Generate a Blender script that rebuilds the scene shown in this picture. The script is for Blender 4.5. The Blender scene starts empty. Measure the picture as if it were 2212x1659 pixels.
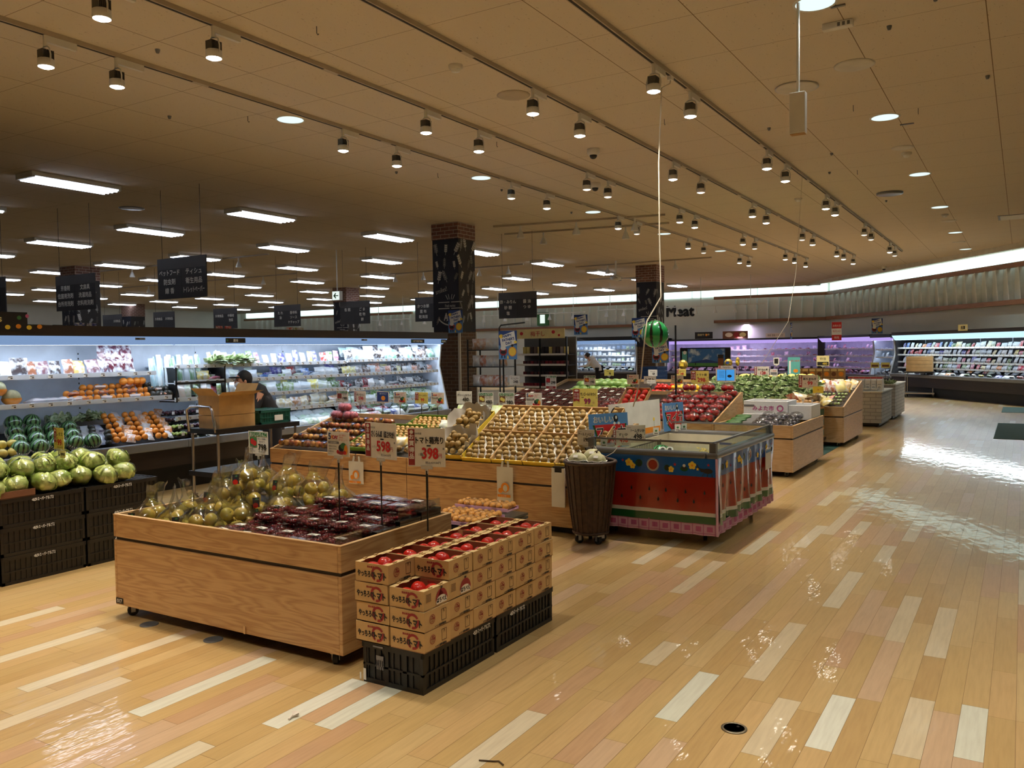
import bpy, math, random
from mathutils import Vector, Matrix
PI = math.pi
R = random.Random(11)
scene = bpy.context.scene
COL = scene.collection

# ------------------------------------------------------------------ camera, world, exposure
CAM_H = 1.55
PITCH, ROLL, YAW, FPX = 0.0403649556, -0.013496124, 0.548636582, 1806.25
_f0 = Vector((math.cos(YAW), math.sin(YAW), 0)); _r0 = Vector((math.sin(YAW), -math.cos(YAW), 0)); _u = Vector((0, 0, 1))
_fw = _f0 * math.cos(PITCH) - _u * math.sin(PITCH); _u1 = _u * math.cos(PITCH) + _f0 * math.sin(PITCH)
_rt = _r0 * math.cos(ROLL) + _u1 * math.sin(ROLL); _up = _u1 * math.cos(ROLL) - _r0 * math.sin(ROLL)
cam_data = bpy.data.cameras.new('camera'); cam_data.sensor_width = 36; cam_data.sensor_fit = 'HORIZONTAL'
cam_data.lens = 36 * FPX / 2212; cam_data.clip_start = 0.05; cam_data.clip_end = 200
cam = bpy.data.objects.new('camera', cam_data); COL.objects.link(cam)
cam.matrix_world = Matrix(((_rt.x, _up.x, -_fw.x, 0), (_rt.y, _up.y, -_fw.y, 0), (_rt.z, _up.z, -_fw.z, CAM_H), (0, 0, 0, 1)))
scene.camera = cam
world = bpy.data.worlds.new('world'); scene.world = world; world.use_nodes = True
world.node_tree.nodes['Background'].inputs[0].default_value = (0.5, 0.52, 0.55, 1)
world.node_tree.nodes['Background'].inputs[1].default_value = 0.02
vs = scene.view_settings
vs.view_transform = 'Standard'; vs.look = 'None'; vs.gamma = 1.0; vs.use_curve_mapping = False
vs.exposure = 0.0
cy = scene.cycles
cy.max_bounces = 7; cy.diffuse_bounces = 3; cy.glossy_bounces = 3; cy.transmission_bounces = 4; cy.transparent_max_bounces = 10
cy.caustics_reflective = False; cy.caustics_refractive = False; cy.sample_clamp_indirect = 4.0
cy.use_denoising = True; cy.use_adaptive_sampling = True; cy.adaptive_threshold = 0.02
E_SPOT, E_TUBE, E_DOWN, E_CASE, E_MEAT, E_PANEL = 165.0, 9.0, 70.0, 9.0, 6.0, 2.4
HC = 4.0                                       # ceiling height

# ------------------------------------------------------------------ helpers
def srgb(c):
    o = []
    for v in c[:3]:
        v = v / 255.0
        o.append(v / 12.92 if v <= 0.04045 else ((v + 0.055) / 1.055) ** 2.4)
    return tuple(o) + (1.0,)

ORD = 'first second third fourth fifth sixth seventh eighth ninth tenth eleventh twelfth thirteenth fourteenth fifteenth sixteenth seventeenth eighteenth nineteenth twentieth'.split()
def ordn(i):
    if i < 20: return ORD[i]
    t = {2: 'twenty', 3: 'thirty', 4: 'forty', 5: 'fifty', 6: 'sixty', 7: 'seventy'}[(i + 1) // 10]
    k = (i + 1) % 10
    return (t + '-' + ORD[k - 1]) if k else {20: 'twentieth', 30: 'thirtieth', 40: 'fortieth', 50: 'fiftieth', 60: 'sixtieth'}[i + 1]

_txt = {}
def text_geo(s):
    if s not in _txt:
        cu = bpy.data.curves.new('lettering_source', 'FONT'); cu.body = s; cu.size = 1.0; cu.resolution_u = 2
        ob = bpy.data.objects.new('lettering_source', cu); COL.objects.link(ob)
        bpy.context.view_layer.update()
        dg = bpy.context.evaluated_depsgraph_get()
        me = bpy.data.meshes.new_from_object(ob.evaluated_get(dg))
        vv = [(v.co.x, v.co.y) for v in me.vertices]; ff = [tuple(p.vertices) for p in me.polygons]
        bpy.data.objects.remove(ob); bpy.data.curves.remove(cu); bpy.data.meshes.remove(me)
        if vv:
            x0 = min(v[0] for v in vv); x1 = max(v[0] for v in vv); y0 = min(v[1] for v in vv); y1 = max(v[1] for v in vv)
        else: x0 = x1 = y0 = y1 = 0
        _txt[s] = (vv, ff, x0, x1, y0, y1)
    return _txt[s]

class MB:
    """collects shapes for ONE mesh; M places what is added next"""
    def __init__(s): s.v = []; s.f = []; s.mi = []; s.sm = []; s.M = None
    def add(s, vs, fs, mi=0, smooth=False):
        b = len(s.v)
        if s.M is not None: vs = [tuple(s.M @ Vector(p)) for p in vs]
        s.v.extend(vs)
        for f in fs: s.f.append(tuple(i + b for i in f)); s.mi.append(mi); s.sm.append(smooth)
        return s
    def box(s, x0, y0, z0, x1, y1, z1, mi=0):
        v = [(x0,y0,z0),(x1,y0,z0),(x1,y1,z0),(x0,y1,z0),(x0,y0,z1),(x1,y0,z1),(x1,y1,z1),(x0,y1,z1)]
        return s.add(v, [(0,3,2,1),(4,5,6,7),(0,1,5,4),(1,2,6,5),(2,3,7,6),(3,0,4,7)], mi)
    def quad(s, a, b, c, d, mi=0): return s.add([a, b, c, d], [(0,1,2,3)], mi)
    def poly(s, pts, mi=0): return s.add(pts, [tuple(range(len(pts)))], mi)
    def prism(s, pts, a, b, axis='z', mi=0):
        n = len(pts)
        if axis == 'z': f = lambda p, t: (p[0], p[1], t)
        elif axis == 'y': f = lambda p, t: (p[0], t, p[1])
        else: f = lambda p, t: (t, p[0], p[1])
        v = [f(p, a) for p in pts] + [f(p, b) for p in pts]
        fs = [tuple(range(n))[::-1], tuple(range(n, 2*n))] + [(i, (i+1) % n, n + (i+1) % n, n + i) for i in range(n)]
        return s.add(v, fs, mi)
    def cyl(s, p0, p1, r0, r1=None, n=12, mi=0, caps=True):
        r1 = r0 if r1 is None else r1
        p0 = Vector(p0); p1 = Vector(p1); d = (p1 - p0).normalized()
        a = d.cross(Vector((0,0,1)) if abs(d.z) < .9 else Vector((1,0,0))).normalized(); b = d.cross(a)
        v = []
        for p, r in ((p0, r0), (p1, r1)):
            for i in range(n):
                t = 2*PI*i/n; v.append(tuple(p + (a*math.cos(t) + b*math.sin(t))*r))
        s.add(v, [(i, (i+1) % n, n+(i+1) % n, n+i) for i in range(n)], mi, True)
        if caps: s.add(v, [tuple(range(n))[::-1], tuple(range(n, 2*n))], mi)
        return s
    def tube(s, pts, r, n=8, mi=0, closed=False):
        pts = [Vector(p) for p in pts]; v = []; m = len(pts)
        ref = None
        for i, p in enumerate(pts):
            if closed: d = (pts[(i+1) % m] - pts[i-1]).normalized()
            else: d = (pts[min(i+1, m-1)] - pts[max(i-1, 0)]).normalized()
            if ref is None: ref = d.cross(Vector((0,0,1)) if abs(d.z) < .9 else Vector((1,0,0))).normalized()
            ref = (ref - d*ref.dot(d)).normalized(); b = d.cross(ref)
            rr = r[i] if isinstance(r, (list, tuple)) else r
            for k in range(n):
                t = 2*PI*k/n; v.append(tuple(p + (ref*math.cos(t) + b*math.sin(t))*rr))
        fs = []
        for i in range(m if closed else m-1):
            j = (i+1) % m
            for k in range(n): fs.append((i*n+k, i*n+(k+1) % n, j*n+(k+1) % n, j*n+k))
        s.add(v, fs, mi, True)
        if not closed: s.add(v, [tuple(range(n))[::-1], tuple(range((m-1)*n, m*n))], mi)
        return s
    def lathe(s, prof, n=16, c=(0,0,0), mi=0, smooth=True):
        v = []; fs = []
        for r, z in prof:
            for k in range(n):
                t = 2*PI*k/n; v.append((c[0]+r*math.cos(t), c[1]+r*math.sin(t), c[2]+z))
        for i in range(len(prof)-1):
            for k in range(n): fs.append((i*n+k, i*n+(k+1) % n, (i+1)*n+(k+1) % n, (i+1)*n+k))
        s.add(v, fs, mi, smooth)
        if prof[0][0] > 1e-6: s.add([v[k] for k in range(n)], [tuple(range(n))[::-1]], mi)
        if prof[-1][0] > 1e-6: s.add(v[-n:], [tuple(range(n))], mi)
        return s
    def sph(s, c, rx, ry=None, rz=None, nu=14, nv=9, mi=0, fn=None):
        ry = rx if ry is None else ry; rz = rx if rz is None else rz
        v = [(c[0], c[1], c[2]-rz)]
        for j in range(1, nv):
            ph = -PI/2 + PI*j/nv
            for i in range(nu):
                t = 2*PI*i/nu; x, y, z = math.cos(ph)*math.cos(t), math.cos(ph)*math.sin(t), math.sin(ph)
                k = fn(x, y, z) if fn else 1.0
                v.append((c[0]+x*rx*k, c[1]+y*ry*k, c[2]+z*rz*k))
        v.append((c[0], c[1], c[2]+rz)); L = len(v)-1
        fs = [(0, 1+(i+1) % nu, 1+i) for i in range(nu)]
        for j in range(nv-2):
            for i in range(nu):
                a = 1+j*nu; fs.append((a+i, a+(i+1) % nu, a+nu+(i+1) % nu, a+nu+i))
        a = 1+(nv-2)*nu
        fs += [(a+i, a+(i+1) % nu, L) for i in range(nu)]
        return s.add(v, fs, mi, True)
    def disc(s, c, r, n=20, mi=0, ry=None):          # in the local xy plane
        ry = r if ry is None else ry
        return s.add([(c[0]+r*math.cos(2*PI*i/n), c[1]+ry*math.sin(2*PI*i/n), c[2]) for i in range(n)], [tuple(range(n))], mi)
    def ring(s, c, r0, r1, n=28, mi=0, a0=0, a1=2*PI):
        v = []; fs = []
        for i in range(n+1):
            t = a0+(a1-a0)*i/n
            v += [(c[0]+r0*math.cos(t), c[1]+r0*math.sin(t), c[2]), (c[0]+r1*math.cos(t), c[1]+r1*math.sin(t), c[2])]
        for i in range(n): fs.append((2*i, 2*i+1, 2*i+3, 2*i+2))
        return s.add(v, fs, mi)
    def text(s, t, x, y, size, mi=0, wmax=None, z=0.0, al='c', rot=0.0, bold=0.0):
        """lettering in the local xy plane; y is the baseline centre line"""
        vv, ff, x0, x1, y0, y1 = text_geo(t)
        if not vv: return s
        w = (x1-x0)*size; k = 1.0 if not wmax or w <= wmax else wmax/w
        xm = {'c': (x0+x1)/2, 'l': x0, 'r': x1}[al]; ym = (y0+y1)/2
        cr, sr = math.cos(rot), math.sin(rot)
        offs = [(0, 0)] if not bold else [(-bold, 0), (bold, 0), (0, bold), (0, -bold)]
        for n, (ox, oy) in enumerate(offs):
            P = []
            for a, b in vv:
                px, py = (a-xm)*size*k+ox, (b-ym)*size+oy
                P.append((x+px*cr-py*sr, y+px*sr+py*cr, z+n*0.00004))
            s.add(P, ff, mi)
        return s
    def mesh(s, name, mats):
        me = bpy.data.meshes.new(name); me.from_pydata(s.v, [], s.f)
        for m in (mats if isinstance(mats, (list, tuple)) else [mats]): me.materials.append(m)
        me.polygons.foreach_set('material_index', s.mi); me.polygons.foreach_set('use_smooth', s.sm)
        me.update(); return me
    def build(s, name, mats, parent=None, loc=None, bevel=0, fixn=False):
        me = s.mesh(name, mats); o = bpy.data.objects.new(name, me); COL.objects.link(o)
        if parent is not None: o.parent = parent
        if loc is not None: o.location = loc
        if bevel:
            b = o.modifiers.new('edge', 'BEVEL'); b.width = bevel; b.segments = 2; b.limit_method = 'ANGLE'
        return o

def place(name, me, parent=None, loc=(0,0,0), rot=(0,0,0), scale=None, color=None):
    o = bpy.data.objects.new(name, me); COL.objects.link(o)
    if parent is not None: o.parent = parent
    o.location = loc; o.rotation_euler = rot
    if scale is not None: o.scale = scale if isinstance(scale, (tuple, list)) else (scale,)*3
    if color is not None: o.color = tuple(color[:3]) + (1.0,)
    return o
def tag(o, label, cat, group=None):
    o['label'] = label; o['category'] = cat
    if group: o['group'] = group
    return o
def thing(name, label, cat, loc=(0,0,0), rotz=0.0, group=None, rot=None):
    o = bpy.data.objects.new(name, None); COL.objects.link(o); o.empty_display_size = .05
    o.location = loc; o.rotation_euler = rot if rot else (0, 0, rotz)
    return tag(o, label, cat, group)
def struct(name, mb, mats, parent=None):
    o = mb.build(name, mats, parent)
    if parent is None: o['kind'] = 'structure'
    return o
_kids = {}
def copy_thing(root, loc, rotz=None, label=None, group=None, rot=None, scale=None):
    """a copy of a thing, of its parts and of their sub-parts; mesh data is shared"""
    r = root.copy(); COL.objects.link(r); r.location = loc
    if rotz is not None: r.rotation_euler = (0, 0, rotz)
    if rot is not None: r.rotation_euler = rot
    if scale is not None: r.scale = (scale,)*3
    if label: r['label'] = label
    if group: r['group'] = group
    if root.name not in _kids:
        _kids[root.name] = [(c, list(c.children)) for c in root.children]
    for ch, subs in _kids[root.name]:
        c = ch.copy(); COL.objects.link(c); c.parent = r
        for g in subs:
            d = g.copy(); COL.objects.link(d); d.parent = c
    return r
def light(kind, name, parent, loc, energy, color, size=.1, rot=(0,0,0), spot=None, blend=.4, size_y=None):
    l = bpy.data.lights.new(name, kind); l.energy = energy; l.color = color[:3]
    if kind == 'AREA':
        l.shape = 'RECTANGLE' if size_y else 'DISK'; l.size = size
        if size_y: l.size_y = size_y
    else: l.shadow_soft_size = size
    if spot: l.spot_size = spot; l.spot_blend = blend
    o = bpy.data.objects.new(name, l); COL.objects.link(o)
    if parent is not None: o.parent = parent
    o.location = loc; o.rotation_euler = rot
    return o
def face_m(c, yaw=0.0, pitch=0.0):
    """local x right, y up, z towards the viewer; yaw 0 faces the -X side, +90 degrees faces -Y"""
    base = Matrix(((0, 0, -1), (-1, 0, 0), (0, 1, 0))).to_4x4()
    return Matrix.Translation(c) @ Matrix.Rotation(yaw, 4, 'Z') @ base @ Matrix.Rotation(pitch, 4, 'X')

# ------------------------------------------------------------------ materials (all procedural)
M = {}
def nt(name):
    m = bpy.data.materials.new(name); m.use_nodes = True; t = m.node_tree
    b = t.nodes['Principled BSDF']; M[name] = m
    return m, t, b
def nd(t, typ, **kw):
    n = t.nodes.new(typ)
    for k, v in kw.items(): setattr(n, k, v)
    return n
def mat(name, rgb, rough=.5, metal=0.0, noise=None, coat=0.0, spec=.5, emit=0.0, ecol=None, stretch=None, bump=0.0, alt=None, sss=0.0):
    m, t, b = nt(name); c = srgb(rgb); L = t.links
    b.inputs['Base Color'].default_value = c; b.inputs['Roughness'].default_value = rough; b.inputs['Metallic'].default_value = metal
    b.inputs['Specular IOR Level'].default_value = spec
    if coat: b.inputs['Coat Weight'].default_value = coat; b.inputs['Coat Roughness'].default_value = .08
    if emit:
        b.inputs['Emission Color'].default_value = srgb(ecol) if ecol else c; b.inputs['Emission Strength'].default_value = emit
    if noise is None: noise = (6.0, .06)
    tc = nd(t, 'ShaderNodeTexCoord'); nz = nd(t, 'ShaderNodeTexNoise'); nz.inputs['Scale'].default_value = noise[0]; nz.inputs['Detail'].default_value = 3
    mp = nd(t, 'ShaderNodeMapping'); mp.inputs['Scale'].default_value = stretch or (1, 1, 1)
    L.new(tc.outputs['Object'], mp.inputs['Vector']); L.new(mp.outputs['Vector'], nz.inputs['Vector'])
    rp = nd(t, 'ShaderNodeValToRGB'); L.new(nz.outputs['Fac'], rp.inputs['Fac'])
    a = noise[1]
    if alt: lo, hi = srgb(alt), c
    else: lo = tuple(v*(1-a) for v in c[:3]) + (1,); hi = tuple(min(1, v*(1+a)) for v in c[:3]) + (1,)
    rp.color_ramp.elements[0].position = .35; rp.color_ramp.elements[1].position = .65
    rp.color_ramp.elements[0].color = lo; rp.color_ramp.elements[1].color = hi
    L.new(rp.outputs['Color'], b.inputs['Base Color'])
    if bump:
        bp = nd(t, 'ShaderNodeBump'); bp.inputs['Strength'].default_value = bump; bp.inputs['Distance'].default_value = .01
        L.new(nz.outputs['Fac'], bp.inputs['Height']); L.new(bp.outputs['Normal'], b.inputs['Normal'])
    return m
def emis(name, rgb, strength):
    m, t, b = nt(name); t.nodes.remove(b); e = nd(t, 'ShaderNodeEmission')
    e.inputs['Color'].default_value = srgb(rgb); e.inputs['Strength'].default_value = strength
    t.links.new(e.outputs[0], t.nodes['Material Output'].inputs['Surface']); m.cycles.emission_sampling = 'AUTO'
    return m
# plain surfaces
mat('ceil_bracket', (205,200,190), .5); mat('white_paint', (228,228,224), .55); mat('wall_white', (226,228,222), .75, noise=(1.2, .03))
mat('rail_wood', (142,98,68), .45, noise=(3, .18), stretch=(1, 1, 12)); mat('fin_white', (232,233,228), .6)
mat('black_plastic', (17,16,16), .42, noise=(20, .3)); mat('black_metal', (14,14,15), .35); mat('dark_brown', (38,26,20), .5, noise=(2, .15), stretch=(1, 1, 20))
mat('toe_black', (9,9,9), .6); mat('case_white', (214,222,232), .4); mat('case_dark', (30,28,30), .5); mat('rail_grey', (120,124,132), .35, coat=.2)
mat('steel', (172,172,174), .28, metal=1.0); mat('chrome', (205,205,208), .15, metal=1.0); mat('gunmetal', (98,98,100), .35, coat=.3); mat('lamp_fin', (82,82,80), .45, metal=.6)
mat('lamp_white', (222,220,214), .4); mat('track', (178,166,148), .5); mat('slot', (30,24,18), .7)
mat('paper', (236,232,224), .6); mat('paper_warm', (232,220,205), .6); mat('paper_yellow', (232,214,110), .6); mat('cream', (240,225,160), .6); mat('ink', (24,22,24), .6)
mat('red_ink', (196,34,42), .55); mat('purple_ink', (150,40,90), .55); mat('maroon', (150,40,44), .6); mat('blue_ink', (30,62,130), .55); mat('green_ink', (60,120,70), .55); mat('orange_ink', (238,150,40), .55); mat('yellow_ink', (248,214,70), .5)
mat('white_ink', (240,240,236), .5); mat('grey_ink', (120,118,120), .6); mat('sky_ink', (84,138,200), .45); mat('brown_ink', (110,66,40), .6); mat('teal_ink', (90,170,170), .5)
mat('card', (196,160,108), .75, noise=(9, .08)); mat('card_in', (150,100,66), .8, noise=(6, .1)); mat('card_light', (226,194,136), .7); mat('kraft_dim', (176,140,92), .8, noise=(5, .1)); mat('card_dark', (104,66,42), .8)
mat('sign_grey', (62,62,66), .5); mat('sign_head', (84,84,88), .5); mat('rubber', (16,16,17), .55); mat('plug', (200,196,188), .5)
mat('foam', (240,240,242), .6, noise=(60, .03)); mat('net_white', (226,226,222), .5); mat('cord', (206,196,178), .6)
mat('skin', (206,150,122), .55, noise=(8, .05)); mat('mask', (222,222,226), .7); mat('navy', (20,21,30), .8, noise=(14, .2)); mat('black_cloth', (16,16,18), .85); mat('white_cloth', (226,222,216), .8); mat('red_cloth', (170,24,32), .75); mat('hair', (24,18,16), .5); mat('trouser', (30,30,36), .85)
mat('crate_green', (22,84,72), .45); mat('crate_blue', (36,78,140), .45); mat('mat_green', (26,66,58), .85, noise=(40, .15)); mat('disc_steel', (150,140,120), .35, metal=.85)
mat('wicker', (62,42,30), .55, noise=(30, .3), bump=.3); mat('pink_check', (226,178,206), .6); mat('pink_dark', (186,92,146), .6); mat('fz_blue', (24,88,168), .22, coat=.5); mat('fz_red', (150,36,22), .2, coat=.6, noise=(3, .1)); mat('fz_green', (34,86,44), .25, coat=.5); mat('fz_white', (226,222,214), .25, coat=.5); mat('fz_in', (216,208,186), .45)
mat('screen_frame', (220,214,206), .4); mat('gold', (214,186,96), .22, metal=.8); mat('tray_black', (20,19,20), .25, coat=.4); mat('green_card', (96,138,44), .6)
# produce
mat('apple', (196,192,82), .28, noise=(9, .1), alt=(214,178,78), coat=.35); mat('stem', (84,62,38), .7); mat('lettuce', (206,214,132), .38, noise=(16, .2), alt=(140,170,70), bump=.7, coat=.5)
mat('cherry', (128,14,24), .16, coat=.8, noise=(30, .25), alt=(70,6,20)); mat('tomato', (206,44,34), .16, coat=.7, noise=(4, .08)); mat('tomato_dark', (178,26,30), .15, coat=.9, noise=(5, .1)); mat('kiwi', (150,120,62), .62, noise=(28, .14)); mat('kiwi_gold', (176,138,78), .55, noise=(26, .12)); mat('calyx', (60,90,36), .7)
mat('peach', (212,160,84), .25, noise=(10, .3), alt=(140,34,36), coat=.6); mat('orange', (236,148,52), .38, noise=(18, .08), bump=.15); mat('loquat', (236,170,84), .4); mat('melon', (186,182,142), .6, noise=(26, .12), bump=.4); mat('pear', (206,184,90), .4, noise=(20, .1)); mat('grape', (66,18,38), .3, coat=.4); mat('grape_green', (150,170,80), .3, coat=.3)
mat('leaf', (70,120,48), .45, noise=(12, .3), alt=(34,72,30)); mat('leaf_pale', (206,216,178), .4, noise=(18, .3), alt=(96,128,70), coat=.5); mat('cabbage', (160,186,106), .42, noise=(10, .25), alt=(112,150,72), coat=.4); mat('avocado', (40,40,32), .5, bump=.3); mat('eggplant', (44,32,62), .2, coat=.7, noise=(40, .6), alt=(150,146,160)); mat('onion', (206,160,98), .35, noise=(10, .15)); mat('pepper_yellow', (236,178,40), .2, coat=.6); mat('pepper_red', (196,34,28), .2, coat=.6); mat('net_pink', (226,112,132), .5, noise=(30, .2)); mat('banana', (226,204,110), .5); mat('greens', (106,150,70), .4, noise=(14, .35), alt=(196,206,150), coat=.4)
mat('meat', (190,60,66), .35, noise=(14, .3), alt=(226,150,150), coat=.3); mat('glass_edge', (150,176,168), .1)
# light givers
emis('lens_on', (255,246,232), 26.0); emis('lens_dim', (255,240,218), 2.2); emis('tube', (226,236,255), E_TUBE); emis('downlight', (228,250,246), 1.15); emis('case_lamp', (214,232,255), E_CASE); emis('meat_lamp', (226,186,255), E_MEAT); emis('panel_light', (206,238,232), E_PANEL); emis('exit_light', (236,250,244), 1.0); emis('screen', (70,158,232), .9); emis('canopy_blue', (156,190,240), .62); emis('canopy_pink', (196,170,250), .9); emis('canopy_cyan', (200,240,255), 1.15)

# wood board: oak grain that runs level along the board
def wood(name, base, dark, rough=.42, sc=1.0, vert=False):
    m, t, b = nt(name); L = t.links
    tc = nd(t, 'ShaderNodeTexCoord'); mp = nd(t, 'ShaderNodeMapping'); mp.inputs['Scale'].default_value = (1.1*sc, 1.1*sc, 9*sc)
    oi = nd(t, 'ShaderNodeObjectInfo'); ad = nd(t, 'ShaderNodeVectorMath', operation='ADD'); mu = nd(t, 'ShaderNodeMath', operation='MULTIPLY'); mu.inputs[1].default_value = 37.0
    L.new(oi.outputs['Random'], mu.inputs[0]); L.new(tc.outputs['Object'], ad.inputs[0]); L.new(mu.outputs[0], ad.inputs[1]); L.new(ad.outputs[0], mp.inputs['Vector'])
    n1 = nd(t, 'ShaderNodeTexNoise'); n1.inputs['Scale'].default_value = 1.3; n1.inputs['Detail'].default_value = 2; L.new(mp.outputs[0], n1.inputs['Vector'])
    ml = nd(t, 'ShaderNodeMath', operation='MULTIPLY'); ml.inputs[1].default_value = 9.0; L.new(n1.outputs['Fac'], ml.inputs[0])
    fr = nd(t, 'ShaderNodeMath', operation='PINGPONG'); fr.inputs[1].default_value = .5; L.new(ml.outputs[0], fr.inputs[0])
    mp2 = nd(t, 'ShaderNodeMapping'); mp2.inputs['Scale'].default_value = (2.5*sc, 2.5*sc, 90*sc); L.new(ad.outputs[0], mp2.inputs['Vector'])
    n2 = nd(t, 'ShaderNodeTexNoise'); n2.inputs['Scale'].default_value = 1.6; n2.inputs['Detail'].default_value = 3; L.new(mp2.outputs[0], n2.inputs['Vector'])
    av = nd(t, 'ShaderNodeMath', operation='ADD'); L.new(fr.outputs[0], av.inputs[0]); L.new(n2.outputs['Fac'], av.inputs[1])
    rp = nd(t, 'ShaderNodeValToRGB'); L.new(av.outputs[0], rp.inputs['Fac'])
    rp.color_ramp.elements[0].position = .35; rp.color_ramp.elements[0].color = srgb(dark); rp.color_ramp.elements[1].position = .95; rp.color_ramp.elements[1].color = srgb(base)
    L.new(rp.outputs[0], b.inputs['Base Color']); b.inputs['Roughness'].default_value = rough
wood('oak', (204,166,118), (172,130,86)); wood('oak_edge', (222,184,132), (204,160,108)); wood('oak_dark', (176,132,88), (148,104,66)); wood('oak_pale', (204,176,142), (184,152,116))

# floor planks: tone of each plank comes from the mesh, grain from the object
m, t, b = nt('floor'); L = t.links
at = nd(t, 'ShaderNodeAttribute'); at.attribute_name = 'tone'
tc = nd(t, 'ShaderNodeTexCoord'); mp = nd(t, 'ShaderNodeMapping'); mp.inputs['Scale'].default_value = (2.5, 30, 1); L.new(tc.outputs['Object'], mp.inputs['Vector'])
nz = nd(t, 'ShaderNodeTexNoise'); nz.inputs['Scale'].default_value = 2.0; nz.inputs['Detail'].default_value = 4; L.new(mp.outputs[0], nz.inputs['Vector'])
rp = nd(t, 'ShaderNodeValToRGB'); rp.color_ramp.elements[0].position = .25; rp.color_ramp.elements[1].position = .6
rp.color_ramp.elements[0].color = (.86,.84,.82,1); rp.color_ramp.elements[1].color = (1,1,1,1); L.new(nz.outputs['Fac'], rp.inputs['Fac'])
mx = nd(t, 'ShaderNodeMix', data_type='RGBA', blend_type='MULTIPLY'); mx.inputs[0].default_value = 1.0
L.new(at.outputs['Color'], mx.inputs[6]); L.new(rp.outputs[0], mx.inputs[7]); L.new(mx.outputs[2], b.inputs['Base Color'])
b.inputs['Roughness'].default_value = .3; b.inputs['Coat Weight'].default_value = .55; b.inputs['Coat Roughness'].default_value = .05
mp3 = nd(t, 'ShaderNodeMapping'); mp3.inputs['Scale'].default_value = (1.0, 2.6, 1); L.new(tc.outputs['Object'], mp3.inputs['Vector'])
n3 = nd(t, 'ShaderNodeTexNoise'); n3.inputs['Scale'].default_value = 5.0; n3.inputs['Detail'].default_value = 3; L.new(mp3.outputs[0], n3.inputs['Vector'])
bp = nd(t, 'ShaderNodeBump'); bp.inputs['Strength'].default_value = .22; bp.inputs['Distance'].default_value = .01; L.new(n3.outputs['Fac'], bp.inputs['Height'])
L.new(bp.outputs[0], b.inputs['Coat Normal'])
mat('floor_gap', (120,92,56), .6)

# ceiling boards: joints every 0.91 m and pitted rock wool
m, t, b = nt('ceiling'); L = t.links
tc = nd(t, 'ShaderNodeTexCoord'); sx = nd(t, 'ShaderNodeSeparateXYZ'); L.new(tc.outputs['Object'], sx.inputs[0])
outs = []
for ax, off, pitch in (('X', 4.24, .905), ('Y', 1.17, .923)):
    a1 = nd(t, 'ShaderNodeMath', operation='SUBTRACT'); a1.inputs[1].default_value = off - 100*pitch; L.new(sx.outputs[ax], a1.inputs[0])
    a2 = nd(t, 'ShaderNodeMath', operation='DIVIDE'); a2.inputs[1].default_value = pitch; L.new(a1.outputs[0], a2.inputs[0])
    a3 = nd(t, 'ShaderNodeMath', operation='FRACT'); L.new(a2.outputs[0], a3.inputs[0])
    a4 = nd(t, 'ShaderNodeMath', operation='LESS_THAN'); a4.inputs[1].default_value = .0075 if ax == 'Y' else .005; L.new(a3.outputs[0], a4.inputs[0]); outs.append(a4)
mxn = nd(t, 'ShaderNodeMath', operation='MAXIMUM'); L.new(outs[0].outputs[0], mxn.inputs[0]); L.new(outs[1].outputs[0], mxn.inputs[1])
mpc = nd(t, 'ShaderNodeMapping'); mpc.inputs['Scale'].default_value = (22, 40, 1); L.new(tc.outputs['Object'], mpc.inputs['Vector'])
vz = nd(t, 'ShaderNodeTexNoise'); vz.inputs['Scale'].default_value = 1.6; vz.inputs['Detail'].default_value = 2; L.new(mpc.outputs[0], vz.inputs['Vector'])
lt = nd(t, 'ShaderNodeMath', operation='GREATER_THAN'); lt.inputs[1].default_value = .70; L.new(vz.outputs['Fac'], lt.inputs[0])
sc_ = nd(t, 'ShaderNodeMath', operation='MULTIPLY'); sc_.inputs[1].default_value = .45; L.new(lt.outputs[0], sc_.inputs[0])
fc = nd(t, 'ShaderNodeMath', operation='MAXIMUM'); L.new(mxn.outputs[0], fc.inputs[0]); L.new(sc_.outputs[0], fc.inputs[1])
mc = nd(t, 'ShaderNodeMix', data_type='RGBA'); mc.inputs[6].default_value = srgb((214,204,190)); mc.inputs[7].default_value = srgb((120,102,82))
L.new(fc.outputs[0], mc.inputs[0]); L.new(mc.outputs[2], b.inputs['Base Color']); b.inputs['Roughness'].default_value = .9; b.inputs['Specular IOR Level'].default_value = .1

# brick facing
def brick(name, a, c, mortar, sx_=1.0):
    m, t, b = nt(name); L = t.links
    tc = nd(t, 'ShaderNodeTexCoord'); sp = nd(t, 'ShaderNodeSeparateXYZ'); L.new(tc.outputs['Object'], sp.inputs[0])
    ad = nd(t, 'ShaderNodeMath', operation='ADD'); L.new(sp.outputs['X'], ad.inputs[0]); L.new(sp.outputs['Y'], ad.inputs[1])
    cb = nd(t, 'ShaderNodeCombineXYZ'); L.new(ad.outputs[0], cb.inputs['X']); L.new(sp.outputs['Z'], cb.inputs['Y'])
    br = nd(t, 'ShaderNodeTexBrick'); L.new(cb.outputs[0], br.inputs['Vector'])
    br.inputs['Color1'].default_value = srgb(a); br.inputs['Color2'].default_value = srgb(c); br.inputs['Mortar'].default_value = srgb(mortar)
    br.inputs['Scale'].default_value = 1.0; br.inputs['Mortar Size'].default_value = .006; br.inputs['Brick Width'].default_value = .20*sx_; br.inputs['Row Height'].default_value = .07*sx_
    L.new(br.outputs['Color'], b.inputs['Base Color']); b.inputs['Roughness'].default_value = .75
brick('brick_red', (104,68,58), (128,88,74), (176,166,156)); brick('brick_brown', (74,54,40), (98,72,50), (120,108,92)); brick('brick_grey', (168,166,162), (182,180,176), (136,134,132))
mat('chalk_navy', (26,32,48), .7); mat('chalk_black', (40,37,36), .7); mat('chalk', (196,196,194), .8); mat('chalk_dim', (120,118,112), .8)

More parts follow.
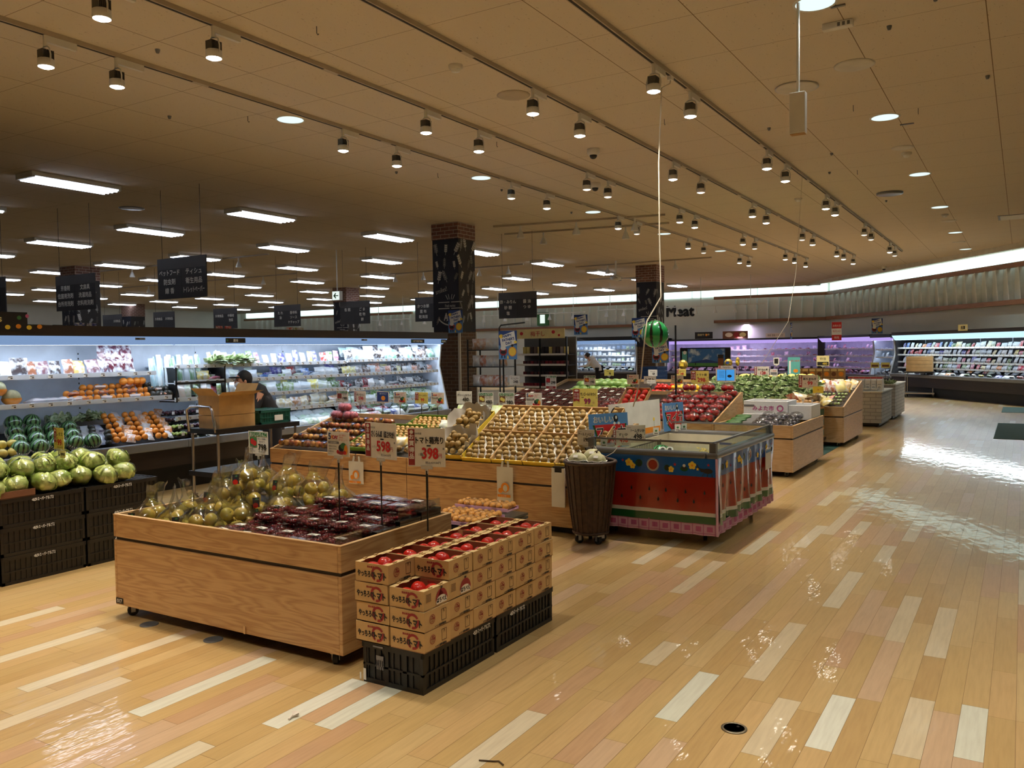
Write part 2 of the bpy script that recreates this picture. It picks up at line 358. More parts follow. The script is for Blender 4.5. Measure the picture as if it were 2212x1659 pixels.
# goods wrapped in printed film: the colour is the object's own
m, t, b = nt('wrap'); L = t.links
oi = nd(t, 'ShaderNodeObjectInfo'); tc = nd(t, 'ShaderNodeTexCoord'); nz = nd(t, 'ShaderNodeTexNoise'); nz.inputs['Scale'].default_value = 16; nz.inputs['Detail'].default_value = 3
va = nd(t, 'ShaderNodeVectorMath', operation='ADD'); L.new(tc.outputs['Object'], va.inputs[0]); L.new(oi.outputs['Random'], va.inputs[1]); L.new(va.outputs[0], nz.inputs['Vector'])
rp = nd(t, 'ShaderNodeValToRGB'); rp.color_ramp.elements[0].position = .42; rp.color_ramp.elements[1].position = .62; rp.color_ramp.elements[0].color = (0,0,0,1); rp.color_ramp.elements[1].color = (.7,.7,.7,1); L.new(nz.outputs['Fac'], rp.inputs['Fac'])
mx = nd(t, 'ShaderNodeMix', data_type='RGBA'); mx.inputs[7].default_value = (.72,.76,.78,1); L.new(rp.outputs[0], mx.inputs[0]); L.new(oi.outputs['Color'], mx.inputs[6]); L.new(mx.outputs[2], b.inputs['Base Color'])
b.inputs['Roughness'].default_value = .28; b.inputs['Coat Weight'].default_value = .6; b.inputs['Coat Roughness'].default_value = .1
m, t, b = nt('plain'); oi = nd(t, 'ShaderNodeObjectInfo'); t.links.new(oi.outputs['Color'], b.inputs['Base Color']); b.inputs['Roughness'].default_value = .4

# clear film and clear sheet
def clear(name, base_gloss, tint=(1,1,1,1), rough=.08):
    m, t, b = nt(name); t.nodes.remove(b); L = t.links
    tr = nd(t, 'ShaderNodeBsdfTransparent'); tr.inputs[0].default_value = tint
    gl = nd(t, 'ShaderNodeBsdfGlossy'); gl.inputs['Roughness'].default_value = rough
    lw = nd(t, 'ShaderNodeLayerWeight'); lw.inputs['Blend'].default_value = .35
    ml = nd(t, 'ShaderNodeMath', operation='MULTIPLY_ADD'); ml.inputs[1].default_value = .45; ml.inputs[2].default_value = base_gloss; L.new(lw.outputs['Fresnel'], ml.inputs[0])
    mx = nd(t, 'ShaderNodeMixShader'); L.new(ml.outputs[0], mx.inputs[0]); L.new(tr.outputs[0], mx.inputs[1]); L.new(gl.outputs[0], mx.inputs[2])
    L.new(mx.outputs[0], t.nodes['Material Output'].inputs['Surface'])
clear('film', .10, (.97,.97,.97,1), .12); clear('clear_sheet', .06, (.96,.97,.97,1), .05); clear('glass', .05, (.9,.95,.93,1), .02)

# striped rinds
def melon_stripe(name, a, c, n, sharp):
    m, t, b = nt(name); L = t.links
    tc = nd(t, 'ShaderNodeTexCoord'); sp = nd(t, 'ShaderNodeSeparateXYZ'); L.new(tc.outputs['Object'], sp.inputs[0])
    an = nd(t, 'ShaderNodeMath', operation='ARCTAN2'); L.new(sp.outputs['Y'], an.inputs[0]); L.new(sp.outputs['X'], an.inputs[1])
    nz = nd(t, 'ShaderNodeTexNoise'); nz.inputs['Scale'].default_value = 26 if n > 9 else 14; nz.inputs['Detail'].default_value = 2; L.new(tc.outputs['Object'], nz.inputs['Vector'])
    m1 = nd(t, 'ShaderNodeMath', operation='MULTIPLY'); m1.inputs[1].default_value = n; L.new(an.outputs[0], m1.inputs[0])
    m2 = nd(t, 'ShaderNodeMath', operation='MULTIPLY'); m2.inputs[1].default_value = 2.2; L.new(nz.outputs['Fac'], m2.inputs[0])
    a1 = nd(t, 'ShaderNodeMath', operation='ADD'); L.new(m1.outputs[0], a1.inputs[0]); L.new(m2.outputs[0], a1.inputs[1])
    s1 = nd(t, 'ShaderNodeMath', operation='SINE'); L.new(a1.outputs[0], s1.inputs[0])
    rp = nd(t, 'ShaderNodeValToRGB'); L.new(s1.outputs[0], rp.inputs['Fac']); rp.color_ramp.elements[0].position = sharp; rp.color_ramp.elements[1].position = sharp+.06
    rp.color_ramp.elements[0].color = srgb(a); rp.color_ramp.elements[1].color = srgb(c); L.new(rp.outputs[0], b.inputs['Base Color']); b.inputs['Roughness'].default_value = .25; b.inputs['Coat Weight'].default_value = .4
melon_stripe('watermelon', (92,132,84), (22,44,28), 11, .3); melon_stripe('beach_ball', (32,150,82), (10,16,12), 8, .62)
# wood-look sky picture for the printed boards
m, t, b = nt('sky_print'); L = t.links
tc = nd(t, 'ShaderNodeTexCoord'); nz = nd(t, 'ShaderNodeTexNoise'); nz.inputs['Scale'].default_value = 5; nz.inputs['Detail'].default_value = 4; L.new(tc.outputs['Object'], nz.inputs['Vector'])
rp = nd(t, 'ShaderNodeValToRGB'); L.new(nz.outputs['Fac'], rp.inputs['Fac']); rp.color_ramp.elements[0].position = .52; rp.color_ramp.elements[1].position = .72; rp.color_ramp.elements[0].color = srgb((52,104,176)); rp.color_ramp.elements[1].color = srgb((206,222,236)); L.new(rp.outputs[0], b.inputs['Base Color']); b.inputs['Roughness'].default_value = .35
# ------------------------------------------------------------------ floor
OBA, OBB = (34.4, 6.4), (17.35, -6.0)          # the slanting wall on the right, from the back corner towards the camera
def ob_x(y): return OBB[0] + (y - OBB[1]) * (OBA[0] - OBB[0]) / (OBA[1] - OBB[1])
mb = MB()
foot = [(-3.5,-6.0), (OBB[0],-6.0), OBA, (34.4,40.0), (-3.5,40.0)]
mb.prism(foot, -.12, -.0015, 'z', 1)
tones = []
def plank(x0, x1, y0, y1, c):
    g = .0007
    mb.quad((x0+g,y0+g,0), (x1-g,y0+g,0), (x1-g,y1-g,0), (x0+g,y1-g,0), 0); tones.append(c)
T_TAN = [(206,172,116), (200,166,110), (210,178,124), (196,160,104), (204,170,112), (208,172,118)]
T_PINK = [(206,168,128), (200,160,120), (210,176,140)]
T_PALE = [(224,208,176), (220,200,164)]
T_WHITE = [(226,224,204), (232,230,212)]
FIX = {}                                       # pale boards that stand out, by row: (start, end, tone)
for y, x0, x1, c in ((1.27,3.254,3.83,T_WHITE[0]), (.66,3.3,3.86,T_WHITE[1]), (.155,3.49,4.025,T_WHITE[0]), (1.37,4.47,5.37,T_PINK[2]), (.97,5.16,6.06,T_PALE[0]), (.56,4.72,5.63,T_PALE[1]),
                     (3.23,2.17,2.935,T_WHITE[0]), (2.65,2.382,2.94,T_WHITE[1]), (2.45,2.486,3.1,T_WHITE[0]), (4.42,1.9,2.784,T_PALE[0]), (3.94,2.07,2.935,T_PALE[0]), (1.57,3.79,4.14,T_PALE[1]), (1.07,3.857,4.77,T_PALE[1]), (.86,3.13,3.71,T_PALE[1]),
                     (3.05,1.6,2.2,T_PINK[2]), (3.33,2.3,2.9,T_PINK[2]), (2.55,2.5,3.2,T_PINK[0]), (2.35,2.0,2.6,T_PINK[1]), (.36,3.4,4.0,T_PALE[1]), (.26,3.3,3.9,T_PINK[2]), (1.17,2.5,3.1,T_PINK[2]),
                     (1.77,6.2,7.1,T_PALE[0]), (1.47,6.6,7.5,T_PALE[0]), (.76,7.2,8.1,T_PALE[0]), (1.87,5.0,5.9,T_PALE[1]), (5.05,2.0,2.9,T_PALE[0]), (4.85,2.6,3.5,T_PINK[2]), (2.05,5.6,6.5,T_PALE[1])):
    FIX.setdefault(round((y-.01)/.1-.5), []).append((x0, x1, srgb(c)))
fr = random.Random(3)
def tone(near):
    r = fr.random()
    l = T_TAN if r < .80 else T_PINK if r < .94 else T_PALE
    return srgb(fr.choice(l))
for row in range(-60, 125):
    y0 = .01 + row*.1
    xe = min(34.4, ob_x(y0+.05) if y0 < OBA[1] else 34.4)
    fx = sorted(FIX.get(row, [])); x = -3.5 + fr.random()*.9; k = 0
    x0 = -3.5
    cuts = []
    for a, b_, c in fx + [(xe, None, None)]:
        while x0 < a - 1e-6:
            l = fr.choice((.9, .9, .575)); x1 = x0 + l
            if a - x1 < .3: x1 = a
            cuts.append((x0, min(x1, a), tone(0))); x0 = x1
        if b_ is not None: cuts.append((a, b_, c)); x0 = b_
    for a, b_, c in cuts: plank(a, b_, y0, y0+.1, c)
nbase = len(mb.f) - len(tones)
for i in range(56):                            # the far sales floor in wider strips
    y0 = 12.51 + i*.5
    if y0 < 39.5: plank(-3.5, 34.4, y0, y0+.5, srgb(T_TAN[i % 6]))
fl = mb.build('floor', [M['floor'], M['floor_gap']]); fl['kind'] = 'structure'
me = fl.data; ca = me.color_attributes.new('tone', 'FLOAT_COLOR', 'CORNER')
vals = []; first = len(me.polygons) - len(tones)
for p in me.polygons:
    c = tones[p.index-first] if p.index >= first else (.3,.2,.1,1)
    vals.extend(list(c) * len(p.vertices))
ca.data.foreach_set('color', vals)

# ------------------------------------------------------------------ ceiling and walls
mb = MB(); mb.prism(foot, HC, HC+.2, 'z', 0); struct('ceiling', mb, M['ceiling'])
mb = MB(); mb.box(34.4, 6.3, 0, 34.6, 40, HC); wb = struct('wall_back', mb, M['wall_white'])
mb = MB(); mb.box(-3.5, 40, 0, 34.6, 40.2, HC); struct('wall_left', mb, M['wall_white'])
mb = MB(); mb.box(-3.7, -6.2, 0, -3.5, 40.2, HC); struct('wall_front', mb, M['wall_white'])
mb = MB(); mb.box(-3.5, -6.2, 0, 17.5, -6, HC); struct('wall_side', mb, M['wall_white'])
obd = Vector((OBA[0]-OBB[0], OBA[1]-OBB[1], 0)); OBL = obd.length; obd.normalize(); obn = Vector((-obd.y, obd.x, 0))    # obn points into the room
def OBM(): return Matrix(((obd.x, obn.x, 0, OBB[0]), (obd.y, obn.y, 0, OBB[1]), (0,0,1,0), (0,0,0,1)))   # local x along the wall, y into the room
mb = MB(); mb.M = OBM(); mb.box(-.3, -.2, 0, OBL+.12, 0, HC); wr = struct('wall_right', mb, M['wall_white'])
# ceiling edge board in front of the lit panels
mb = MB(); mb.box(33.36, 6.6, HC-.13, 33.45, 40, HC); struct('trim_1', mb, M['ceil_bracket'])
mb = MB(); mb.M = OBM(); mb.box(0, 1.0, HC-.13, OBL-.2, 1.09, HC); struct('trim_2', mb, M['ceil_bracket'])
# lit panels, rails and fins of the back wall
def seg(y0, y1, n, parent):
    w = (y1-y0)/n
    for i in range(n):
        mb = MB(); mb.box(34.34, y0+i*w+.03, 3.66, 34.4, y0+(i+1)*w-.03, 3.99); mb.build('light_panel', M['panel_light'], parent)
seg(6.5, 39.5, 12, wb)
def back_rail(y0, y1, z, h=.06):
    mb = MB(); mb.box(34.18, y0, z-h, 34.3, y1, z+h); mb.build('rail', M['rail_wood'], wb)
for y0, y1, z in ((6.45,11.0,3.6), (14.4,23.1,3.55), (26.9,39.5,3.55), (6.45,11.0,2.62), (14.6,23.3,2.56), (27.2,39.5,2.5)): back_rail(y0, y1, z)
for y0, y1 in ((6.6,10.9), (14.6,23.0), (27.1,39.4)):
    n = int((y1-y0)/.44)
    for i in range(n):
        mb = MB(); y = y0 + i*.44; mb.prism([(34.4, 3.54), (34.2, 3.54), (34.26, 2.66), (34.4, 2.66)], y, y+.035, 'y'); mb.build('fin', M['fin_white'], wb)
for i in range(7):
    w = OBL/7
    mb = MB(); mb.M = OBM(); mb.box(i*w+.03, .01, 3.66, (i+1)*w-.03, .06, 3.99); mb.build('light_panel', M['panel_light'], wr)
for z in (3.6, 2.63):
    mb = MB(); mb.M = OBM(); mb.box(0, .1, z-.065, OBL-.05, .24, z+.065); mb.build('rail', M['rail_wood'], wr)
for i in range(int(OBL/.45)):
    mb = MB(); mb.M = OBM(); x = .2 + i*.45; mb.prism([(0, 3.54), (.22, 3.54), (.14, 2.69), (0, 2.69)], x, x+.04, 'x'); mb.build('fin', M['fin_white'], wr)
# Meat lettering on the back wall
for y, lab in ((12.53, 'black Meat lettering on the white wall above the pink meat case'), (25.1, 'black Meat lettering partly hidden behind the tall chalkboard column')):
    t_ = MB(); t_.M = face_m((34.39, y, 3.12 if y < 20 else 3.0)); t_.text('Meat', 0, 0, .62, 0, z=.03, bold=.022)
    s_ = t_.build('wall_lettering', M['ink']); tag(s_, lab, 'sign')
    so = s_.modifiers.new('depth', 'SOLIDIFY'); so.thickness = .03

# ------------------------------------------------------------------ columns
def sprig(mb, x, y, h, ang, mi, rr, kind=0):
    ca_, sa = math.cos(ang), math.sin(ang)
    def T(px, py): return (x+px*ca_-py*sa, y+px*sa+py*ca_, .004)
    w = h*.02
    mb.poly([T(-w,0), T(w,0), T(w,h), T(-w,h)], mi)
    n = 4
    for i in range(n):
        t = h*(.25+.7*i/n)
        for sgn in (-1, 1):
            a = sgn*(.75); l = h*.26; b = l*.30
            if kind == 1: l *= .7; b *= 1.3
            p = [(0,0), (b, l*.5), (0, l), (-b, l*.5)]
            q = [T((u*math.cos(a)+v*math.sin(a)), t + (v*math.cos(a)-u*math.sin(a))) for u, v in p]
            if kind == 2: mb.poly(q, mi)
            else:
                inner = [T((u*math.cos(a)+v*math.sin(a)), t + (v*math.cos(a)-u*math.sin(a))) for u, v in [(0, l*.14), (b*.62, l*.5), (0, l*.86), (-b*.62, l*.5)]]
                for k in range(4): mb.poly([q[k], q[(k+1) % 4], inner[(k+1) % 4], inner[k]], mi)
def column(x0, y0, sx, sy, label, zb, band, base_z=None, logo=True, seed=1):
    o = thing('store_column', label, 'column', (x0+sx/2, y0+sy/2, 0))
    hx, hy = sx/2, sy/2
    mb = MB(); mb.box(-hx, -hy, zb, hx, hy, band); mb.build('chalkboard_shaft', [M['chalk_navy']], o)
    mb = MB(); mb.box(-hx-.012, -hy-.012, band, hx+.012, hy+.012, HC); mb.build('brick_band', M['brick_red'], o)
    if zb > 0:
        mb = MB(); mb.box(-hx-.01, -hy-.01, 0, hx+.01, hy+.01, zb); mb.build('brick_base', M['brick_brown'], o)
        mb = MB()
        for yy in (-hy-.012, hy-.02): mb.box(-hx-.022, yy, 0, -hx-.008, yy+.03, zb)
        for xx in (-hx-.012, hx-.02): mb.box(xx, -hy-.022, 0, xx+.03, -hy-.008, zb)
        mb.build('corner_strip', M['ceil_bracket'], o)
    mb = MB(); mb.box(-hx+.005, -hy-.006, zb+.001, hx-.001, -hy+.002, band-.001); mb.build('dark_face', M['chalk_black'], o)
    rr = random.Random(seed); mb = MB()
    for yaw, half, c in ((0, hy, (-hx, 0, 0)), (PI/2, hx, (0, -hy-.006, 0))):
        mb.M = face_m(c, yaw)
        k = 0; zlo = max(zb, 1.2)+.1
        while zlo < band-.25:
            for col in range(3):
                if logo and yaw == 0 and 2.1 < zlo < 2.75: continue
                xx = -half + half*2*(col+.5)/3 + rr.uniform(-.04, .04); h = rr.uniform(.16, .27)
                sprig(mb, xx, zlo+rr.uniform(0, .1), h, rr.uniform(-.6, .6), 0 if rr.random() < .75 else 1, rr, rr.choice((0, 1, 2)))
            zlo += .27
        if logo and yaw == 0:
            mb.text('ALPS', half*.35, 2.2, .21, 0, wmax=half*1.0, z=.005, bold=.006, rot=-.06)
            mb.ring((half*.35, 2.42, .004), .36, .385, 18, 0, -2.4, -1.0)
            mb.text('Fresh market', half*.35, 2.42, .08, 0, wmax=half*.8, z=.005)
            for s_ in (-1, 1): mb.poly([(half*.35+s_*.02, 2.36, .004), (half*.35+s_*.28, 2.36, .004), (half*.35+s_*.28, 2.375, .004), (half*.35+s_*.02, 2.375, .004)], 0); mb.poly([(half*.35+s_*.02, 2.48, .004), (half*.35+s_*.28, 2.48, .004), (half*.35+s_*.28, 2.495, .004), (half*.35+s_*.02, 2.495, .004)], 0)
            for a in (-.5, -.2, .2, .5):
                p = Vector((half*.35+math.sin(a)*.12, 2.52+math.cos(a)*.02, .004)); d = Vector((math.sin(a), math.cos(a), 0))*.1; q = Vector((math.cos(a), -math.sin(a), 0))*.006
                mb.poly([tuple(p-q), tuple(p+q), tuple(p+d+q), tuple(p+d-q)], 0)
            mb.text('smiles!', -half*.35, 2.72, .13, 0, wmax=half*.9, z=.005, rot=.25)
    mb.build('chalk_drawing', [M['chalk'], M['chalk_dim']], o)
    return o
column(13.1, 9.17, .56, .60, 'tall chalkboard column with brick band and base at the end of the produce case', 1.92, 3.69, seed=4)
column(23.1, 9.15, .62, .62, 'chalkboard column rising behind the green striped ball', 1.6, 3.5, seed=9)
column(23.65, 21.7, .7, .65, 'chalkboard column behind the green arrow exit sign', 1.0, 3.45, seed=12)
column(13.25, 21.9, .7, .68, 'chalkboard column behind the hanging sign with number 2', 1.0, 3.62, seed=21, logo=False)
column(24.5, 36.1, .75, .7, 'farthest chalkboard column between the signs 20 and 19', 1.0, 3.4, seed=33, logo=False)
# ------------------------------------------------------------------ track lights
def make_lamp(lit):
    o = thing('track_spotlight', 'x', 'spotlight', (0,0,0))
    mb = MB(); mb.box(.0, -.017, -.05, .24, .017, 0); mb.box(.02, -.012, -.0, .2, .012, .012); mb.build('driver_box', M['lamp_white'], o)
    mb = MB(); mb.cyl((.0,0,-.085), (.0,0,-.0), .016, n=10); mb.build('swivel', M['lamp_white'], o)
    mb = MB(); pts = [(0, -.062, -.205), (0, -.064, -.15), (0, -.05, -.10), (0, -.02, -.083), (0, .02, -.083), (0, .05, -.10), (0, .064, -.15), (0, .062, -.205)]
    mb.tube(pts, .006, 6); mb.build('yoke', M['lamp_white'], o)
    hd = MB(); hd.lathe([(.056, -.235), (.06, -.23), (.058, -.18), (.05, -.175), (.048, -.176)], 18); h = hd.build('lamp_ring', M['lamp_white'], o)
    fb = MB()
    for k in range(8): fb.box(-.044+k*.0118, -.036, -.178, -.044+k*.0118+.006, .036, -.112)
    fb.lathe([(.034, -.178), (.034, -.12)], 10); fb.build('heat_sink', M['lamp_fin'], o)
    ln = MB(); ln.lathe([(0, -.248), (.03, -.246), (.055, -.2355)], 18); ln.build('lens', M['lens_on' if lit else 'lens_dim'], o)
    return o
LAMPS = {'A': (6.30, [3.64, 4.22, 6.87, 7.78, 10.36, 11.41, 14.08, 14.94, 17.8, 18.85, 21.72, 22.57]),
         'B': (5.11, [3.33, 4.21, 6.78, 7.73, 10.39, 11.07, 14.02, 14.8, 17.86, 18.78, 21.59, 22.57, 23.9]),
         'C': (3.89, [6.8, 7.76, 10.43, 11.53, 14.16, 15.04, 17.86, 18.86, 21.6, 22.5, 23.9]),
         'D': (2.70, [6.79, 7.71, 10.48, 11.41, 14.07, 14.83, 17.84, 18.71, 21.55, 22.45])}
OFF = {'A': {4, 7, 9}, 'B': {4, 5, 9}, 'C': {3, 6}, 'D': {6, 7, 9}}
TN = {'A': 'the track nearest the fluorescents', 'B': 'the second track from the fluorescents', 'C': 'the third track from the fluorescents', 'D': 'the track nearest the aisle downlights'}
lamp_on = make_lamp(True); lamp_off = make_lamp(False); used = {True: False, False: False}
AIM = random.Random(5)
for k, (ty, xs) in LAMPS.items():
    t = thing('lighting_track', 'long pale lighting track, ' + TN[k], 'lighting track', (0, ty, HC))
    x1 = {'A': 22.9, 'B': 24.2, 'C': 24.2, 'D': 23.9}[k]
    mb = MB()
    mb.box(-2, -.022, -.035, x1, .022, 0); mb.build('rail_body', M['track'], t)
    mb = MB(); mb.box(-2, -.011, -.0365, x1-.02, .011, -.0345); mb.build('slot', M['slot'], t)
    for j in range(8):
        mb = MB(); xx = 4.75 + j*2.55 + {'A': .2, 'B': .6, 'C': .9, 'D': .3}[k]
        if xx < x1-.4: mb.box(xx, -.023, -.038, xx+.17, .023, -.001); mb.build('joint_cover', M['track'], t)
    for i, x in enumerate(xs):
        lit = i not in OFF[k]; src = lamp_on if lit else lamp_off
        rz = AIM.uniform(-.25, .25)
        lab = f"{'lit' if lit else 'dim'} white spotlight, {ordn(i)} along {TN[k]}"
        if not used[lit]: o = src; used[lit] = True; o.location = (x, ty, HC-.036); o['label'] = lab; o['group'] = 'track spotlights'
        else: o = copy_thing(src, (x, ty, HC-.036), label=lab, group='track spotlights')
        if lit:
            tx, tyy = AIM.uniform(-.12, .12), AIM.uniform(-.22, .12)
            if x < 12 or i % 2 == 0: light('SPOT', 'lamp_beam', o, (0, 0, -.245), E_SPOT*(2 if x >= 12 else 1), (1, .90, .75), .05, (tx, tyy, 0), 1.25, .55)
    # added out-of-view spot beams without fittings, for light around the camera
for ty, x in ((6.30,1.0), (5.11,-.3), (5.11, 1.1), (3.89,.9), (3.89,3.2), (2.70,.6), (2.70,3.4), (1.4, 1.2), (-.6, 2.0), (-.6, 5.0), (-2.4, 4), (1.0,-1.5)):
    light('SPOT', 'lamp_beam', None, (x, ty, HC-.28), E_SPOT*.8, (1, .90, .75), .05, (AIM.uniform(-.1,.1), AIM.uniform(-.1,.1), 0), 1.35, .6)
# plug-in hanger and spot at the upper right of the frame
o = copy_thing(lamp_on, (4.13, .31, HC-.036), label='lit white spotlight by itself at the far right edge of the ceiling', group='track spotlights')

# short tracks over the aisles further back, each with bulbs
def make_bulb():
    o = thing('small_spotlight', 'x', 'spotlight', (0,0,-50))
    mb = MB(); mb.cyl((0,0,0), (0,0,-.1), .02, n=8); mb.lathe([(.03,-.1), (.075,-.22), (.072,-.24)], 12); mb.build('housing', M['lamp_white'], o)
    mb = MB(); mb.lathe([(0,-.235), (.068,-.235)], 12); mb.build('lens', M['lens_on'], o)
    return o
bulb = make_bulb(); bulb_used = False
nb = 0
def short_track(p, q, n, label, z=HC, hang=0.0, lamp_label='spotlight'):
    global bulb_used, nb
    p = Vector(p); q = Vector(q); d = q-p
    o = thing('lighting_track', label, 'lighting track', (p.x, p.y, z-hang))
    mb = MB(); w = Vector((-d.y, d.x)).normalized()*.025
    mb.prism([(w.x, w.y), (-w.x, -w.y), (d.x-w.x, d.y-w.y), (d.x+w.x, d.y+w.y)], -.035, 0, 'z'); mb.build('rail_body', M['lamp_white' if hang else 'track'], o)
    if hang:
        for f in (.08, .36, .64, .92):
            mb = MB(); mb.cyl((d.x*f, d.y*f, 0), (d.x*f, d.y*f, hang), .012, n=6); mb.build('hanger_rod', M['lamp_white'], o)
    for i in range(n):
        f = (i+.5)/n; loc = (p.x+d.x*f, p.y+d.y*f, z-hang-.035)
        lab = f'small lit spotlight, {ordn(i)} on the {lamp_label}'
        if not bulb_used: b_ = bulb; b_.location = loc; b_['label'] = lab; b_['group'] = 'small spotlights'; bulb_used = True
        else: copy_thing(bulb, loc, label=lab, group='small spotlights')
short_track((13.95,8.9), (14.6,5.6), 3, 'short lighting track beside the tall chalkboard column', lamp_label='short track beside the tall chalkboard column')
short_track((15.0,9.3), (15.6,5.9), 2, 'second short lighting track beside the tall chalkboard column', lamp_label='second short track beside the tall chalkboard column')
short_track((22.2,11.3), (22.2,7.2), 2, 'short track crossing behind the chalkboard column by the ball', lamp_label='short track by the column behind the ball')
short_track((20.5,14.1), (20.5,12.1), 2, 'short lighting track above the sign with number 14', lamp_label='short track above the sign with number 14')
short_track((20.5,17.3), (20.5,15.1), 2, 'short lighting track between the column and sign 16', lamp_label='short track between the column and sign 16')
short_track((14.5,24.5), (14.5,15.8), 4, 'lighting track behind the hanging sign with number 1', lamp_label='track behind the hanging sign with number 1')
short_track((18.5,30.5), (18.5,19), 4, 'far lighting track behind the signs 18 and 19', lamp_label='far track behind the signs 18 and 19')
short_track((28.5,13.6), (28.5,7.4), 9, 'white hanging lighting rail in front of the Meat lettering', hang=.98, lamp_label='white hanging rail in front of the Meat lettering')
short_track((29,20.6), (29,14.4), 6, 'white hanging lighting rail over the blue white dairy case', hang=1.0, lamp_label='white hanging rail over the dairy case')
short_track((29,26.5), (29,21.5), 4, 'white hanging lighting rail behind the sign with number 15', hang=1.0, lamp_label='white hanging rail behind the sign with number 15')
light('SPOT', 'lamp_beam', None, (28.5, 10.5, 2.7), 260, (1,.95,.88), .2, (0,-.25,0), 1.7, .6); light('SPOT', 'lamp_beam', None, (29, 18, 2.7), 260, (1,.95,.88), .2, (0,-.25,0), 1.7, .6)

# ------------------------------------------------------------------ fluorescent fittings of the grocery aisles
def make_fluor():
    o = thing('fluorescent_light', 'x', 'ceiling light', (0,0,-40))
    mb = MB(); mb.box(-.64, -.20, -.055, .64, .20, 0); mb.box(-.64, -.20, -.075, -.60, .20, -.05); mb.box(.60, -.20, -.075, .64, .20, -.05); mb.build('housing', M['white_paint'], o)
    for k in range(4):
        mb = MB(); y = -.15+k*.10; mb.cyl((-.6,y,-.075), (.6,y,-.075), .017, n=8, caps=False); mb.build('tube', M['tube'], o)
    return o
flu = make_fluor(); fu = False
for j in range(9):
    for i in range(8):
        x, y = 6.85 + i*3.43, 11.36 + j*3.08
        if x > 31 or (j >= 1 and i == 0 and j > 1): continue
        lab = f'four-tube ceiling light, {ordn(i)} along the {ordn(j)} row behind the produce case'
        if not fu: flu.location = (x, y, HC-.001); flu['label'] = lab; flu['group'] = 'fluorescent ceiling lights'; fu = True
        else: copy_thing(flu, (x, y, HC-.001), label=lab, group='fluorescent ceiling lights')

# ------------------------------------------------------------------ downlights
dl_disc = MB().lathe([(0, -.006), (.135, -.006)], 24).mesh('diffuser', M['downlight']); dl_ring = MB().lathe([(.128, -.004), (.152, -.009), (.155, 0)], 24).mesh('trim_ring', M['white_paint'])
def downlight(x, y, lab, power=1.0):
    o = thing('downlight', lab, 'downlight', (x, y, HC), group='round downlights'); place('diffuser', dl_disc, o); place('trim_ring', dl_ring, o)
    if power: light('SPOT', 'lamp_beam', o, (0, 0, -.02), E_DOWN*power, (.86, 1, .97), .12, (0,0,0), 2.3, .8)
for i, x in enumerate((6.33, 9.87, 13.42, 16.82, 20.83, 24.64)): downlight(x, 1.29, f'round white downlight, {ordn(i)} of the row over the open aisle floor')
for i, x in enumerate((6.38, 10.0, 13.62, 17.1, 21.0)): downlight(x, 6.58, f'round white downlight, {ordn(i)} beside the track next to the fluorescent lights')
for i, (x, y) in enumerate(((4.2,-2.4), (7.7,-2.4), (2.8,1.29), (11.2,-2.4))): light('SPOT', 'lamp_beam', None, (x, y, HC-.02), E_DOWN, (.86, 1, .97), .12, (0,0,0), 2.3, .8)

# ------------------------------------------------------------------ small ceiling fittings
def ceil_disc(x, y, r, lab, cat, name, mt='ceil_bracket', h=.012):
    mb = MB(); mb.lathe([(r, 0), (r, -h*.5), (r*.85, -h), (0, -h)], 24); tag(mb.build(name, M[mt], None, (x, y, HC)), lab, cat)
ceil_disc(7.9, 1.28, .17, 'round cream cover disc between two downlights of the open aisle', 'ceiling cover', 'cover_disc')
ceil_disc(11.5, 1.3, .13, 'round cream cover disc beside a smoke detector over the aisle', 'ceiling cover', 'cover_disc')
ceil_disc(6.97, 4.2, .16, 'round brown cover disc behind a spotlight of the third track', 'ceiling cover', 'cover_disc', 'track')
ceil_disc(8.7, 12.7, .2, 'round dark grille in the dim ceiling near the fluorescent lights', 'ceiling grille', 'ceiling_speaker', 'gunmetal')
ceil_disc(18.8, 1.28, .14, 'small round cover disc far along the aisle ceiling', 'ceiling cover', 'cover_disc')
ceil_disc(22.8, 1.34, .14, 'farthest round cover disc along the aisle ceiling', 'ceiling cover', 'cover_disc')
o = thing('ceiling_speaker', 'round brown rimmed ceiling speaker behind the hanging pole', 'speaker', (8.26, 1.85, HC))
MB().lathe([(.19, 0), (.2, -.012), (.175, -.014)], 28).build('rim', M['ceil_bracket'], o); MB().lathe([(0, -.008), (.176, -.012)], 28).build('grille', M['card_in'], o)
o = thing('ceiling_speaker', 'flat dark ceiling speaker between the fourth track and the far downlights', 'speaker', (14.75, 1.85, HC))
MB().lathe([(.2, 0), (.2, -.03), (.16, -.04), (0, -.03)], 28).build('rim', M['gunmetal'], o)
for i, (x, y) in enumerate(((5.98,4.18), (11.84,1.29), (17.83,1.28), (14.4, 3.2))):
    o = thing('smoke_detector', f'cream round smoke detector, {ordn(i)} from the camera', 'smoke detector', (x, y, HC))
    MB().lathe([(.062, 0), (.06, -.025), (.045, -.032)], 18).build('base', M['ceil_bracket'], o); MB().lathe([(.04, -.032), (.036, -.055), (0, -.058)], 14).build('sensor_head', M['white_paint'], o)
for i, (x, y) in enumerate(((9.38,4.52), (11.28,5.41), (28.4,3.72), (22.0,16.2))):
    o = thing('dome_camera', ['white dome camera hanging alone between the second and third tracks', 'white dome camera between two dim spotlights of the second track', 'white dome camera near the lit wall panels', 'small dome camera far back under the aisle ceiling'][i], 'security camera', (x, y, HC))
    MB().lathe([(.075, 0), (.078, -.05), (.06, -.075)], 18).build('housing', M['lamp_white'], o); MB().sph((0,0,-.075), .048, nu=14, nv=8).build('dome', M['black_plastic'], o)
hk = MB().lathe([(.02, 0), (.018, -.012), (.012, -.03), (0, -.032)], 10).mesh('sprinkler_head', M['gunmetal'])
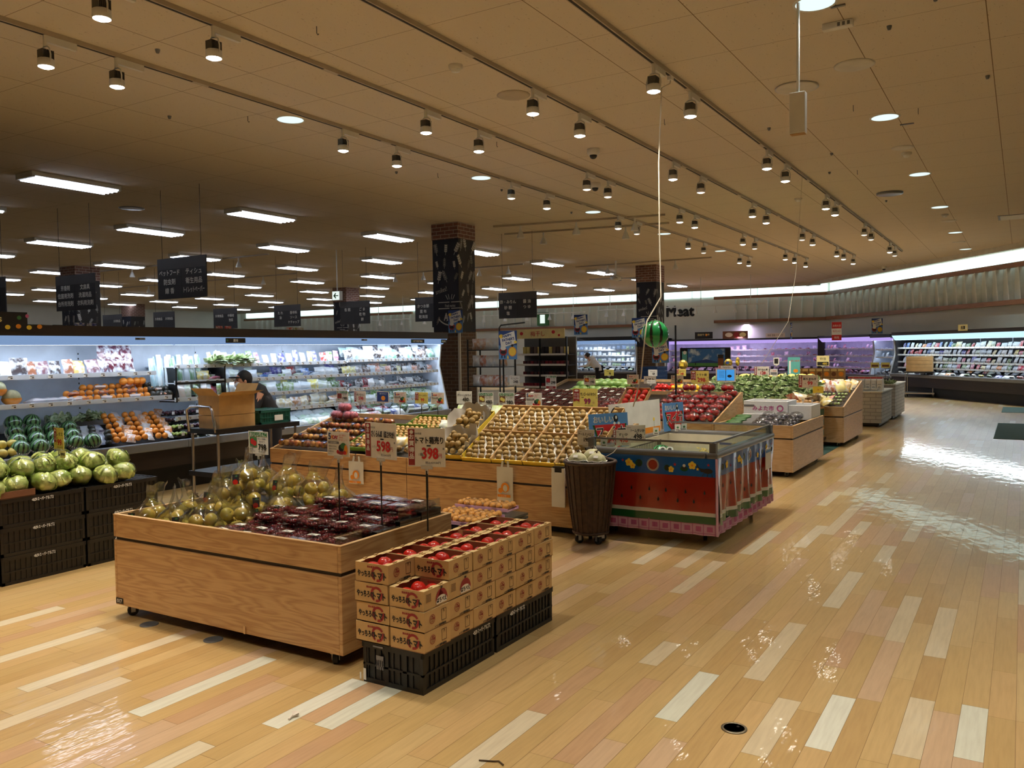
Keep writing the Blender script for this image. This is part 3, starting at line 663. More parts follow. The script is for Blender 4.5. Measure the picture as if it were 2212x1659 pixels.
for i, (x, y) in enumerate(((4.35,5.95), (7.2,2.9), (9.6,2.45), (11.3,2.1), (12.5,2.35), (6.7,.55), (8.9,.3), (15.5,2.0), (5.6,7.5), (9.0,7.3), (10.9,6.8), (13.4,6.9), (15.8,6.6), (7.1,.9))):
    tag(place('sprinkler_head', hk, None, (x, y, HC)), 'small dark sprinkler head on the ceiling boards', 'sprinkler', 'ceiling sprinklers')
ck = MB(); ck.tube([(0,0,0), (0,0,-.05), (.012,0,-.06), (.02,0,-.05)], .004, 5)
ckm = ck.mesh('ceiling_hook', M['gunmetal'])
for x, y in ((4.7,4.55), (7.6,4.35), (8.6,3.3), (6.05,6.85), (9.4,6.9), (5.9,1.5), (9.2,1.5), (9.7,.95), (12.6,2.0), (8.4,5.3)):
    tag(place('ceiling_hook', ckm, None, (x, y, HC)), 'tiny dark hook screwed into the ceiling boards', 'hook', 'ceiling hooks')
o = thing('ceiling_sensor', 'white rectangular sensor box on the ceiling by the hanging pole', 'sensor', (6.8, 1.22, HC))
MB().box(-.03, -.11, -.05, .03, .11, 0).build('case', M['lamp_white'], o, bevel=.006)
mb = MB()
for k in range(3): mb.box(-.031, -.09+k*.035, -.04, -.029, -.07+k*.035, -.012)
mb.build('port', M['gunmetal'], o)
mb = MB(); mb.box(-.012, -.05, -.012, .012, .05, 0); tag(mb.build('ceiling_rail', M['gunmetal'], None, (6.47, 1.16, HC)), 'short dark metal rail on the ceiling beyond the sensor box', 'rail')
mb = MB(); mb.box(-.012, -.07, -.012, .012, .07, 0); tag(mb.build('ceiling_rail', M['gunmetal'], None, (10.3, 1.12, HC)), 'short dark metal rail on the ceiling below the second downlight', 'rail')
for i, (x, y, s_) in enumerate(((8.0, -.35, 1), (12.4, -.35, 1), (19, .1, 1))):
    o = thing('air_vent', f'square white ceiling air vent, {ordn(i)} along the right edge', 'vent', (x, y, HC)); mb = MB()
    mb.box(-.3, -.3, -.012, .3, .3, -.004); mb.build('cover', M['white_paint'], o)
    mb = MB(); mb.box(-.34, -.34, -.006, .34, -.3, 0); mb.box(-.34, .3, -.006, .34, .34, 0); mb.box(-.34, -.3, -.006, -.3, .3, 0); mb.box(.3, -.3, -.006, .34, .3, 0); mb.build('slot', M['gunmetal'], o)
# pole with a white box
o = thing('hanging_pole', 'white pole with a white rectangular box hanging from the ceiling', 'pole', (6.25, 1.39, 0))
MB().cyl((0,0,3.36), (0,0,HC), .011, n=10).build('pole', M['lamp_white'], o)
MB().box(-.035, -.055, 3.07, .035, .055, 3.36).build('end_box', M['lamp_white'], o, bevel=.004)
MB().box(-.03, -.05, 3.066, .03, .05, 3.072).build('socket_plate', M['kraft_dim'], o)
# ceiling fan
o = thing('ceiling_fan', 'white ceiling fan under the far fluorescent lights', 'fan', (21.5, 9.7, HC))
MB().cyl((0,0,0), (0,0,-.5), .025, n=8).build('rod', M['lamp_white'], o); MB().lathe([(.05,-.4), (.16,-.45), (.16,-.52), (.05,-.56), (0,-.56)], 16).build('motor', M['lamp_white'], o)
for k in range(4):
    a = k*PI/2+.3; mb = MB(); mb.M = Matrix.Rotation(a, 4, 'Z'); mb.box(.15, -.065, -.5, .75, .065, -.488); mb.build('blade', M['gunmetal'], o)
# ------------------------------------------------------------------ display tables
def caster(parent, x, y, r=.032, yaw=0.0):
    mb = MB(); mb.M = Matrix.Translation((x, y, 0)) @ Matrix.Rotation(yaw, 4, 'Z')
    mb.box(-.03, -.022, r*2-.004, .03, .022, r*2+.012); mb.box(-.012, -.02, r*.7, .012, -.016, r*2); mb.box(-.012, .016, r*.7, .012, .02, r*2)
    c = mb.build('caster', M['steel'], parent)
    w = MB(); w.M = mb.M; w.cyl((0, -.013, r), (0, .013, r), r, n=16); w.build('wheel', M['rubber'], c)
def display_table(label, x0, x1, y0, y1, top, groove, bot, wd='oak', joints=(), number=None, group=None, rot=0.0):
    cx, cy_ = (x0+x1)/2, (y0+y1)/2
    o = thing('display_table', label, 'display table', (cx, cy_, 0), rot, group)
    hx, hy = (x1-x0)/2, (y1-y0)/2; th = .022
    for nm, a, b_ in (('lower_panel', bot, groove-.009), ('upper_panel', groove+.009, top)):
        for side in range(4):
            mb = MB()
            if side == 0: mb.box(-hx, -hy+th, a, -hx+th, hy-th, b_)
            elif side == 1: mb.box(hx-th, -hy+th, a, hx, hy-th, b_)
            elif side == 2: mb.box(-hx, -hy, a, hx, -hy+th, b_)
            else: mb.box(-hx, hy-th, a, hx, hy, b_)
            mb.build(nm, M[wd], o, bevel=.004)
    mb = MB(); mb.box(-hx+.012, -hy+.012, bot+.02, hx-.012, hy-.012, groove+.012); mb.build('core', M['dark_brown'], o)
    mb = MB(); mb.box(-hx+th, -hy+th, groove+.015, hx-th, hy-th, groove+.03); mb.build('deck', M['dark_brown'], o)
    mb = MB(); e = .003
    mb.box(-hx-.001, -hy-.001, top-.002, -hx+th, hy+.001, top+.002); mb.box(hx-th, -hy-.001, top-.002, hx+.001, hy+.001, top+.002); mb.box(-hx+th, -hy-.001, top-.002, hx-th, -hy+th, top+.002); mb.box(-hx+th, hy-th, top-.002, hx-th, hy+.001, top+.002)
    mb.build('top_edge', M['oak_edge'], o)
    for j in joints:
        mb = MB(); mb.box(-hx-.001, j-cy_-.002, bot, -hx+.002, j-cy_+.002, top); mb.build('panel_joint', M['dark_brown'], o)
    for sx in (-1, 1):
        for sy in (-1, 1): caster(o, sx*(hx-.05), sy*(hy-.09), .5*(bot-.005), .5*sx*sy)
    if number:
        mb = MB(); mb.M = face_m((-hx-.0015, hy-.04, bot+.026)); mb.box(-.033, -.017, 0, .033, .017, .001, 0); mb.text(number, 0, 0, .03, 1, z=.0014, bold=.0006); mb.build('number_sticker', [M['ink'], M['white_ink']], o)
    return o
T1 = (2.985, 3.925, 2.825, 4.62); T1Z = .607
display_table('oak display table on casters piled with bagged apples and cherry packs', *T1, T1Z, .465, .066, number='017', rot=.012)
mb = MB(); mb.M = Matrix.Translation((2.98, 3.5, .09)); mb.box(-.003, -.006, -.02, 0, .006, .02); tag(mb.build('splinter_patch', M['oak_edge']), 'small pale chip on the bottom edge of the front oak table', 'wood chip')
for i, (x, y) in enumerate(((2.96,4.28), (2.97,3.74))):
    mb = MB(); mb.lathe([(.052, 0), (.052, .003), (.046, .005), (.044, .004), (0, .004)], 24); tag(mb.build('floor_cover', M['gunmetal'], None, (x, y, 0)), ['dark round floor cover near the caster of the front oak table', 'dark round floor cover under the middle of the front oak table'][i], 'floor cover')
o = thing('floor_outlet', 'round steel floor outlet cover set in the open plank floor', 'floor outlet', (3.312, .988, 0))
MB().lathe([(.052, 0), (.052, .004), (.043, .006), (.041, .004)], 32).build('rim', M['disc_steel'], o); MB().lathe([(0, .0045), (.041, .0045)], 32).build('lid', M['disc_steel'], o)
mb = MB(); mb.cyl((0,0,.0045), (0,0,.006), .006, n=10); mb.build('screw', M['black_metal'], o, (.015, -.012, 0))
# wrapper scrap and thin stem lying on the floor
mb = MB(); mb.tube([(0,0,.006), (.03,.012,.01), (.06,.005,.008)], .005, 6); mb.poly([(.025,0,.012), (.05,-.014,.02), (.06,.012,.016), (.035,.02,.024)]); tag(mb.build('paper_scrap', M['paper_warm'], None, (2.46, 2.63, 0), ), 'crumpled pale wrapper scrap on the planks before the black crates', 'scrap')
mb = MB(); mb.tube([(0,0,.004), (.02,-.05,.004), (.03,-.07,.005), (.015,-.1,.004)], .003, 5); tag(mb.build('dry_twig', M['stem'], None, (2.57, 1.74, 0)), 'thin dry stem lying on the open planks', 'stem')

# ------------------------------------------------------------------ folding crates
def crate_mesh(l, w, h, mt, slots=16):
    """l along y, w along x"""
    mb = MB(); t = .012
    for z0, z1, g in ((0, .022, .004), (h-.028, h, 0), (h*.42, h*.47, .003)):
        for sx in (0, 1):
            x = g if sx == 0 else w-t-g
            mb.box(x, g, z0, x+t, l-g, z1)
            y = g if sx == 0 else l-t-g
            mb.box(g, y, z0, w-g, y+t, z1)
    for x in (.004, w-.024):
        for y in (.004, l-.024): mb.box(x, y, 0, x+.02, y+.02, h)
    n = int(slots*l/.6)
    for i in range(n):
        y = .03 + (l-.06)*i/(n-1)
        for x in (.006, w-.012): mb.box(x, y-.004, .02, x+.006, y+.004, h-.02)
    n2 = int(slots*w/.6)
    for i in range(n2):
        x = .03 + (w-.06)*i/(n2-1)
        for y in (.006, l-.012): mb.box(x-.004, y, .02, x+.004, y+.006, h-.02)
    for fy in (.3, .6):
        for x in (.003, w-.011): mb.box(x, l*fy-.012, .01, x+.008, l*fy+.012, h-.01)
    mb.box(.012, .012, .004, w-.012, l-.012, .012)
    for k in range(7): mb.box(.01, l*(k+.5)/7-.012, h-.012, w-.01, l*(k+.5)/7+.012, h-.004)
    for x in (.011, w-.0125): mb.box(x, .02, .02, x+.0015, l-.02, h-.03)
    for y in (.011, l-.0125): mb.box(.02, y, .02, w-.02, y+.0015, h-.03)
    return mb.mesh('crate_body', M[mt])
def logo_mesh(w=.16):
    mb = MB(); mb.text('スーパーアルプス', .025, 0, .028, 0, wmax=w*.7, z=.001, bold=.0007)
    mb.text('ALPS', -.052, .002, .02, 0, wmax=.03, z=.001, bold=.0006); mb.ring((-.052, .012, .001), .02, .0235, 12, 0, -2.6, -.5)
    return mb.mesh('printed_logo', M['white_ink'])
LOGO = logo_mesh()
CR_X = crate_mesh(.36, .6, .195, 'black_plastic')       # long side along x
def crate_x(x, y, z, label, logo=True, lx=.3, sticker=False):
    o = thing('plastic_crate', label, 'crate', (x, y, z), group='black plastic crates'); place('crate_body', CR_X, o)
    if logo:
        p = place('printed_logo', LOGO, o); p.matrix_local = face_m((lx, -.0015, .168), PI/2)
    if sticker:
        mb = MB(); mb.M = face_m((-.002, .25, .12)); mb.box(-.022, -.03, 0, .022, .02, .001)
        for k in range(4): mb.box(-.02+k*.011, -.045, 0, -.014+k*.011, .0, .001)
        mb.build('torn_sticker', M['grey_ink'], o)
        mb = MB(); mb.M = face_m((-.002, .34, .03)); mb.box(-.012, -.02, 0, .004, .035, .001); mb.box(-.035, -.02, 0, -.026, .012, .001); mb.build('scuff_label', M['paper'], o)
        mb = MB(); mb.M = face_m((-.002, .26, .18)); mb.box(-.03, -.004, 0, .03, .004, .001); mb.build('worn_rim', M['grey_ink'], o)
    return o
crate_x(2.94, 2.285, 0, 'black folding crate with torn sticker under the near tomato cartons', lx=.47, sticker=True)
crate_x(3.555, 2.285, 0, 'black folding crate under the far tomato cartons', lx=.2)
# crates carrying the lettuces
for col, (x, nm) in enumerate(((2.345, 'at the picture edge'), (2.955, 'in the middle column'), (3.565, 'in the column nearest the produce case'))):
    for lv in range(3):
        crate_x(x, 5.855, lv*.196, f"black crate {('on the floor', 'second from the floor', 'topmost')[lv]} {nm} of the lettuce stand", lx=.29)
        if lv == 2: crate_x(x, 6.23, lv*.196, f'black crate in the back row {nm} of the lettuce stand', logo=False)
        else: crate_x(x, 6.23, lv*.196, f"black crate {('on the floor', 'in the middle layer')[lv]} in the back row {nm} of the lettuce stand", logo=False)
mb = MB(); mb.box(2.4, 5.852, .590, 3.2, 5.858, .638); mb.box(2.4, 5.852, .588, 3.2, 6.25, .594); tag(mb.build('cardboard_tray', M['card_dark']), 'brown cardboard tray edge under the lettuces at the picture edge', 'tray')
# lettuces in clear film
def bumpy(seed, k):
    rr = random.Random(seed); ph = [rr.uniform(0, 6.3) for _ in range(6)]
    def f(x, y, z): return 1 + k*(math.sin(5*x+ph[0])*math.sin(4*y+ph[1]) + .6*math.sin(9*y+ph[2]+3*z) + .5*math.sin(11*x+ph[3])*math.sin(8*z+ph[4]))
    return f
LET = []
for s_ in range(4):
    mb = MB(); mb.sph((0,0,.068), .088, .08, .066, 22, 14, fn=bumpy(s_, .07)); LET.append(mb.mesh('head', M['lettuce']))
LEAFY = []
for s_ in range(3):
    mb = MB(); rr = random.Random(40+s_)
    for k in range(7):
        a = rr.uniform(0, 6.28); h = rr.uniform(.02, .1); r0 = .074; pts = []
        for i in range(4):
            row = []
            for j in range(5):
                aa = a + (j-2)*.22; zz = h + i*.018; rrr = r0*math.sqrt(max(.05, 1-((zz-.068)/.075)**2))+.008+.008*math.sin(j*2.1+i)
                row.append((rrr*math.cos(aa)*1.1, rrr*math.sin(aa), zz))
            pts.append(row)
        v = [p for row in pts for p in row]; mb.add(v, [(i*5+j, i*5+j+1, (i+1)*5+j+1, (i+1)*5+j) for i in range(3) for j in range(4)], 0, True)
    LEAFY.append(mb.mesh('outer_leaves', M['lettuce']))
mb = MB(); mb.sph((0,0,.07), .096, .087, .073, 16, 10, fn=bumpy(77, .05)); FILMB = mb.mesh('clear_film', M['film'])
lr = random.Random(8); k = 0
spots = [(2.62+.165*i+lr.uniform(-.02,.02), 5.95+lr.uniform(-.02,.02), .592) for i in range(9)] + [(2.66+.165*i, 6.13+lr.uniform(-.02,.02), .592) for i in range(9)] + [(2.7+.165*i, 6.31, .592) for i in range(9)]
spots += [(2.72+.17*i, 6.06+lr.uniform(-.03,.03), .69) for i in range(8)] + [(2.78+.17*i, 6.24+lr.uniform(-.03,.03), .70) for i in range(7)] + [(2.72+.17*i, 6.48, .592) for i in range(8)]
for x, y, z in spots:
    o = thing('lettuce', 'pale green lettuce wrapped in clear film on the black crates', 'lettuce', (x, y, z), group='wrapped lettuces on the black crates', rot=(lr.uniform(-.4,.4), lr.uniform(-.4,.4), lr.uniform(0,6.28)))
    place('head', LET[k % 4], o); place('outer_leaves', LEAFY[k % 3], o); place('clear_film', FILMB, o); k += 1

# ------------------------------------------------------------------ apples in bags, cherries in packs
def apple_geo(mb, c, r, tilt):
    mb.M = Matrix.Translation(c) @ tilt
    prof = []
    for i in range(13):
        a = -PI/2 + PI*i/12; rr = math.cos(a)*r; z = math.sin(a)*r*.92
        if i > 9: z -= (i-9)**2*r*.028
        if i < 3: z += (3-i)**2*r*.02
        prof.append((max(rr, 0.0005 if i in (0,12) else rr), z))
    mb.lathe(prof, 16)
def make_apple_bag(seed):
    rr = random.Random(seed); o = thing('apple_bag', 'x', 'bag of apples', (0,0,-30))
    pos = [(-.062,-.045,.042), (.03,-.055,.042), (-.02,.045,.042), (.075,.03,.042), (-.03,-.005,.108), (.05,-.01,.106)]
    for p in pos:
        mb = MB(); t_ = Matrix.Rotation(rr.uniform(-.9,.9), 4, 'X') @ Matrix.Rotation(rr.uniform(-.9,.9), 4, 'Y'); apple_geo(mb, (p[0]+rr.uniform(-.006,.006), p[1]+rr.uniform(-.006,.006), p[2]), .042, t_)
        a = mb.build('apple', M['apple'], o)
        s_ = MB(); s_.M = mb.M; s_.cyl((0,0,.028), (.004,0,.044), .0018, n=5); s_.build('stem', M['stem'], a)
    mb = MB(); ph = [rr.uniform(0,6) for _ in range(4)]; v = []; fs = []; n = 18; lay = [(.0,.85), (.04,1.0), (.09,.98), (.13,.82), (.165,.55), (.2,.5), (.25,.62), (.28,.66)]
    for i, (z, s_) in enumerate(lay):
        for j in range(n):
            a = 2*PI*j/n; w = 1+.07*math.sin(3*a+ph[0]+z*30)+.06*math.sin(5*a+ph[1]-z*50)
            fl = 1.0 if i < 4 else max(.12, 1-(i-3)*.3)
            v.append((.128*s_*w*math.cos(a) + (i > 4)*.02*(i-4), .115*s_*w*math.sin(a)*fl, z+.002+.008*math.sin(4*a+ph[2])*(i > 2)))
    for i in range(len(lay)-1):
        for j in range(n): fs.append((i*n+j, i*n+(j+1) % n, (i+1)*n+(j+1) % n, (i+1)*n+j))
    mb.add(v, fs, 0, True); mb.build('clear_bag', M['film'], o)
    mb = MB(); mb.M = face_m((-.122, rr.uniform(-.05,.05), .10), rr.uniform(-.4,.4), -.25); mb.box(-.02, -.03, 0, .02, .03, .001, 0); mb.disc((-.004, -.018, .0015), .016, 14, 1); mb.poly([(.004,.012,.0015), (.012,.02,.0015), (.004,.026,.0015), (-.006,.018,.0015)], 2); mb.build('label_card', [M['ink'], M['tomato'], M['green_ink']], o)
    return o
AB = [make_apple_bag(i) for i in range(3)]; abu = [0]*3
bags = [(3.14,4.48,.487,.2), (3.13,4.25,.487,.9), (3.14,4.03,.487,-.4), (3.36,4.42,.49,1.4), (3.36,4.2,.50,.3), (3.35,3.99,.49,2.2), (3.55,4.3,.56,.0), (3.54,4.06,.55,1.0), (3.57,3.84,.52,.4), (3.78,4.22,.63,.8), (3.77,3.99,.63,.1), (3.78,3.76,.6,-.3), (3.79,3.58,.56,.5), (3.62,4.5,.5,.4), (3.82,4.46,.55,1.2), (3.6, 4.16, .68, .6)]
for i, (x, y, z, rz) in enumerate(bags):
    lab = 'clear bag of yellow green apples, ' + ['at the front outer corner of the oak table', 'second along the front edge of the oak table', 'third along the front edge beside the cherry packs', 'behind the front corner bag', 'in the middle row of the apple pile', 'in the middle row beside the cherry packs', 'in the third row of the apple pile', 'third row second bag of the apple pile', 'third row beside the cherries', 'back row outer bag of the apple pile', 'back row middle bag of the apple pile', 'back row inner bag of the apple pile', 'back row nearest the price card 798', 'outer edge of the third apple row', 'outer back corner of the apple table', 'on the very top of the apple pile'][i]
    s_ = AB[i % 3]
    if not abu[i % 3]: o = s_; o.location = (x, y, z); o.rotation_euler = (0, 0, rz); o['label'] = lab; o['group'] = 'bags of apples'; abu[i % 3] = 1
    else: o = copy_thing(s_, (x, y, z), rz, lab, 'bags of apples')
# a black riser under the back of the piles
mb = MB(); mb.box(3.46, 2.87, .488, 3.9, 4.58, .55); mb.box(3.7, 3.5, .55, 3.9, 4.4, .6); tag(mb.build('riser_block', M['black_plastic']), 'black riser under the back half of the apple and cherry piles', 'riser')
def make_cherry_pack(seed):
    rr = random.Random(seed); o = thing('cherry_pack', 'x', 'cherry pack', (0,0,-31))
    mb = MB()
    for i in range(5):
        for j in range(7):
            mb.sph((-.045+i*.0225+rr.uniform(-.004,.004), -.066+j*.022+rr.uniform(-.004,.004), .020+rr.uniform(-.003,.008)), .0135, nu=8, nv=6)
    c = mb.build('cherries', M['cherry'], o); c['kind'] = 'stuff'
    mb = MB()
    def ring(z, a, b_): return [(-a, -b_, z), (a, -b_, z), (a, b_, z), (-a, b_, z)]
    rs = [ring(.001, .05, .075), ring(.024, .058, .083), ring(.025, .064, .09), ring(.027, .064, .09), ring(.028, .056, .081), ring(.046, .05, .074)]
    v = [p for r_ in rs for p in r_]; fs = [(i*4+k, i*4+(k+1) % 4, (i+1)*4+(k+1) % 4, (i+1)*4+k) for i in range(5) for k in range(4)] + [(20,21,22,23)]
    mb.add(v, fs); mb.build('clear_box', M['film'], o)
    mb = MB(); mb.box(-.03, -.03, .0465, .008, .03, .0472, 0); mb.box(-.026, -.02, .0473, -.022, .022, .0475, 1); mb.box(-.018, -.02, .0473, -.015, .01, .0475, 1); mb.box(-.01, .004, .0473, -.002, .024, .0475, 1); mb.build('price_label', [M['paper'], M['ink']], o)
    return o
CP = [make_cherry_pack(i) for i in range(3)]; cpu = [0]*3; k = 0; cr = random.Random(2)
def put_cherry(x, y, z, rz, tx=0.0):
    global k
    lab = 'clear plastic pack of dark red cherries on the front oak table'; s_ = CP[k % 3]
    if not cpu[k % 3]: o = s_; o.location = (x, y, z); o.rotation_euler = (0, tx, rz); o['label'] = lab; o['group'] = 'cherry packs on the front table'; cpu[k % 3] = 1
    else: copy_thing(s_, (x, y, z), None, lab, 'cherry packs on the front table', rot=(cr.uniform(-.06,.06), tx, rz))
    k += 1
for r_, (x, z, nl) in enumerate(((3.075, .49, 2), (3.215, .49, 2), (3.355, .49, 3), (3.50, .55, 2), (3.645, .55, 3), (3.79, .55, 3))):
    n = (5, 5, 5, 5, 4, 3)[r_]
    for j in range(n):
        for lv in range(nl):
            put_cherry(x+cr.uniform(-.012,.012)+lv*.008, 2.97+j*.187+cr.uniform(-.012,.012)+(.06 if lv % 2 else 0), z+.046*lv+.001, cr.uniform(-.1,.1))
# clear dividers and a black folding crate at the end of the cherry pile
for i, (a, b_) in enumerate((((3.05,2.9), (3.5,2.9)), ((3.52,2.885), (3.9,2.885)))):
    mb = MB(); mb.box(a[0], a[1], .5+.06*i, b_[0], a[1]+.003, .64+.06*i); tag(mb.build('clear_divider', M['clear_sheet']), ['clear plastic divider beside the front cherry packs', 'clear plastic divider beside the rear cherry packs'][i], 'divider')
for i in range(3):
    mb = MB(); mb.box(3.3+.19*i, 2.852, .56+.012*i, 3.48+.19*i, 2.882, .607+.02*i); mb.box(3.3+.19*i, 2.85, .6+.02*i, 3.48+.19*i, 2.885, .615+.02*i); tag(mb.build('tray_edge', M['tray_black']), f'black plastic tray, {ordn(i)} along the end of the cherry pile', 'tray')
# loquats on black crates behind the front table
for i in range(2):
    mb = MB(); me_ = CR_X
    o = crate_x(4.02, 2.72, .0+i*.196, ['black crate on the floor under the loquat packs', 'black crate second under the loquat packs'][i], logo=False)
for i in range(5):
    mb = MB(); mb.box(4.02, 2.715, .40+i*.022, 4.62, 3.09, .415+i*.022); tag(mb.build('stacked_tray', M['tray_black']), f'flat black tray, {ordn(i)} from below in the stack under the loquats', 'tray', 'black trays under the loquats')
lqm = MB().sph((0,0,0), .023, .021, .021, 10, 7).mesh('loquat', M['loquat'])
lt = MB(); lt.box(-.07,-.1,0,.07,.1,.006); lt.box(-.07,-.1,.006,-.064,.1,.02); lt.box(.064,-.1,.006,.07,.1,.02); ltm = lt.mesh('pink_tray', M['pink_check'])
for i in range(3):
    for j in range(2):
        o = thing('loquat_pack', f'pink tray of orange loquats, {ordn(i*2+j)} on the black trays behind the cherries', 'loquat pack', (4.12+.17*i, 2.83+.2*j, .512+.03*(i == 2)), group='loquat packs')
        place('tray', ltm, o)
        for a in range(3):
            for b_ in range(4): place('loquat', lqm, o, (-.045+.045*a, -.07+.046*b_, .028), (cr.uniform(-1,1), cr.uniform(-1,1), cr.uniform(0,6)))
        fm = MB(); fm.sph((0,0,.012), .075, .105, .042, 12, 6); fm.build('clear_film', M['film'], o)

# ------------------------------------------------------------------ tomato cartons
BX, BY, BZ = .198, .196, .092
def carton_mesh():
    mb = MB(); t = .004
    mb.box(0, 0, 0, BX, BY, .004, 1)
    for (x0, x1) in ((0, t), (BX-t, BX)): mb.box(x0, 0, 0, x1, BY, BZ, 0)
    for (y0, y1) in ((0, t), (BY-t, BY)): mb.box(t, y0, 0, BX-t, y1, BZ, 0)
    for (x0, x1) in ((t, t+.0008), (BX-t-.0008, BX-t)): mb.box(x0, t, .004, x1, BY-t, BZ-.001, 1)
    for (y0, y1) in ((t, t+.0008), (BY-t-.0008, BY-t)): mb.box(t, y0, .004, BX-t, y1, BZ-.001, 1)
    for s_ in (0, 1):                                  # folded flanges with notches
        f = (lambda y: y) if s_ == 0 else (lambda y: BY-y)
        prof = [(0, 0), (BX, 0), (BX, .030), (BX*.84, .030), (BX*.78, .020), (BX*.62, .020), (BX*.56, .030), (BX*.44, .030), (BX*.38, .020), (BX*.22, .020), (BX*.16, .030), (0, .030)]
        mb.add([(x, f(y), BZ+.0006) for x, y in prof], [tuple(range(len(prof)))], 2)
        for fx in (.3, .7):
            mb.box(BX*fx-.012, min(f(.004), f(.012)), BZ, BX*fx+.012, max(f(.004), f(.012)), BZ+.006, 0)
    return mb.mesh('carton_body', [M['card'], M['card_in'], M['card_light']])
CART = carton_mesh()
def front_print():
    mb = MB(); mb.ring((.034, .0, .0006), .024, .036, 26, 1, .5, PI*1.35); mb.ring((.034, .0, .0006), .024, .036, 26, 1, PI*1.45, PI*2.1)
    mb.text('やっちろの', -.035, -.004, .034, 0, wmax=.098, z=.001, bold=.0013); mb.text('トマト', .050, -.008, .040, 0, wmax=.072, z=.001, bold=.0016); mb.text('熊本県産', -.004, .030, .011, 1, z=.001, bold=.0005)
    return mb.mesh('brush_lettering', [M['ink'], M['maroon']])
def side_print():
    mb = MB(); mb.ring((-.04, .004, .0006), .019, .0215, 24, 0); mb.text('八代産', -.04, .006, .011, 0, z=.001, bold=.0006); mb.text('トマト', -.04, -.007, .008, 0, z=.001, bold=.0004); mb.text('選果', -.04, .016, .007, 0, z=.001, bold=.0003)
    for (x0, y0, x1, y1) in ((.03, -.022, .066, -.0205), (.03, .0295, .066, .031), (.03, -.022, .0312, .031), (.0648, -.022, .066, .031), (.047, .02, .049, .03)): mb.box(x0, y0, 0, x1, y1, .0008, 1)
    mb.text('2 S', .048, .018, .012, 1, z=.001); mb.text('トマト選果場組合', .022, -.036, .011, 1, wmax=.085, z=.001, bold=.0006)
    return mb.mesh('side_lettering', [M['maroon'], M['ink']])
def hachi_print():
    mb = MB()
    mb.add([(.034+.046*math.cos(PI*i/20), -.02+.052*math.sin(PI*i/20), .0006) for i in range(21)] + [(-.012, -.036, .0006), (.08, -.036, .0006)][::-1], [tuple(range(21)) + (21, 22)], 0)
    mb.add([(.034+.041*math.cos(PI*i/20), -.022+.024*math.sin(PI*i/20), .0009) for i in range(21)] + [(.075, -.036, .0009), (-.007, -.036, .0009)][::-1], [tuple(range(21)) + (21, 22)], 2)
    mb.text('はちべえ', .034, -.018, .026, 1, wmax=.074, z=.0012, bold=.0012)
    for a in (-.6, 0, .6): mb.poly([(.034, .03, .001), (.034+math.sin(a)*.014-.004, .03+math.cos(a)*.012, .001), (.034+math.sin(a)*.014+.004, .03+math.cos(a)*.012, .001)], 1)
    mb.box(-.085, -.01, 0, -.045, .03, .0008, 3)
    for k in range(6): mb.box(-.082, -.006+k*.006, .0008, -.048, -.004+k*.006, .001, 1)
    return mb.mesh('side_lettering', [M['maroon'], M['ink'], M['paper_warm'], M['kraft_dim']])
FP, SP, HP = front_print(), side_print(), hachi_print()
TOM = MB().sph((0,0,0), .04, .04, .034, 16, 11, fn=lambda x, y, z: 1+.03*math.cos(5*math.atan2(y, x))-.12*max(0, abs(z)-.8)).mesh('tomato', M['tomato'])
tr_ = random.Random(4)
for col in range(6):
    for row in range(2):
        top = 3 if not (col == 0 and row == 0) else 2
        for lv in range(top+1):
            side = 'on the aisle side' if row == 0 else 'against the oak table'
            lab = f"open tomato carton, {('bottom', 'second', 'third', 'top')[lv]} of the {ordn(col)} stack {side}"
            x = 2.935+col*.2+tr_.uniform(-.004,.004); y = 2.275+row*.203+(-.004 if col == 0 else 0)+tr_.uniform(-.003,.003); z = .197+lv*.0935
            o = thing('tomato_carton', lab, 'carton', (x, y, z), tr_.uniform(-.015,.015), 'tomato cartons')
            place('carton_body', CART, o)
            p = place('front_lettering', FP, o); p.matrix_local = face_m((-.0008, BY/2, BZ/2))
            hp = (col == 0 and row == 0 and lv == 2) or (col == 1 and row == 0 and lv == 2)
            p = place('side_lettering', HP if hp else SP, o); p.matrix_local = face_m((BX/2, -.0008, BZ/2), PI/2)
            if lv == top:
                for a in range(2):
                    for b_ in range(2):
                        tag(place('tomato', TOM, None, (x+.055+a*.088, y+.055+b_*.085, z+.045+tr_.uniform(0,.012)), (tr_.uniform(-.5,.5), tr_.uniform(-.5,.5), tr_.uniform(0,6))), f'red tomato in the top carton of the {ordn(col)} stack {side}', 'tomato', f'tomatoes in the top carton, {ordn(col)} stack {side}')
# ------------------------------------------------------------------ cards and signs
def draw(mb, items, mats, w, h):
    """items in fractions of the half width and half height"""
    def mi(n):
        if n not in mats: mats.append(n)
        return mats.index(n)
    hw, hh = w/2, h/2
    for n, it in enumerate(items):
        k = it[0]; z = .0012 + n*.00012
        if k == 't':
            _, s, x, y, size, col = it[:6]; wm = it[6]*w if len(it) > 6 and it[6] else None; bo = it[7]*h if len(it) > 7 else 0; ro = it[8] if len(it) > 8 else 0
            mb.text(s, x*hw, y*hh, size*h, mi(col), wmax=wm, z=z, bold=bo, rot=ro)
        elif k == 'b':
            _, x0, y0, x1, y1, col = it; mb.add([(x0*hw,y0*hh,z), (x1*hw,y0*hh,z), (x1*hw,y1*hh,z), (x0*hw,y1*hh,z)], [(0,1,2,3)], mi(col))
        elif k == 'd': _, x, y, rx, ry, col = it; mb.disc((x*hw, y*hh, z), rx*hw, 24, mi(col), ry*hh)
        elif k == 'p': _, pts, col = it; mb.add([(x*hw, y*hh, z) for x, y in pts], [tuple(range(len(pts)))], mi(col))
        elif k == 'r': _, x, y, r0, r1, col, a0, a1 = it; mb.ring((x*hw, y*hh, z), r0*hh, r1*hh, 24, mi(col), a0, a1)
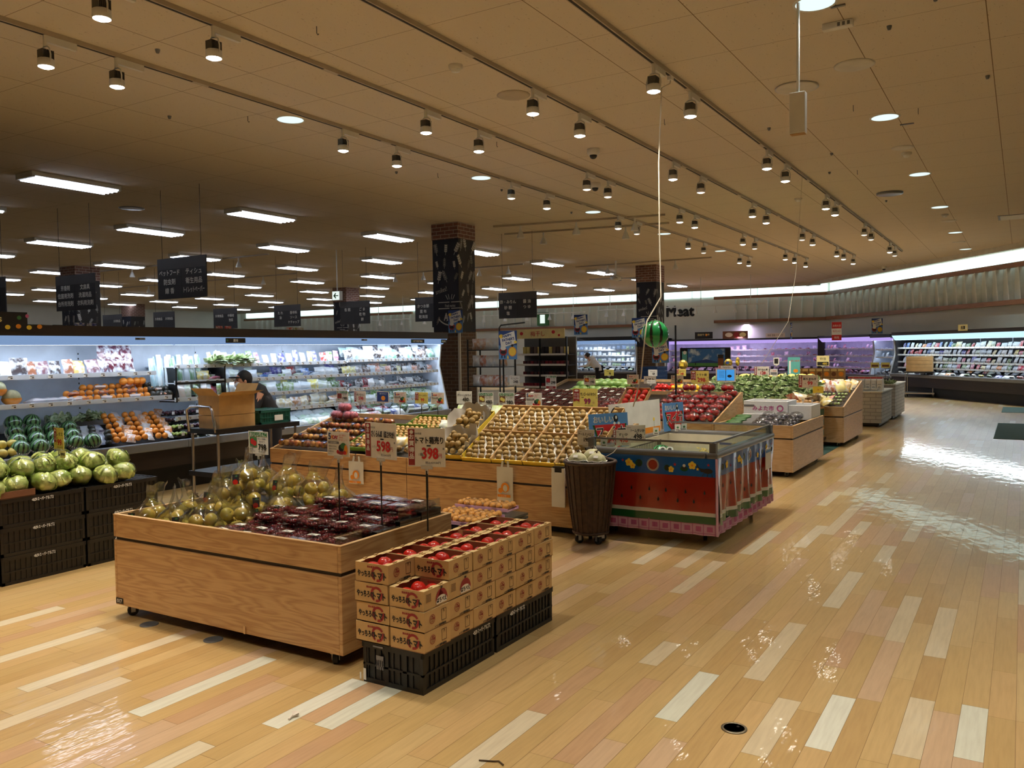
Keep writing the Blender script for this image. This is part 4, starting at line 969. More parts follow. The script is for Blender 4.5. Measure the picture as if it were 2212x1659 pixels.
def card(label, c, w, h, items, board='paper', yaw=0.0, foot=None, cat='price card', name='price_card', pitch=0.0, group=None, th=.003, pole='black_metal', pr=.005):
    z0 = foot if foot is not None else c[2]-h/2
    o = thing(name, label, cat, (c[0], c[1], z0), 0, group)
    L = Vector((0, 0, c[2]-z0))
    mb = MB(); mb.M = face_m(L, yaw, pitch); mb.box(-w/2, -h/2, -th, w/2, h/2, 0); mb.build('board', M[board], o)
    if items:
        mats = []; mb = MB(); mb.M = face_m(L, yaw, pitch); draw(mb, items, mats, w, h)
        mb.build('lettering', [M[n] for n in mats], o)
    if foot is not None:
        mb = MB(); mb.M = face_m(L, yaw, pitch); mb.box(-.03, -h/2-.012, -.006, .03, -h/2+.006, .004); mb.box(-.007, -h/2-.035, -.004, .007, -h/2-.01, .004); mb.build('clip', M['plug'], o)
        mb = MB(); zc = c[2]-z0-h/2-.02; mb.cyl((0,0,0), (0,0,zc), pr*.75, n=8); mb.cyl((0,0,zc*.55), (0,0,zc), pr, n=8); mb.build('pole', M[pole], o)
    return o
def price(nm, pr, col='red_ink', ribbon=True, sub='1パック', origin='山形県産', tax='税込645.84円', rib='maroon', big=.40):
    it = []
    if ribbon: it += [('b', -.97, -.93, -.63, .95, rib)] + [('t', ch, -.8, .55-.34*i, .15, 'white_ink', None, .004) for i, ch in enumerate('お買得品')] + [('d', -.8, .80, .1, .1, 'paper')]
    it += [('t', origin, -.48 if ribbon else -.7, .72, .06, 'ink'), ('t', nm, .17 if ribbon else 0, .38, .2, 'ink', .74 if ribbon else .9, .006)]
    it += [('t', sub, -.3, -.36, .09, 'ink'), ('t', pr, .2, -.30, big, col, .42, .014), ('t', '円', .72, -.42, .13, col), ('t', tax, .35, -.78, .075, 'ink', .6), ('b', .88, -.1, .95, .0, 'grey_ink'), ('b', .02, .06, .24, .13, 'ink')]
    return it
def yellow_price(nm, pr, tax='税込106.92円', pc='maroon'):
    return [('b', -.97, -.12, -.45, .93, 'maroon'), ('p', [(-.97,-.12), (-.45,-.12), (-.45,-.42), (-.71,-.28), (-.97,-.42)], 'maroon'), ('d', -.71, .76, .17, .1, 'paper_warm'), ('t', '広告', -.71, .36, .17, 'paper_warm', .22), ('t', 'の品', -.71, .0, .17, 'paper_warm', .22),
            ('t', nm, .24, .42, .2, 'ink', .62, .004), ('t', pr, .18, -.34, .40, pc, .42, .014), ('t', '円', .68, -.5, .13, pc), ('t', tax, .3, -.8, .08, 'ink'), ('b', -.3, .02, -.1, .08, 'ink'), ('t', '1コ', -.55, -.52, .1, 'ink'), ('b', .88, -.02, .95, .08, 'grey_ink')]
def five():
    return [('t', '5', -.76, .62, .36, 'blue_ink', None, .012), ('t', 'A', -.56, .58, .2, 'orange_ink', None, .01), ('t', 'D', -.38, .56, .2, 'red_ink', None, .008), ('t', 'A', -.22, .56, .2, 'purple_ink', None, .008), ('t', 'Y', -.08, .56, .2, 'red_ink', None, .008), ('t', '毎日 野菜と', .42, .74, .08, 'red_ink'), ('t', '果物を', .3, .56, .08, 'red_ink'), ('t', '食べましょう!', .46, .36, .08, 'red_ink', .5), ('b', -.9, .02, .1, .2, 'grey_ink'), ('t', '1日の目標は', -.4, .11, .07, 'white_ink'),
            ('t', '野菜は1日350g', -.48, -.2, .07, 'ink', .46), ('t', '果物は1日200g', -.48, -.42, .07, 'ink', .46), ('t', '料理5皿分', -.62, -.62, .07, 'ink'), ('t', '食べよう', -.7, -.82, .06, 'ink'), ('d', .3, -.3, .24, .3, 'ink'), ('d', .5, -.12, .26, .26, 'green_ink'), ('d', .72, -.42, .16, .4, 'orange_ink'), ('d', .0, -.62, .12, .16, 'red_ink'), ('d', .3, -.7, .3, .14, 'maroon'), ('d', .62, -.66, .14, .16, 'red_ink')]
def photo_card(head, pr, pic='brown_ink', pic2='orange_ink', hd='teal_ink'):
    return [('b', -.92, .55, .92, .92, 'green_ink'), ('t', head, 0, .73, .2, 'white_ink', .86, .004), ('b', -.88, -.4, -.12, .48, pic), ('d', -.6, .1, .2, .26, pic2), ('d', -.36, -.05, .2, .24, pic2), ('t', '毎日の健康に', .42, .36, .1, 'ink', .46), ('t', '食べきり', .4, .12, .1, 'ink', .46), ('t', pr, .42, -.36, .36, 'ink', .4, .012), ('t', '円', .86, -.48, .1, 'ink'), ('t', '税込862.84円', .4, -.78, .08, 'ink'), ('b', -.85, -.62, -.5, -.54, 'ink'), ('b', -.85, -.78, -.3, -.74, 'grey_ink')]
def father(c, w, h, yaw, label, foot=None):
    it = [('b', -1, -1, 1, -.02, 'sky_ink'), ('b', -1, -.02, 1, 1, 'blue_ink'), ('p', [(-.9, .62), (.72, .98), (.92, .12), (-.72, -.2)], 'white_ink'), ('d', -.72, .62, .24, .14, 'yellow_ink'), ('d', .84, .2, .16, .1, 'yellow_ink'),
          ('t', 'HAPPY', -.06, .66, .13, 'blue_ink', .5, .006, .14), ('t', "FATHER'S", .06, .40, .13, 'blue_ink', .66, .006, .14), ('t', 'DAY', .12, .15, .13, 'blue_ink', .34, .006, .14),
          ('d', -.5, -.42, .42, .32, 'maroon'), ('d', -.5, -.22, .3, .14, 'white_ink'), ('d', -.5, -.50, .3, .12, 'ink'), ('d', .5, -.46, .44, .34, 'orange_ink'), ('d', .5, -.46, .36, .28, 'yellow_ink'), ('b', -.72, -.9, -.6, -.72, 'ink'), ('b', -.4, -.9, -.28, -.72, 'ink'), ('p', [(-.1,-.96), (.1,-.96), (.05,-.74), (-.05,-.74)], 'yellow_ink'), ('p', [(.36,-.06), (.5,-.14), (.64,-.06), (.58,.06), (.42,.06)], 'ink')]
    return card(label, c, w, h, it, 'sky_ink', yaw, foot, 'poster', 'fathers_day_poster')
# cards standing on the front table
card('white card with 5 A DAY in coloured letters on a black pole', (3.42, 3.22, 1.045), .17, .135, five(), yaw=-.05, foot=.61)
card('large white cherry price card with a red ribbon and 598', (3.4, 2.90, 1.08), .255, .19, price('さくらんぼ（紅さやか）', '598'), yaw=-.18, foot=.63)
card('large white tomato price card with a red ribbon and 398', (3.36, 2.565, 1.065), .20, .195, price('トマト箱売り', '398', sub='1箱', origin='熊本県産', tax='税込429.84円'), yaw=.28, foot=.64, pr=.006)
card('white photo card with 798 standing behind the apple bags', (3.93, 4.43, .945), .20, .155, photo_card('おいしいりんご', '798', 'green_ink', 'red_ink'), yaw=-.05, foot=.6)
card('yellow lettuce price card with a ribbon and 99', (3.52, 6.1, .94), .125, .16, yellow_price('レタス', '99', pc='red_ink'), 'paper_yellow', yaw=.0, foot=.66)
card('small cream origin card under the yellow lettuce price card', (3.5, 6.02, .83), .06, .055, [('t', '長野県産', 0, 0, .4, 'ink', .8, .01)], 'cream', yaw=.05)

# ------------------------------------------------------------------ aisle signs
def aisle_sign(c, w, h, num, left, right, label):
    o = thing('aisle_sign', label, 'aisle sign', (c[0], c[1], c[2]))
    mb = MB(); mb.M = face_m((0,0,0)); mb.box(-w/2, -h/2, -.015, w/2, h/2, 0); mb.build('board', M['sign_grey'], o)
    mb = MB(); mb.M = face_m((0,0,0)); mb.box(-w/2, h*.23, 0, w/2, h/2, .002); mb.build('header', M['sign_head'], o)
    mats = []; it = [('t', num, 0, .73, .2, 'white_ink')]
    for i, s in enumerate(left): it.append(('t', s, -.5, .28-.44*i, .155, 'white_ink', .42, .003))
    for i, s in enumerate(right): it.append(('t', s, .5, .28-.44*i, .155, 'white_ink', .42, .003))
    it += [('b', -.004, -1, .004, .46, 'ink')] + [('b', -1, .06-.44*i, 1, .066-.44*i, 'ink') for i in range(2)]
    mb = MB(); mb.M = face_m((0,0,0)); draw(mb, [(x[:]) for x in it], mats, w, h)
    mb.build('lettering', [M[n] for n in mats], o)
    for s in (-1, 1):
        mb = MB(); mb.cyl((.008, s*w*.4, h/2), (.008, s*w*.4, HC-c[2]), .004, n=5); mb.build('wire', M['black_metal'], o)
aisle_sign((8.0, 10.55, 2.68), 1.10, .60, '1', ('ペットフード', '防虫剤', '線 香'), ('ティシュ', '衛生用品', 'トイレットペーパー'), 'dark hanging aisle sign with number 1 over the left produce case')
aisle_sign((8.0, 13.24, 2.59), 1.10, .58, '2', ('芳香剤', '住居用洗剤', '台所用洗剤'), ('文房具', '洗濯用品', '衣料用洗剤'), 'dark hanging aisle sign with number 2 in front of a chalkboard column')
aisle_sign((8.0, 15.9, 2.62), 1.10, .70, '3', ('', '', ''), ('', '', ''), 'dark hanging aisle sign cut by the left picture edge')
for num, y, l, r_, lab in (('14', 9.01, ('酢・みりん', '砂 糖', '塩'), ('醤 油', 'つ ゆ', ''), 'beside the tall chalkboard column and above the plum shelf'), ('15', 11.24, ('かつお節', '昆 布', '乾海苔'), ('', '', ''), 'partly hidden behind the tall chalkboard column'), ('16', 13.5, ('缶 詰', '', ''), ('ご ま', '乾 物', '餅'), 'in front of the chalkboard column by the exit sign'),
                         ('17', 15.75, ('た れ', '油', ''), ('香辛料', 'ソース', 'ケチャップ'), 'above a red snack packet'), ('18', 18.05, ('冷凍食品', '', ''), ('中華材', '惣菜', ''), 'with red packets in front of it'), ('19', 20.6, ('冷凍食品', '', ''), ('冷凍食品', '', ''), 'right of the farthest column'), ('20', 23.0, ('', '', ''), ('冷凍食品', '', ''), 'left of the farthest column')):
    aisle_sign((15.0, y, 2.49), .92, .54, num, l, r_, f'dark hanging aisle sign with number {num} {lab}')
# green exit signs
o = thing('exit_sign', 'white exit sign with a green arrow hanging on a rod', 'exit sign', (14.9, 13.95, 2.9))
mb = MB(); mb.box(-.05, -.12, -.11, .05, .12, .11); mb.build('housing', M['white_paint'], o)
mb = MB(); mb.M = face_m((-.051, 0, 0)); mb.box(-.11, -.1, 0, .11, .1, .002); mb.build('lit_face', M['exit_light'], o)
mb = MB(); mb.M = face_m((-.0535, 0, 0)); mb.box(-.05, -.012, 0, .08, .012, .001); mb.poly([(-.08, 0, .001), (-.01, .07, .001), (.015, .05, .001), (-.03, 0, .001)]); mb.poly([(-.08, 0, .001), (-.03, 0, .001), (.015, -.05, .001), (-.01, -.07, .001)]); mb.build('arrow', M['green_ink'], o)
mb = MB(); mb.cyl((0,0,.11), (0,0,1.1), .012, n=6); mb.build('rod', M['lamp_white'], o)
o = thing('exit_sign', 'small far green exit sign on the white wall', 'exit sign', (34.1, 19.1, 2.98))
mb = MB(); mb.box(-.04, -.3, -.3, .04, .3, .3); mb.build('housing', M['green_ink'], o); mb = MB(); mb.M = face_m((-.042, 0, 0)); mb.box(-.14, -.2, 0, .12, .2, .002); mb.build('lit_face', M['exit_light'], o)
# posters
father((13.05, 9.22, 2.11), .33, .43, .0, "Father's Day poster on the front of the tall chalkboard column")
father((11.0, 6.79, 1.63), .33, .44, .0, "Father's Day poster in a black frame stand beside the plum shelf")
father((18.0, 9.05, 2.14), .36, .48, .0, "Father's Day poster above the blue white dairy case")
father((18.0, 7.55, 2.03), .36, .45, .0, "Father's Day poster just left of the striped ball", )
father((13.0, 5.08, 1.49), .29, .36, .0, "Father's Day poster half hidden behind the striped ball")
father((30.0, 4.13, 2.19), .34, .50, .0, "Father's Day poster on the wall at the end of the pink meat case")
father((30.0, 6.9, 2.1), .10, .55, 1.1, "Father's Day poster seen edge-on above the meat case")
mb = MB(); mb.tube([(11.03, 6.96, .9), (11.03, 6.96, 1.9), (11.03, 6.93, 1.94), (11.03, 6.5, 1.97)], .012, 8); tag(mb.build('poster_stand', M['black_metal']), "black bent stand holding the Father's Day poster by the plum shelf", 'stand')
mb = MB(); mb.cyl((10.95, 4.06, .90), (10.95, 4.06, 1.86), .013, n=10); tag(mb.build('poster_pole', M['black_metal']), 'tall black pole rising from the red tomato packs beside the ball', 'pole')
# strings
mb = MB(); mb.tube([(7.19, 2.70, 3.93), (7.18, 2.70, 3.90), (7.13, 2.76, 3.86), (7.1, 2.78, 3.2), (7.08, 2.77, 2.6), (6.98, 2.72, 2.0), (6.68, 2.73, 1.78), (6.6, 2.72, 1.62), (6.66, 2.78, 1.3), (6.7, 2.87, 1.05)], .006, 6); o = mb.build('hanging_string', M['cord']); tag(o, 'pale cord hanging from the fourth track past the striped ball', 'cord')
mb = MB(); mb.box(7.16, 2.68, 3.93, 7.22, 2.72, 3.965); pl = mb.build('track_plug', M['lamp_white'], o)
mb = MB(); mb.tube([(12.4, 2.70, 3.95), (12.3, 2.72, 3.3), (12.2, 2.74, 2.6), (12.0, 2.8, 1.9), (11.7, 3.1, 1.3)], .004, 5); tag(mb.build('hanging_string', M['cord']), 'thin pale cord hanging over the far vegetables', 'cord')
o = thing('beach_ball', 'green striped watermelon beach ball hanging over the freezer', 'ball', (6.8, 2.705, 1.672))
mb = MB(); mb.sph((0,0,0), .118, nu=32, nv=20); mb.build('ball_skin', M['beach_ball'], o); mb = MB(); mb.cyl((0,0,.114), (0,0,.128), .009, n=8); mb.build('valve', M['white_paint'], o)
# ------------------------------------------------------------------ sloped produce tables
def sloped_table(label, x0, x1, y0, y1, zf, zb, groove, bot, joints=(), wd='oak'):
    o = display_table(label, x0, x1, y0, y1, zf, groove, bot, wd, joints)
    o2 = o; cx, cyy = (x0+x1)/2, (y0+y1)/2
    hx, hy = (x1-x0)/2, (y1-y0)/2
    mb = MB(); mb.add([(-hx+.02, -hy+.02, zf-.03), (-hx+.02, hy-.02, zf-.03), (hx-.02, hy-.02, zb-.05), (hx-.02, -hy+.02, zb-.05), (-hx+.02, -hy+.02, zf-.045), (-hx+.02, hy-.02, zf-.045), (hx-.02, hy-.02, zb-.065), (hx-.02, -hy+.02, zb-.065)], [(0,3,2,1), (4,5,6,7), (0,1,5,4), (1,2,6,5), (2,3,7,6), (3,0,4,7)]); mb.build('slope_board', M['dark_brown'], o)
    for s in (-1, 1):
        mb = MB(); y = s*(hy-.011); mb.prism([(-hx, zf), (hx, zf), (hx, zb), (hx-.06, zb)], y-.011, y+.011, 'y'); mb.build('side_board', M[wd], o)
    mb = MB(); mb.box(hx-.022, -hy+.022, zf, hx, hy-.022, zb); mb.build('back_board', M['oak_edge'], o)
    return o
T2 = (6.17, 7.27, 3.06, 6.78)
sloped_table('long sloped oak table of peaches, kiwis and kiwi trays', *T2, .548, .85, .395, .055, joints=(4.95,))
T2A = math.atan2(.25, 1.03)
# black kick plinth under it
mb = MB(); mb.box(6.23, 3.1, 0, 7.2, 6.7, .06); tag(mb.build('plinth', M['toe_black']), 'black plinth under the long sloped oak table', 'plinth')
def slope_frame(x, y, z, ang): return Matrix.Translation((x, y, z)) @ Matrix.Rotation(-ang, 4, 'Y')
# peach packs, five rows
PCH = []
for s_ in range(2):
    mb = MB(); mb.sph((0,0,0), .036, .036, .035, 14, 10, fn=lambda x, y, z: 1-.06*max(0, math.cos(math.atan2(y, x)))**8); PCH.append(mb.mesh('peach', M['peach']))
mb = MB(); mb.sph((0,0,.036), .043, .155, .042, 10, 12, fn=lambda x, y, z: 1+.03*math.sin(12*y)); PF = mb.mesh('clear_film', M['film'])
mb = MB(); mb.M = face_m((-.022, 0, .066), 0, -.9); mb.box(-.02, -.014, 0, .02, .014, .001, 0); mb.box(-.012, -.006, .001, .012, .002, .0013, 1); PL = mb.mesh('blue_label', [M['blue_ink'], M['white_ink']])
pr_ = random.Random(6)
def peach_pack(x, y, z, lab, rz=0.0):
    o = thing('peach_pack', lab, 'peach pack', (x, y, z), rz, 'peach packs on the sloped table')
    for i in range(4): place('peach', PCH[i % 2], o, (pr_.uniform(-.004,.004), -.108+.072*i, .036), (pr_.uniform(-2,2), pr_.uniform(-2,2), pr_.uniform(0,6)))
    place('clear_film', PF, o); place('blue_label', PL, o, (0, pr_.choice((-.06, .02, .08)), 0))
for r_ in range(5):
    x = 6.275 + r_*.19; z = .553 + .243*(x-6.2)
    for j in range(4 if r_ < 3 else 3):
        y = 6.60 - j*.305 - r_*.012
        if y < 5.65: continue
        peach_pack(x, y, z, f'peach pack, {ordn(j)} from the outer end of the {ordn(r_)} row', pr_.uniform(-.06,.06))
# pink net rolls at the top corner
for i, (x, y, z) in enumerate(((7.03, 6.62, .80), (7.03, 6.42, .80), (7.06, 6.53, .885))):
    o = thing('net_fruit_pack', ['pink net fruit pack at the outer back corner of the peach table', 'pink net fruit pack beside the one at the outer corner', 'pink net fruit pack lying on top of two others'][i], 'fruit pack', (x, y, z), pr_.uniform(-.2,.2))
    mb = MB(); mb.sph((0,-.04,.045), .046, .05, .044, 14, 9); mb.sph((0,.04,.045), .046, .05, .044, 14, 9); mb.build('pink_net', M['net_pink'], o)
    mb = MB()
    for k in range(9): mb.ring((0,0,0), .0455, .049, 14) if False else None
    for k in range(-4, 5): mb.tube([(.048*math.cos(a), k*.018+.012*math.sin(2*a), .045+.048*math.sin(a)) for a in [i_*PI/7 for i_ in range(14)]], .0022, 4, closed=True)
    mb.build('net_weave', M['pink_check'], o)
    mb = MB(); mb.sph((0,0,.046), .056, .104, .052, 12, 8); mb.build('clear_film', M['film'], o)
# kiwis
KW = MB().sph((0,0,0), .034, .026, .026, 12, 8).mesh('kiwi', M['kiwi']); KG = MB().sph((0,0,0), .032, .022, .022, 12, 8).mesh('kiwi', M['kiwi_gold'])
kr = random.Random(9)
def kraft_tray(fr, l, w, h, lab, mt='card', inner='card_in', front=None, name='cardboard_tray'):
    o = thing(name, lab, 'tray', (0,0,0)); o.matrix_world = fr
    mb = MB(); mb.box(0, -w/2, 0, l, w/2, .004); mb.build('floor', M[inner], o)
    for nm, b_ in (('side_wall', (0, -w/2, 0, l, -w/2+.005, h)), ('side_wall', (0, w/2-.005, 0, l, w/2, h)), ('end_wall', (l-.005, -w/2, 0, l, w/2, h*1.1)), ('front_wall', (0, -w/2, 0, .005, w/2, h*.8))):
        mb = MB(); mb.box(*b_); mb.build(nm, M[front if nm == 'front_wall' and front else mt], o)
    return o
KA = math.atan(.56)
for row in range(2):
    for c_ in range(4):
        y = 3.205 + c_*.322; s0 = row*.43
        fr = slope_frame(6.20+s0*math.cos(KA), y, .548+s0*math.sin(KA)+.004, KA)
        lab = f"cardboard tray of kiwis in the {('lower', 'upper')[row]} row, {ordn(c_)} from the melon basket"
        kraft_tray(fr, .42, .318, .055, lab, front='yellow_ink' if row == 0 else None)
        mb = MB(); mb.M = fr; v = [(.01+.40*i/8, -.15+.30*j/6, .008+.012*kr.random()) for i in range(9) for j in range(7)]
        mb.add(v, [(i*7+j, i*7+j+1, (i+1)*7+j+1, (i+1)*7+j) for i in range(8) for j in range(6)], 0, True); tag(mb.build('tray_liner', M['paper']), f"white crumpled liner in the {('lower', 'upper')[row]} kiwi tray, {ordn(c_)} from the melon basket", 'liner')
        for a in range(6):
            for b_ in range(4):
                p = fr @ Vector((.045+.064*a+kr.uniform(-.006,.006), -.115+.072*b_+(.03 if a % 2 else 0)+kr.uniform(-.006,.006), .036+kr.uniform(-.003,.008)))
                tag(place('kiwi', KW, None, p, (kr.uniform(-.6,.6), kr.uniform(-.6,.6), kr.uniform(0,6.3))), f"brown kiwi in the {('lower', 'upper')[row]} row tray, {ordn(c_)} from the basket", 'kiwi', f"kiwis in the {('lower', 'upper')[row]} tray, {ordn(c_)} from the basket")
# kiwis in plastic-lined yellow boxes
def lined_box(x, y, z, lab, grp):
    fr = slope_frame(x, y, z, .45); kraft_tray(fr, .36, .36, .06, lab, 'yellow_ink', 'paper', 'yellow_ink', 'yellow_box')
    mb = MB(); n = 28; v = []; fs = []
    for i, (s_, z_) in enumerate(((.62, .012), (.92, .03), (1.0, .09), (1.08, .13))):
        for k in range(n):
            a = 2*PI*k/n; q = max(abs(math.cos(a)), abs(math.sin(a))); rx = .17*s_/q*(1+.05*kr.uniform(-1,1)); zz = z_*(1+.35*kr.uniform(-1,1)) if i > 1 else z_
            if math.cos(a) < -.5 and i > 1: zz *= .55
            v.append((.18+rx*math.cos(a), rx*math.sin(a), zz))
    for i in range(3):
        for k in range(n): fs.append((i*n+k, i*n+(k+1) % n, (i+1)*n+(k+1) % n, (i+1)*n+k))
    mb.M = fr; mb.add(v, fs, 0, True); mb.add(v[:n], [tuple(range(n))[::-1]]); tag(mb.build('plastic_liner', M['plug']), 'crumpled pale plastic liner of the ' + lab, 'liner')
    pts = [(.07+.062*a, -.11+.073*b_, .045) for a in range(4) for b_ in range(4)] + [(.12+.065*a, -.07+.073*b_, .09) for a in range(3) for b_ in range(3)] + [(.2, .0, .125), (.26, .05, .12)]
    for p in pts:
        q = fr @ Vector((p[0]+kr.uniform(-.01,.01), p[1]+kr.uniform(-.01,.01), p[2]))
        tag(place('kiwi', KW, None, q, (kr.uniform(-.6,.6), kr.uniform(-.6,.6), kr.uniform(0,6.3)), 1.08), 'brown kiwi heaped in the ' + lab, 'kiwi', grp)
lined_box(6.21, 4.50, .56, 'plastic-lined yellow kiwi box at the front of the sloped table', 'kiwis in the front lined box')
lined_box(6.60, 4.60, .74, 'plastic-lined yellow kiwi box behind the front one', 'kiwis in the rear lined box')
# green trays with golden kiwis
for i, (x, y) in enumerate(((6.86, 5.30), (6.55, 5.42), (6.24, 5.55))):
    fr = slope_frame(x, y, .563+.243*(x-6.2), T2A+.1); kraft_tray(fr, .30, .46, .05, f"green corrugated tray of golden kiwis, {('back', 'middle', 'front')[i]} one", 'green_card', 'green_card', 'green_card', 'green_tray')
    for a in range(5):
        for b_ in range(7):
            p = fr @ Vector((.035+.055*a, -.19+.062*b_+(.02 if a % 2 else 0), .032))
            tag(place('kiwi', KG, None, p, (kr.uniform(-.3,.3), kr.uniform(-.3,.3), kr.uniform(-.5,.5)+.8)), f"golden kiwi in the {('back', 'middle', 'front')[i]} green tray", 'kiwi', f"golden kiwis in the {('back', 'middle', 'front')[i]} green tray")

# general wrapped goods --------------------------------------------------
def pillow_mesh(w, h, t, seed, name='pack'):
    """a filled, sealed bag standing on its lower edge: width along y, height z, thickness x"""
    rr = random.Random(seed); nu, nv = 9, 8; v = []; fs = []
    for side in (-1, 1):
        for j in range(nv+1):
            for i in range(nu+1):
                u = -1+2*i/nu; q = j/nv; th = t*.5*(1-u**4)*(math.sin(PI*min(1, q*1.08+.02))**.7 if q < .95 else .02)
                th = max(.0, th)*(1+.25*rr.uniform(-1,1)*(0 < i < nu))
                ww = 1+.06*math.sin(q*9+seed)
                v.append((side*th, u*w*.5*ww, q*h))
    n1 = (nu+1)*(nv+1)
    for s_ in (0, 1):
        for j in range(nv):
            for i in range(nu):
                a = s_*n1+j*(nu+1)+i; f = (a, a+1, a+nu+2, a+nu+1); fs.append(f if s_ else f[::-1])
    mb = MB(); mb.add(v, fs, 0, True); return mb.mesh(name, M['wrap'])
def tray_mesh(w, d, h, seed, name='pack'):
    rr = random.Random(seed); mb = MB()
    mb.add([(-d/2*.88,-w/2*.9,0), (d/2*.88,-w/2*.9,0), (d/2*.88,w/2*.9,0), (-d/2*.88,w/2*.9,0), (-d/2,-w/2,h*.5), (d/2,-w/2,h*.5), (d/2,w/2,h*.5), (-d/2,w/2,h*.5)], [(0,3,2,1), (0,1,5,4), (1,2,6,5), (2,3,7,6), (3,0,4,7)])
    n = 6; v = [(-d/2+d*i/n, -w/2+w*j/n, h*.5+h*.5*(math.sin(PI*i/n)*math.sin(PI*j/n))**.4*rr.uniform(.7,1.1)) for i in range(n+1) for j in range(n+1)]
    mb.add(v, [(i*(n+1)+j, i*(n+1)+j+1, (i+1)*(n+1)+j+1, (i+1)*(n+1)+j) for i in range(n) for j in range(n)], 0, True)
    return mb.mesh(name, M['wrap'])
PB = [pillow_mesh(.17, .2, .06, s_) for s_ in range(4)]; PW = [pillow_mesh(.24, .17, .08, s_+10) for s_ in range(3)]; PT = [pillow_mesh(.12, .26, .05, s_+20) for s_ in range(3)]; TR_ = [tray_mesh(.2, .14, .06, s_+30) for s_ in range(3)]
BXM = MB().box(-.05, -.05, 0, .05, .05, .2).mesh('pack', M['plain'])
def col(c): return srgb(c)
def pack(me, loc, rot, c, name, label, cat, group, sc=None): return tag(place(name, me, None, loc, rot, sc, col(c)), label, cat, group)
gr = random.Random(21)
# mixed kiwi bags between trays and boxes
for r_ in range(4):
    for j in range(2 if r_ else 3):
        x = 6.28+.26*r_; y = 4.78+j*.2+r_*.02; z = .565+.243*(x-6.2)
        o = thing('kiwi_bag', f'bag of brown kiwis, {ordn(j)} in {ordn(r_)} row beside the green trays', 'kiwi bag', (x, y, z), gr.uniform(-.3,.3), 'kiwi bags')
        for k_ in range(5): place('kiwi', KW, o, ((-.05, .0, .05, -.025, .03)[k_], (-.03, -.05, -.02, .035, .04)[k_], .03), (gr.uniform(-1,1), gr.uniform(-1,1), gr.uniform(0,6)))
        mb = MB(); mb.sph((0,0,.035), .095, .088, .045, 14, 8, fn=bumpy(r_*3+j, .08)); mb.build('clear_film', M['film'], o)
        place('bag_top', PW[j % 3], o, (.07, .0, .03), (0, .5, gr.uniform(-.5,.5)), (.6,.7,.7), col((216,220,190) if (r_+j) % 2 else (232,200,110)))
for i, (x, y) in enumerate(((7.1, 4.75), (7.13, 4.55), (7.05, 4.95), (6.95, 4.82))):
    pack(PB[i % 4], (x, y, .80), (0, .3, gr.uniform(-.4,.4)), (186,206,120), 'celery_pack', f'green and white vegetable pack at the back of the sloped table, {ordn(i)} of a few', 'vegetable pack', 'green vegetable packs behind the kiwis')
# cards along the back of the sloped table
ZB = .85
for i, (y, it, bd, lab) in enumerate(((6.79, photo_card('国産マンゴー', '1980', 'maroon', 'brown_ink'), 'paper_warm', 'first card from the outer end with a dark fruit photo'), (6.52, price('紅いりんご', '598'), 'paper_warm', 'second card from the outer end with red 598'), (6.18, [('b', -.93, -.82, .93, .9, 'blue_ink'), ('d', .1, -.2, .34, .42, 'orange_ink'), ('t', '香りのりんご', .1, .6, .14, 'white_ink', .7)], 'paper_warm', 'dark blue picture card with an orange fruit'),
                               (5.93, five(), 'paper_warm', 'pinkish 5 A DAY card next to the dark blue picture card'), (5.63, yellow_price('グリーンキウイ', '99', pc='red_ink'), 'paper_yellow', 'yellow green kiwi price card with 99'), (5.41, five(), 'paper_warm', 'pinkish 5 A DAY card beside the yellow price card'), (5.06, price('グリーンキウイ', '480', 'ink', False), 'paper', 'white green kiwi price card with 480'))):
    card(lab[0].upper()*0 + lab + ' on the sloped table', (7.3, y, 1.04 if i < 6 else 1.055), .18 if i < 6 else .20, .125 if i < 6 else .135, it, bd, yaw=-.03, foot=ZB)
for y, pr2, lab in ((4.80, '480', 'photo price card with 480 right of the white kiwi card'), (4.545, '980', 'photo price card with 980 behind the lined kiwi boxes')):
    card(lab, (7.32, y, 1.04), .19, .145, photo_card('サンゴールドキウイ', pr2, 'brown_ink', 'paper_yellow'), 'paper', foot=ZB)
card('white 5 A DAY card in front of the dark red fruit packs', (7.32, 4.22, 1.045), .185, .145, five(), 'paper', foot=ZB)
card('large yellow sun gold kiwi price card with purple 99', (7.32, 3.64, 1.075), .265, .185, yellow_price('サンゴールドキウイ', '99', pc='purple_ink'), 'paper_yellow', foot=.9)
card('white melon price card with 1980 on a black pole above the basket', (6.38, 3.17, .80), .16, .135, price('アールスメロン', '1980', 'ink', False, big=.36), 'paper', foot=.60, pole='black_plastic', pr=.008)
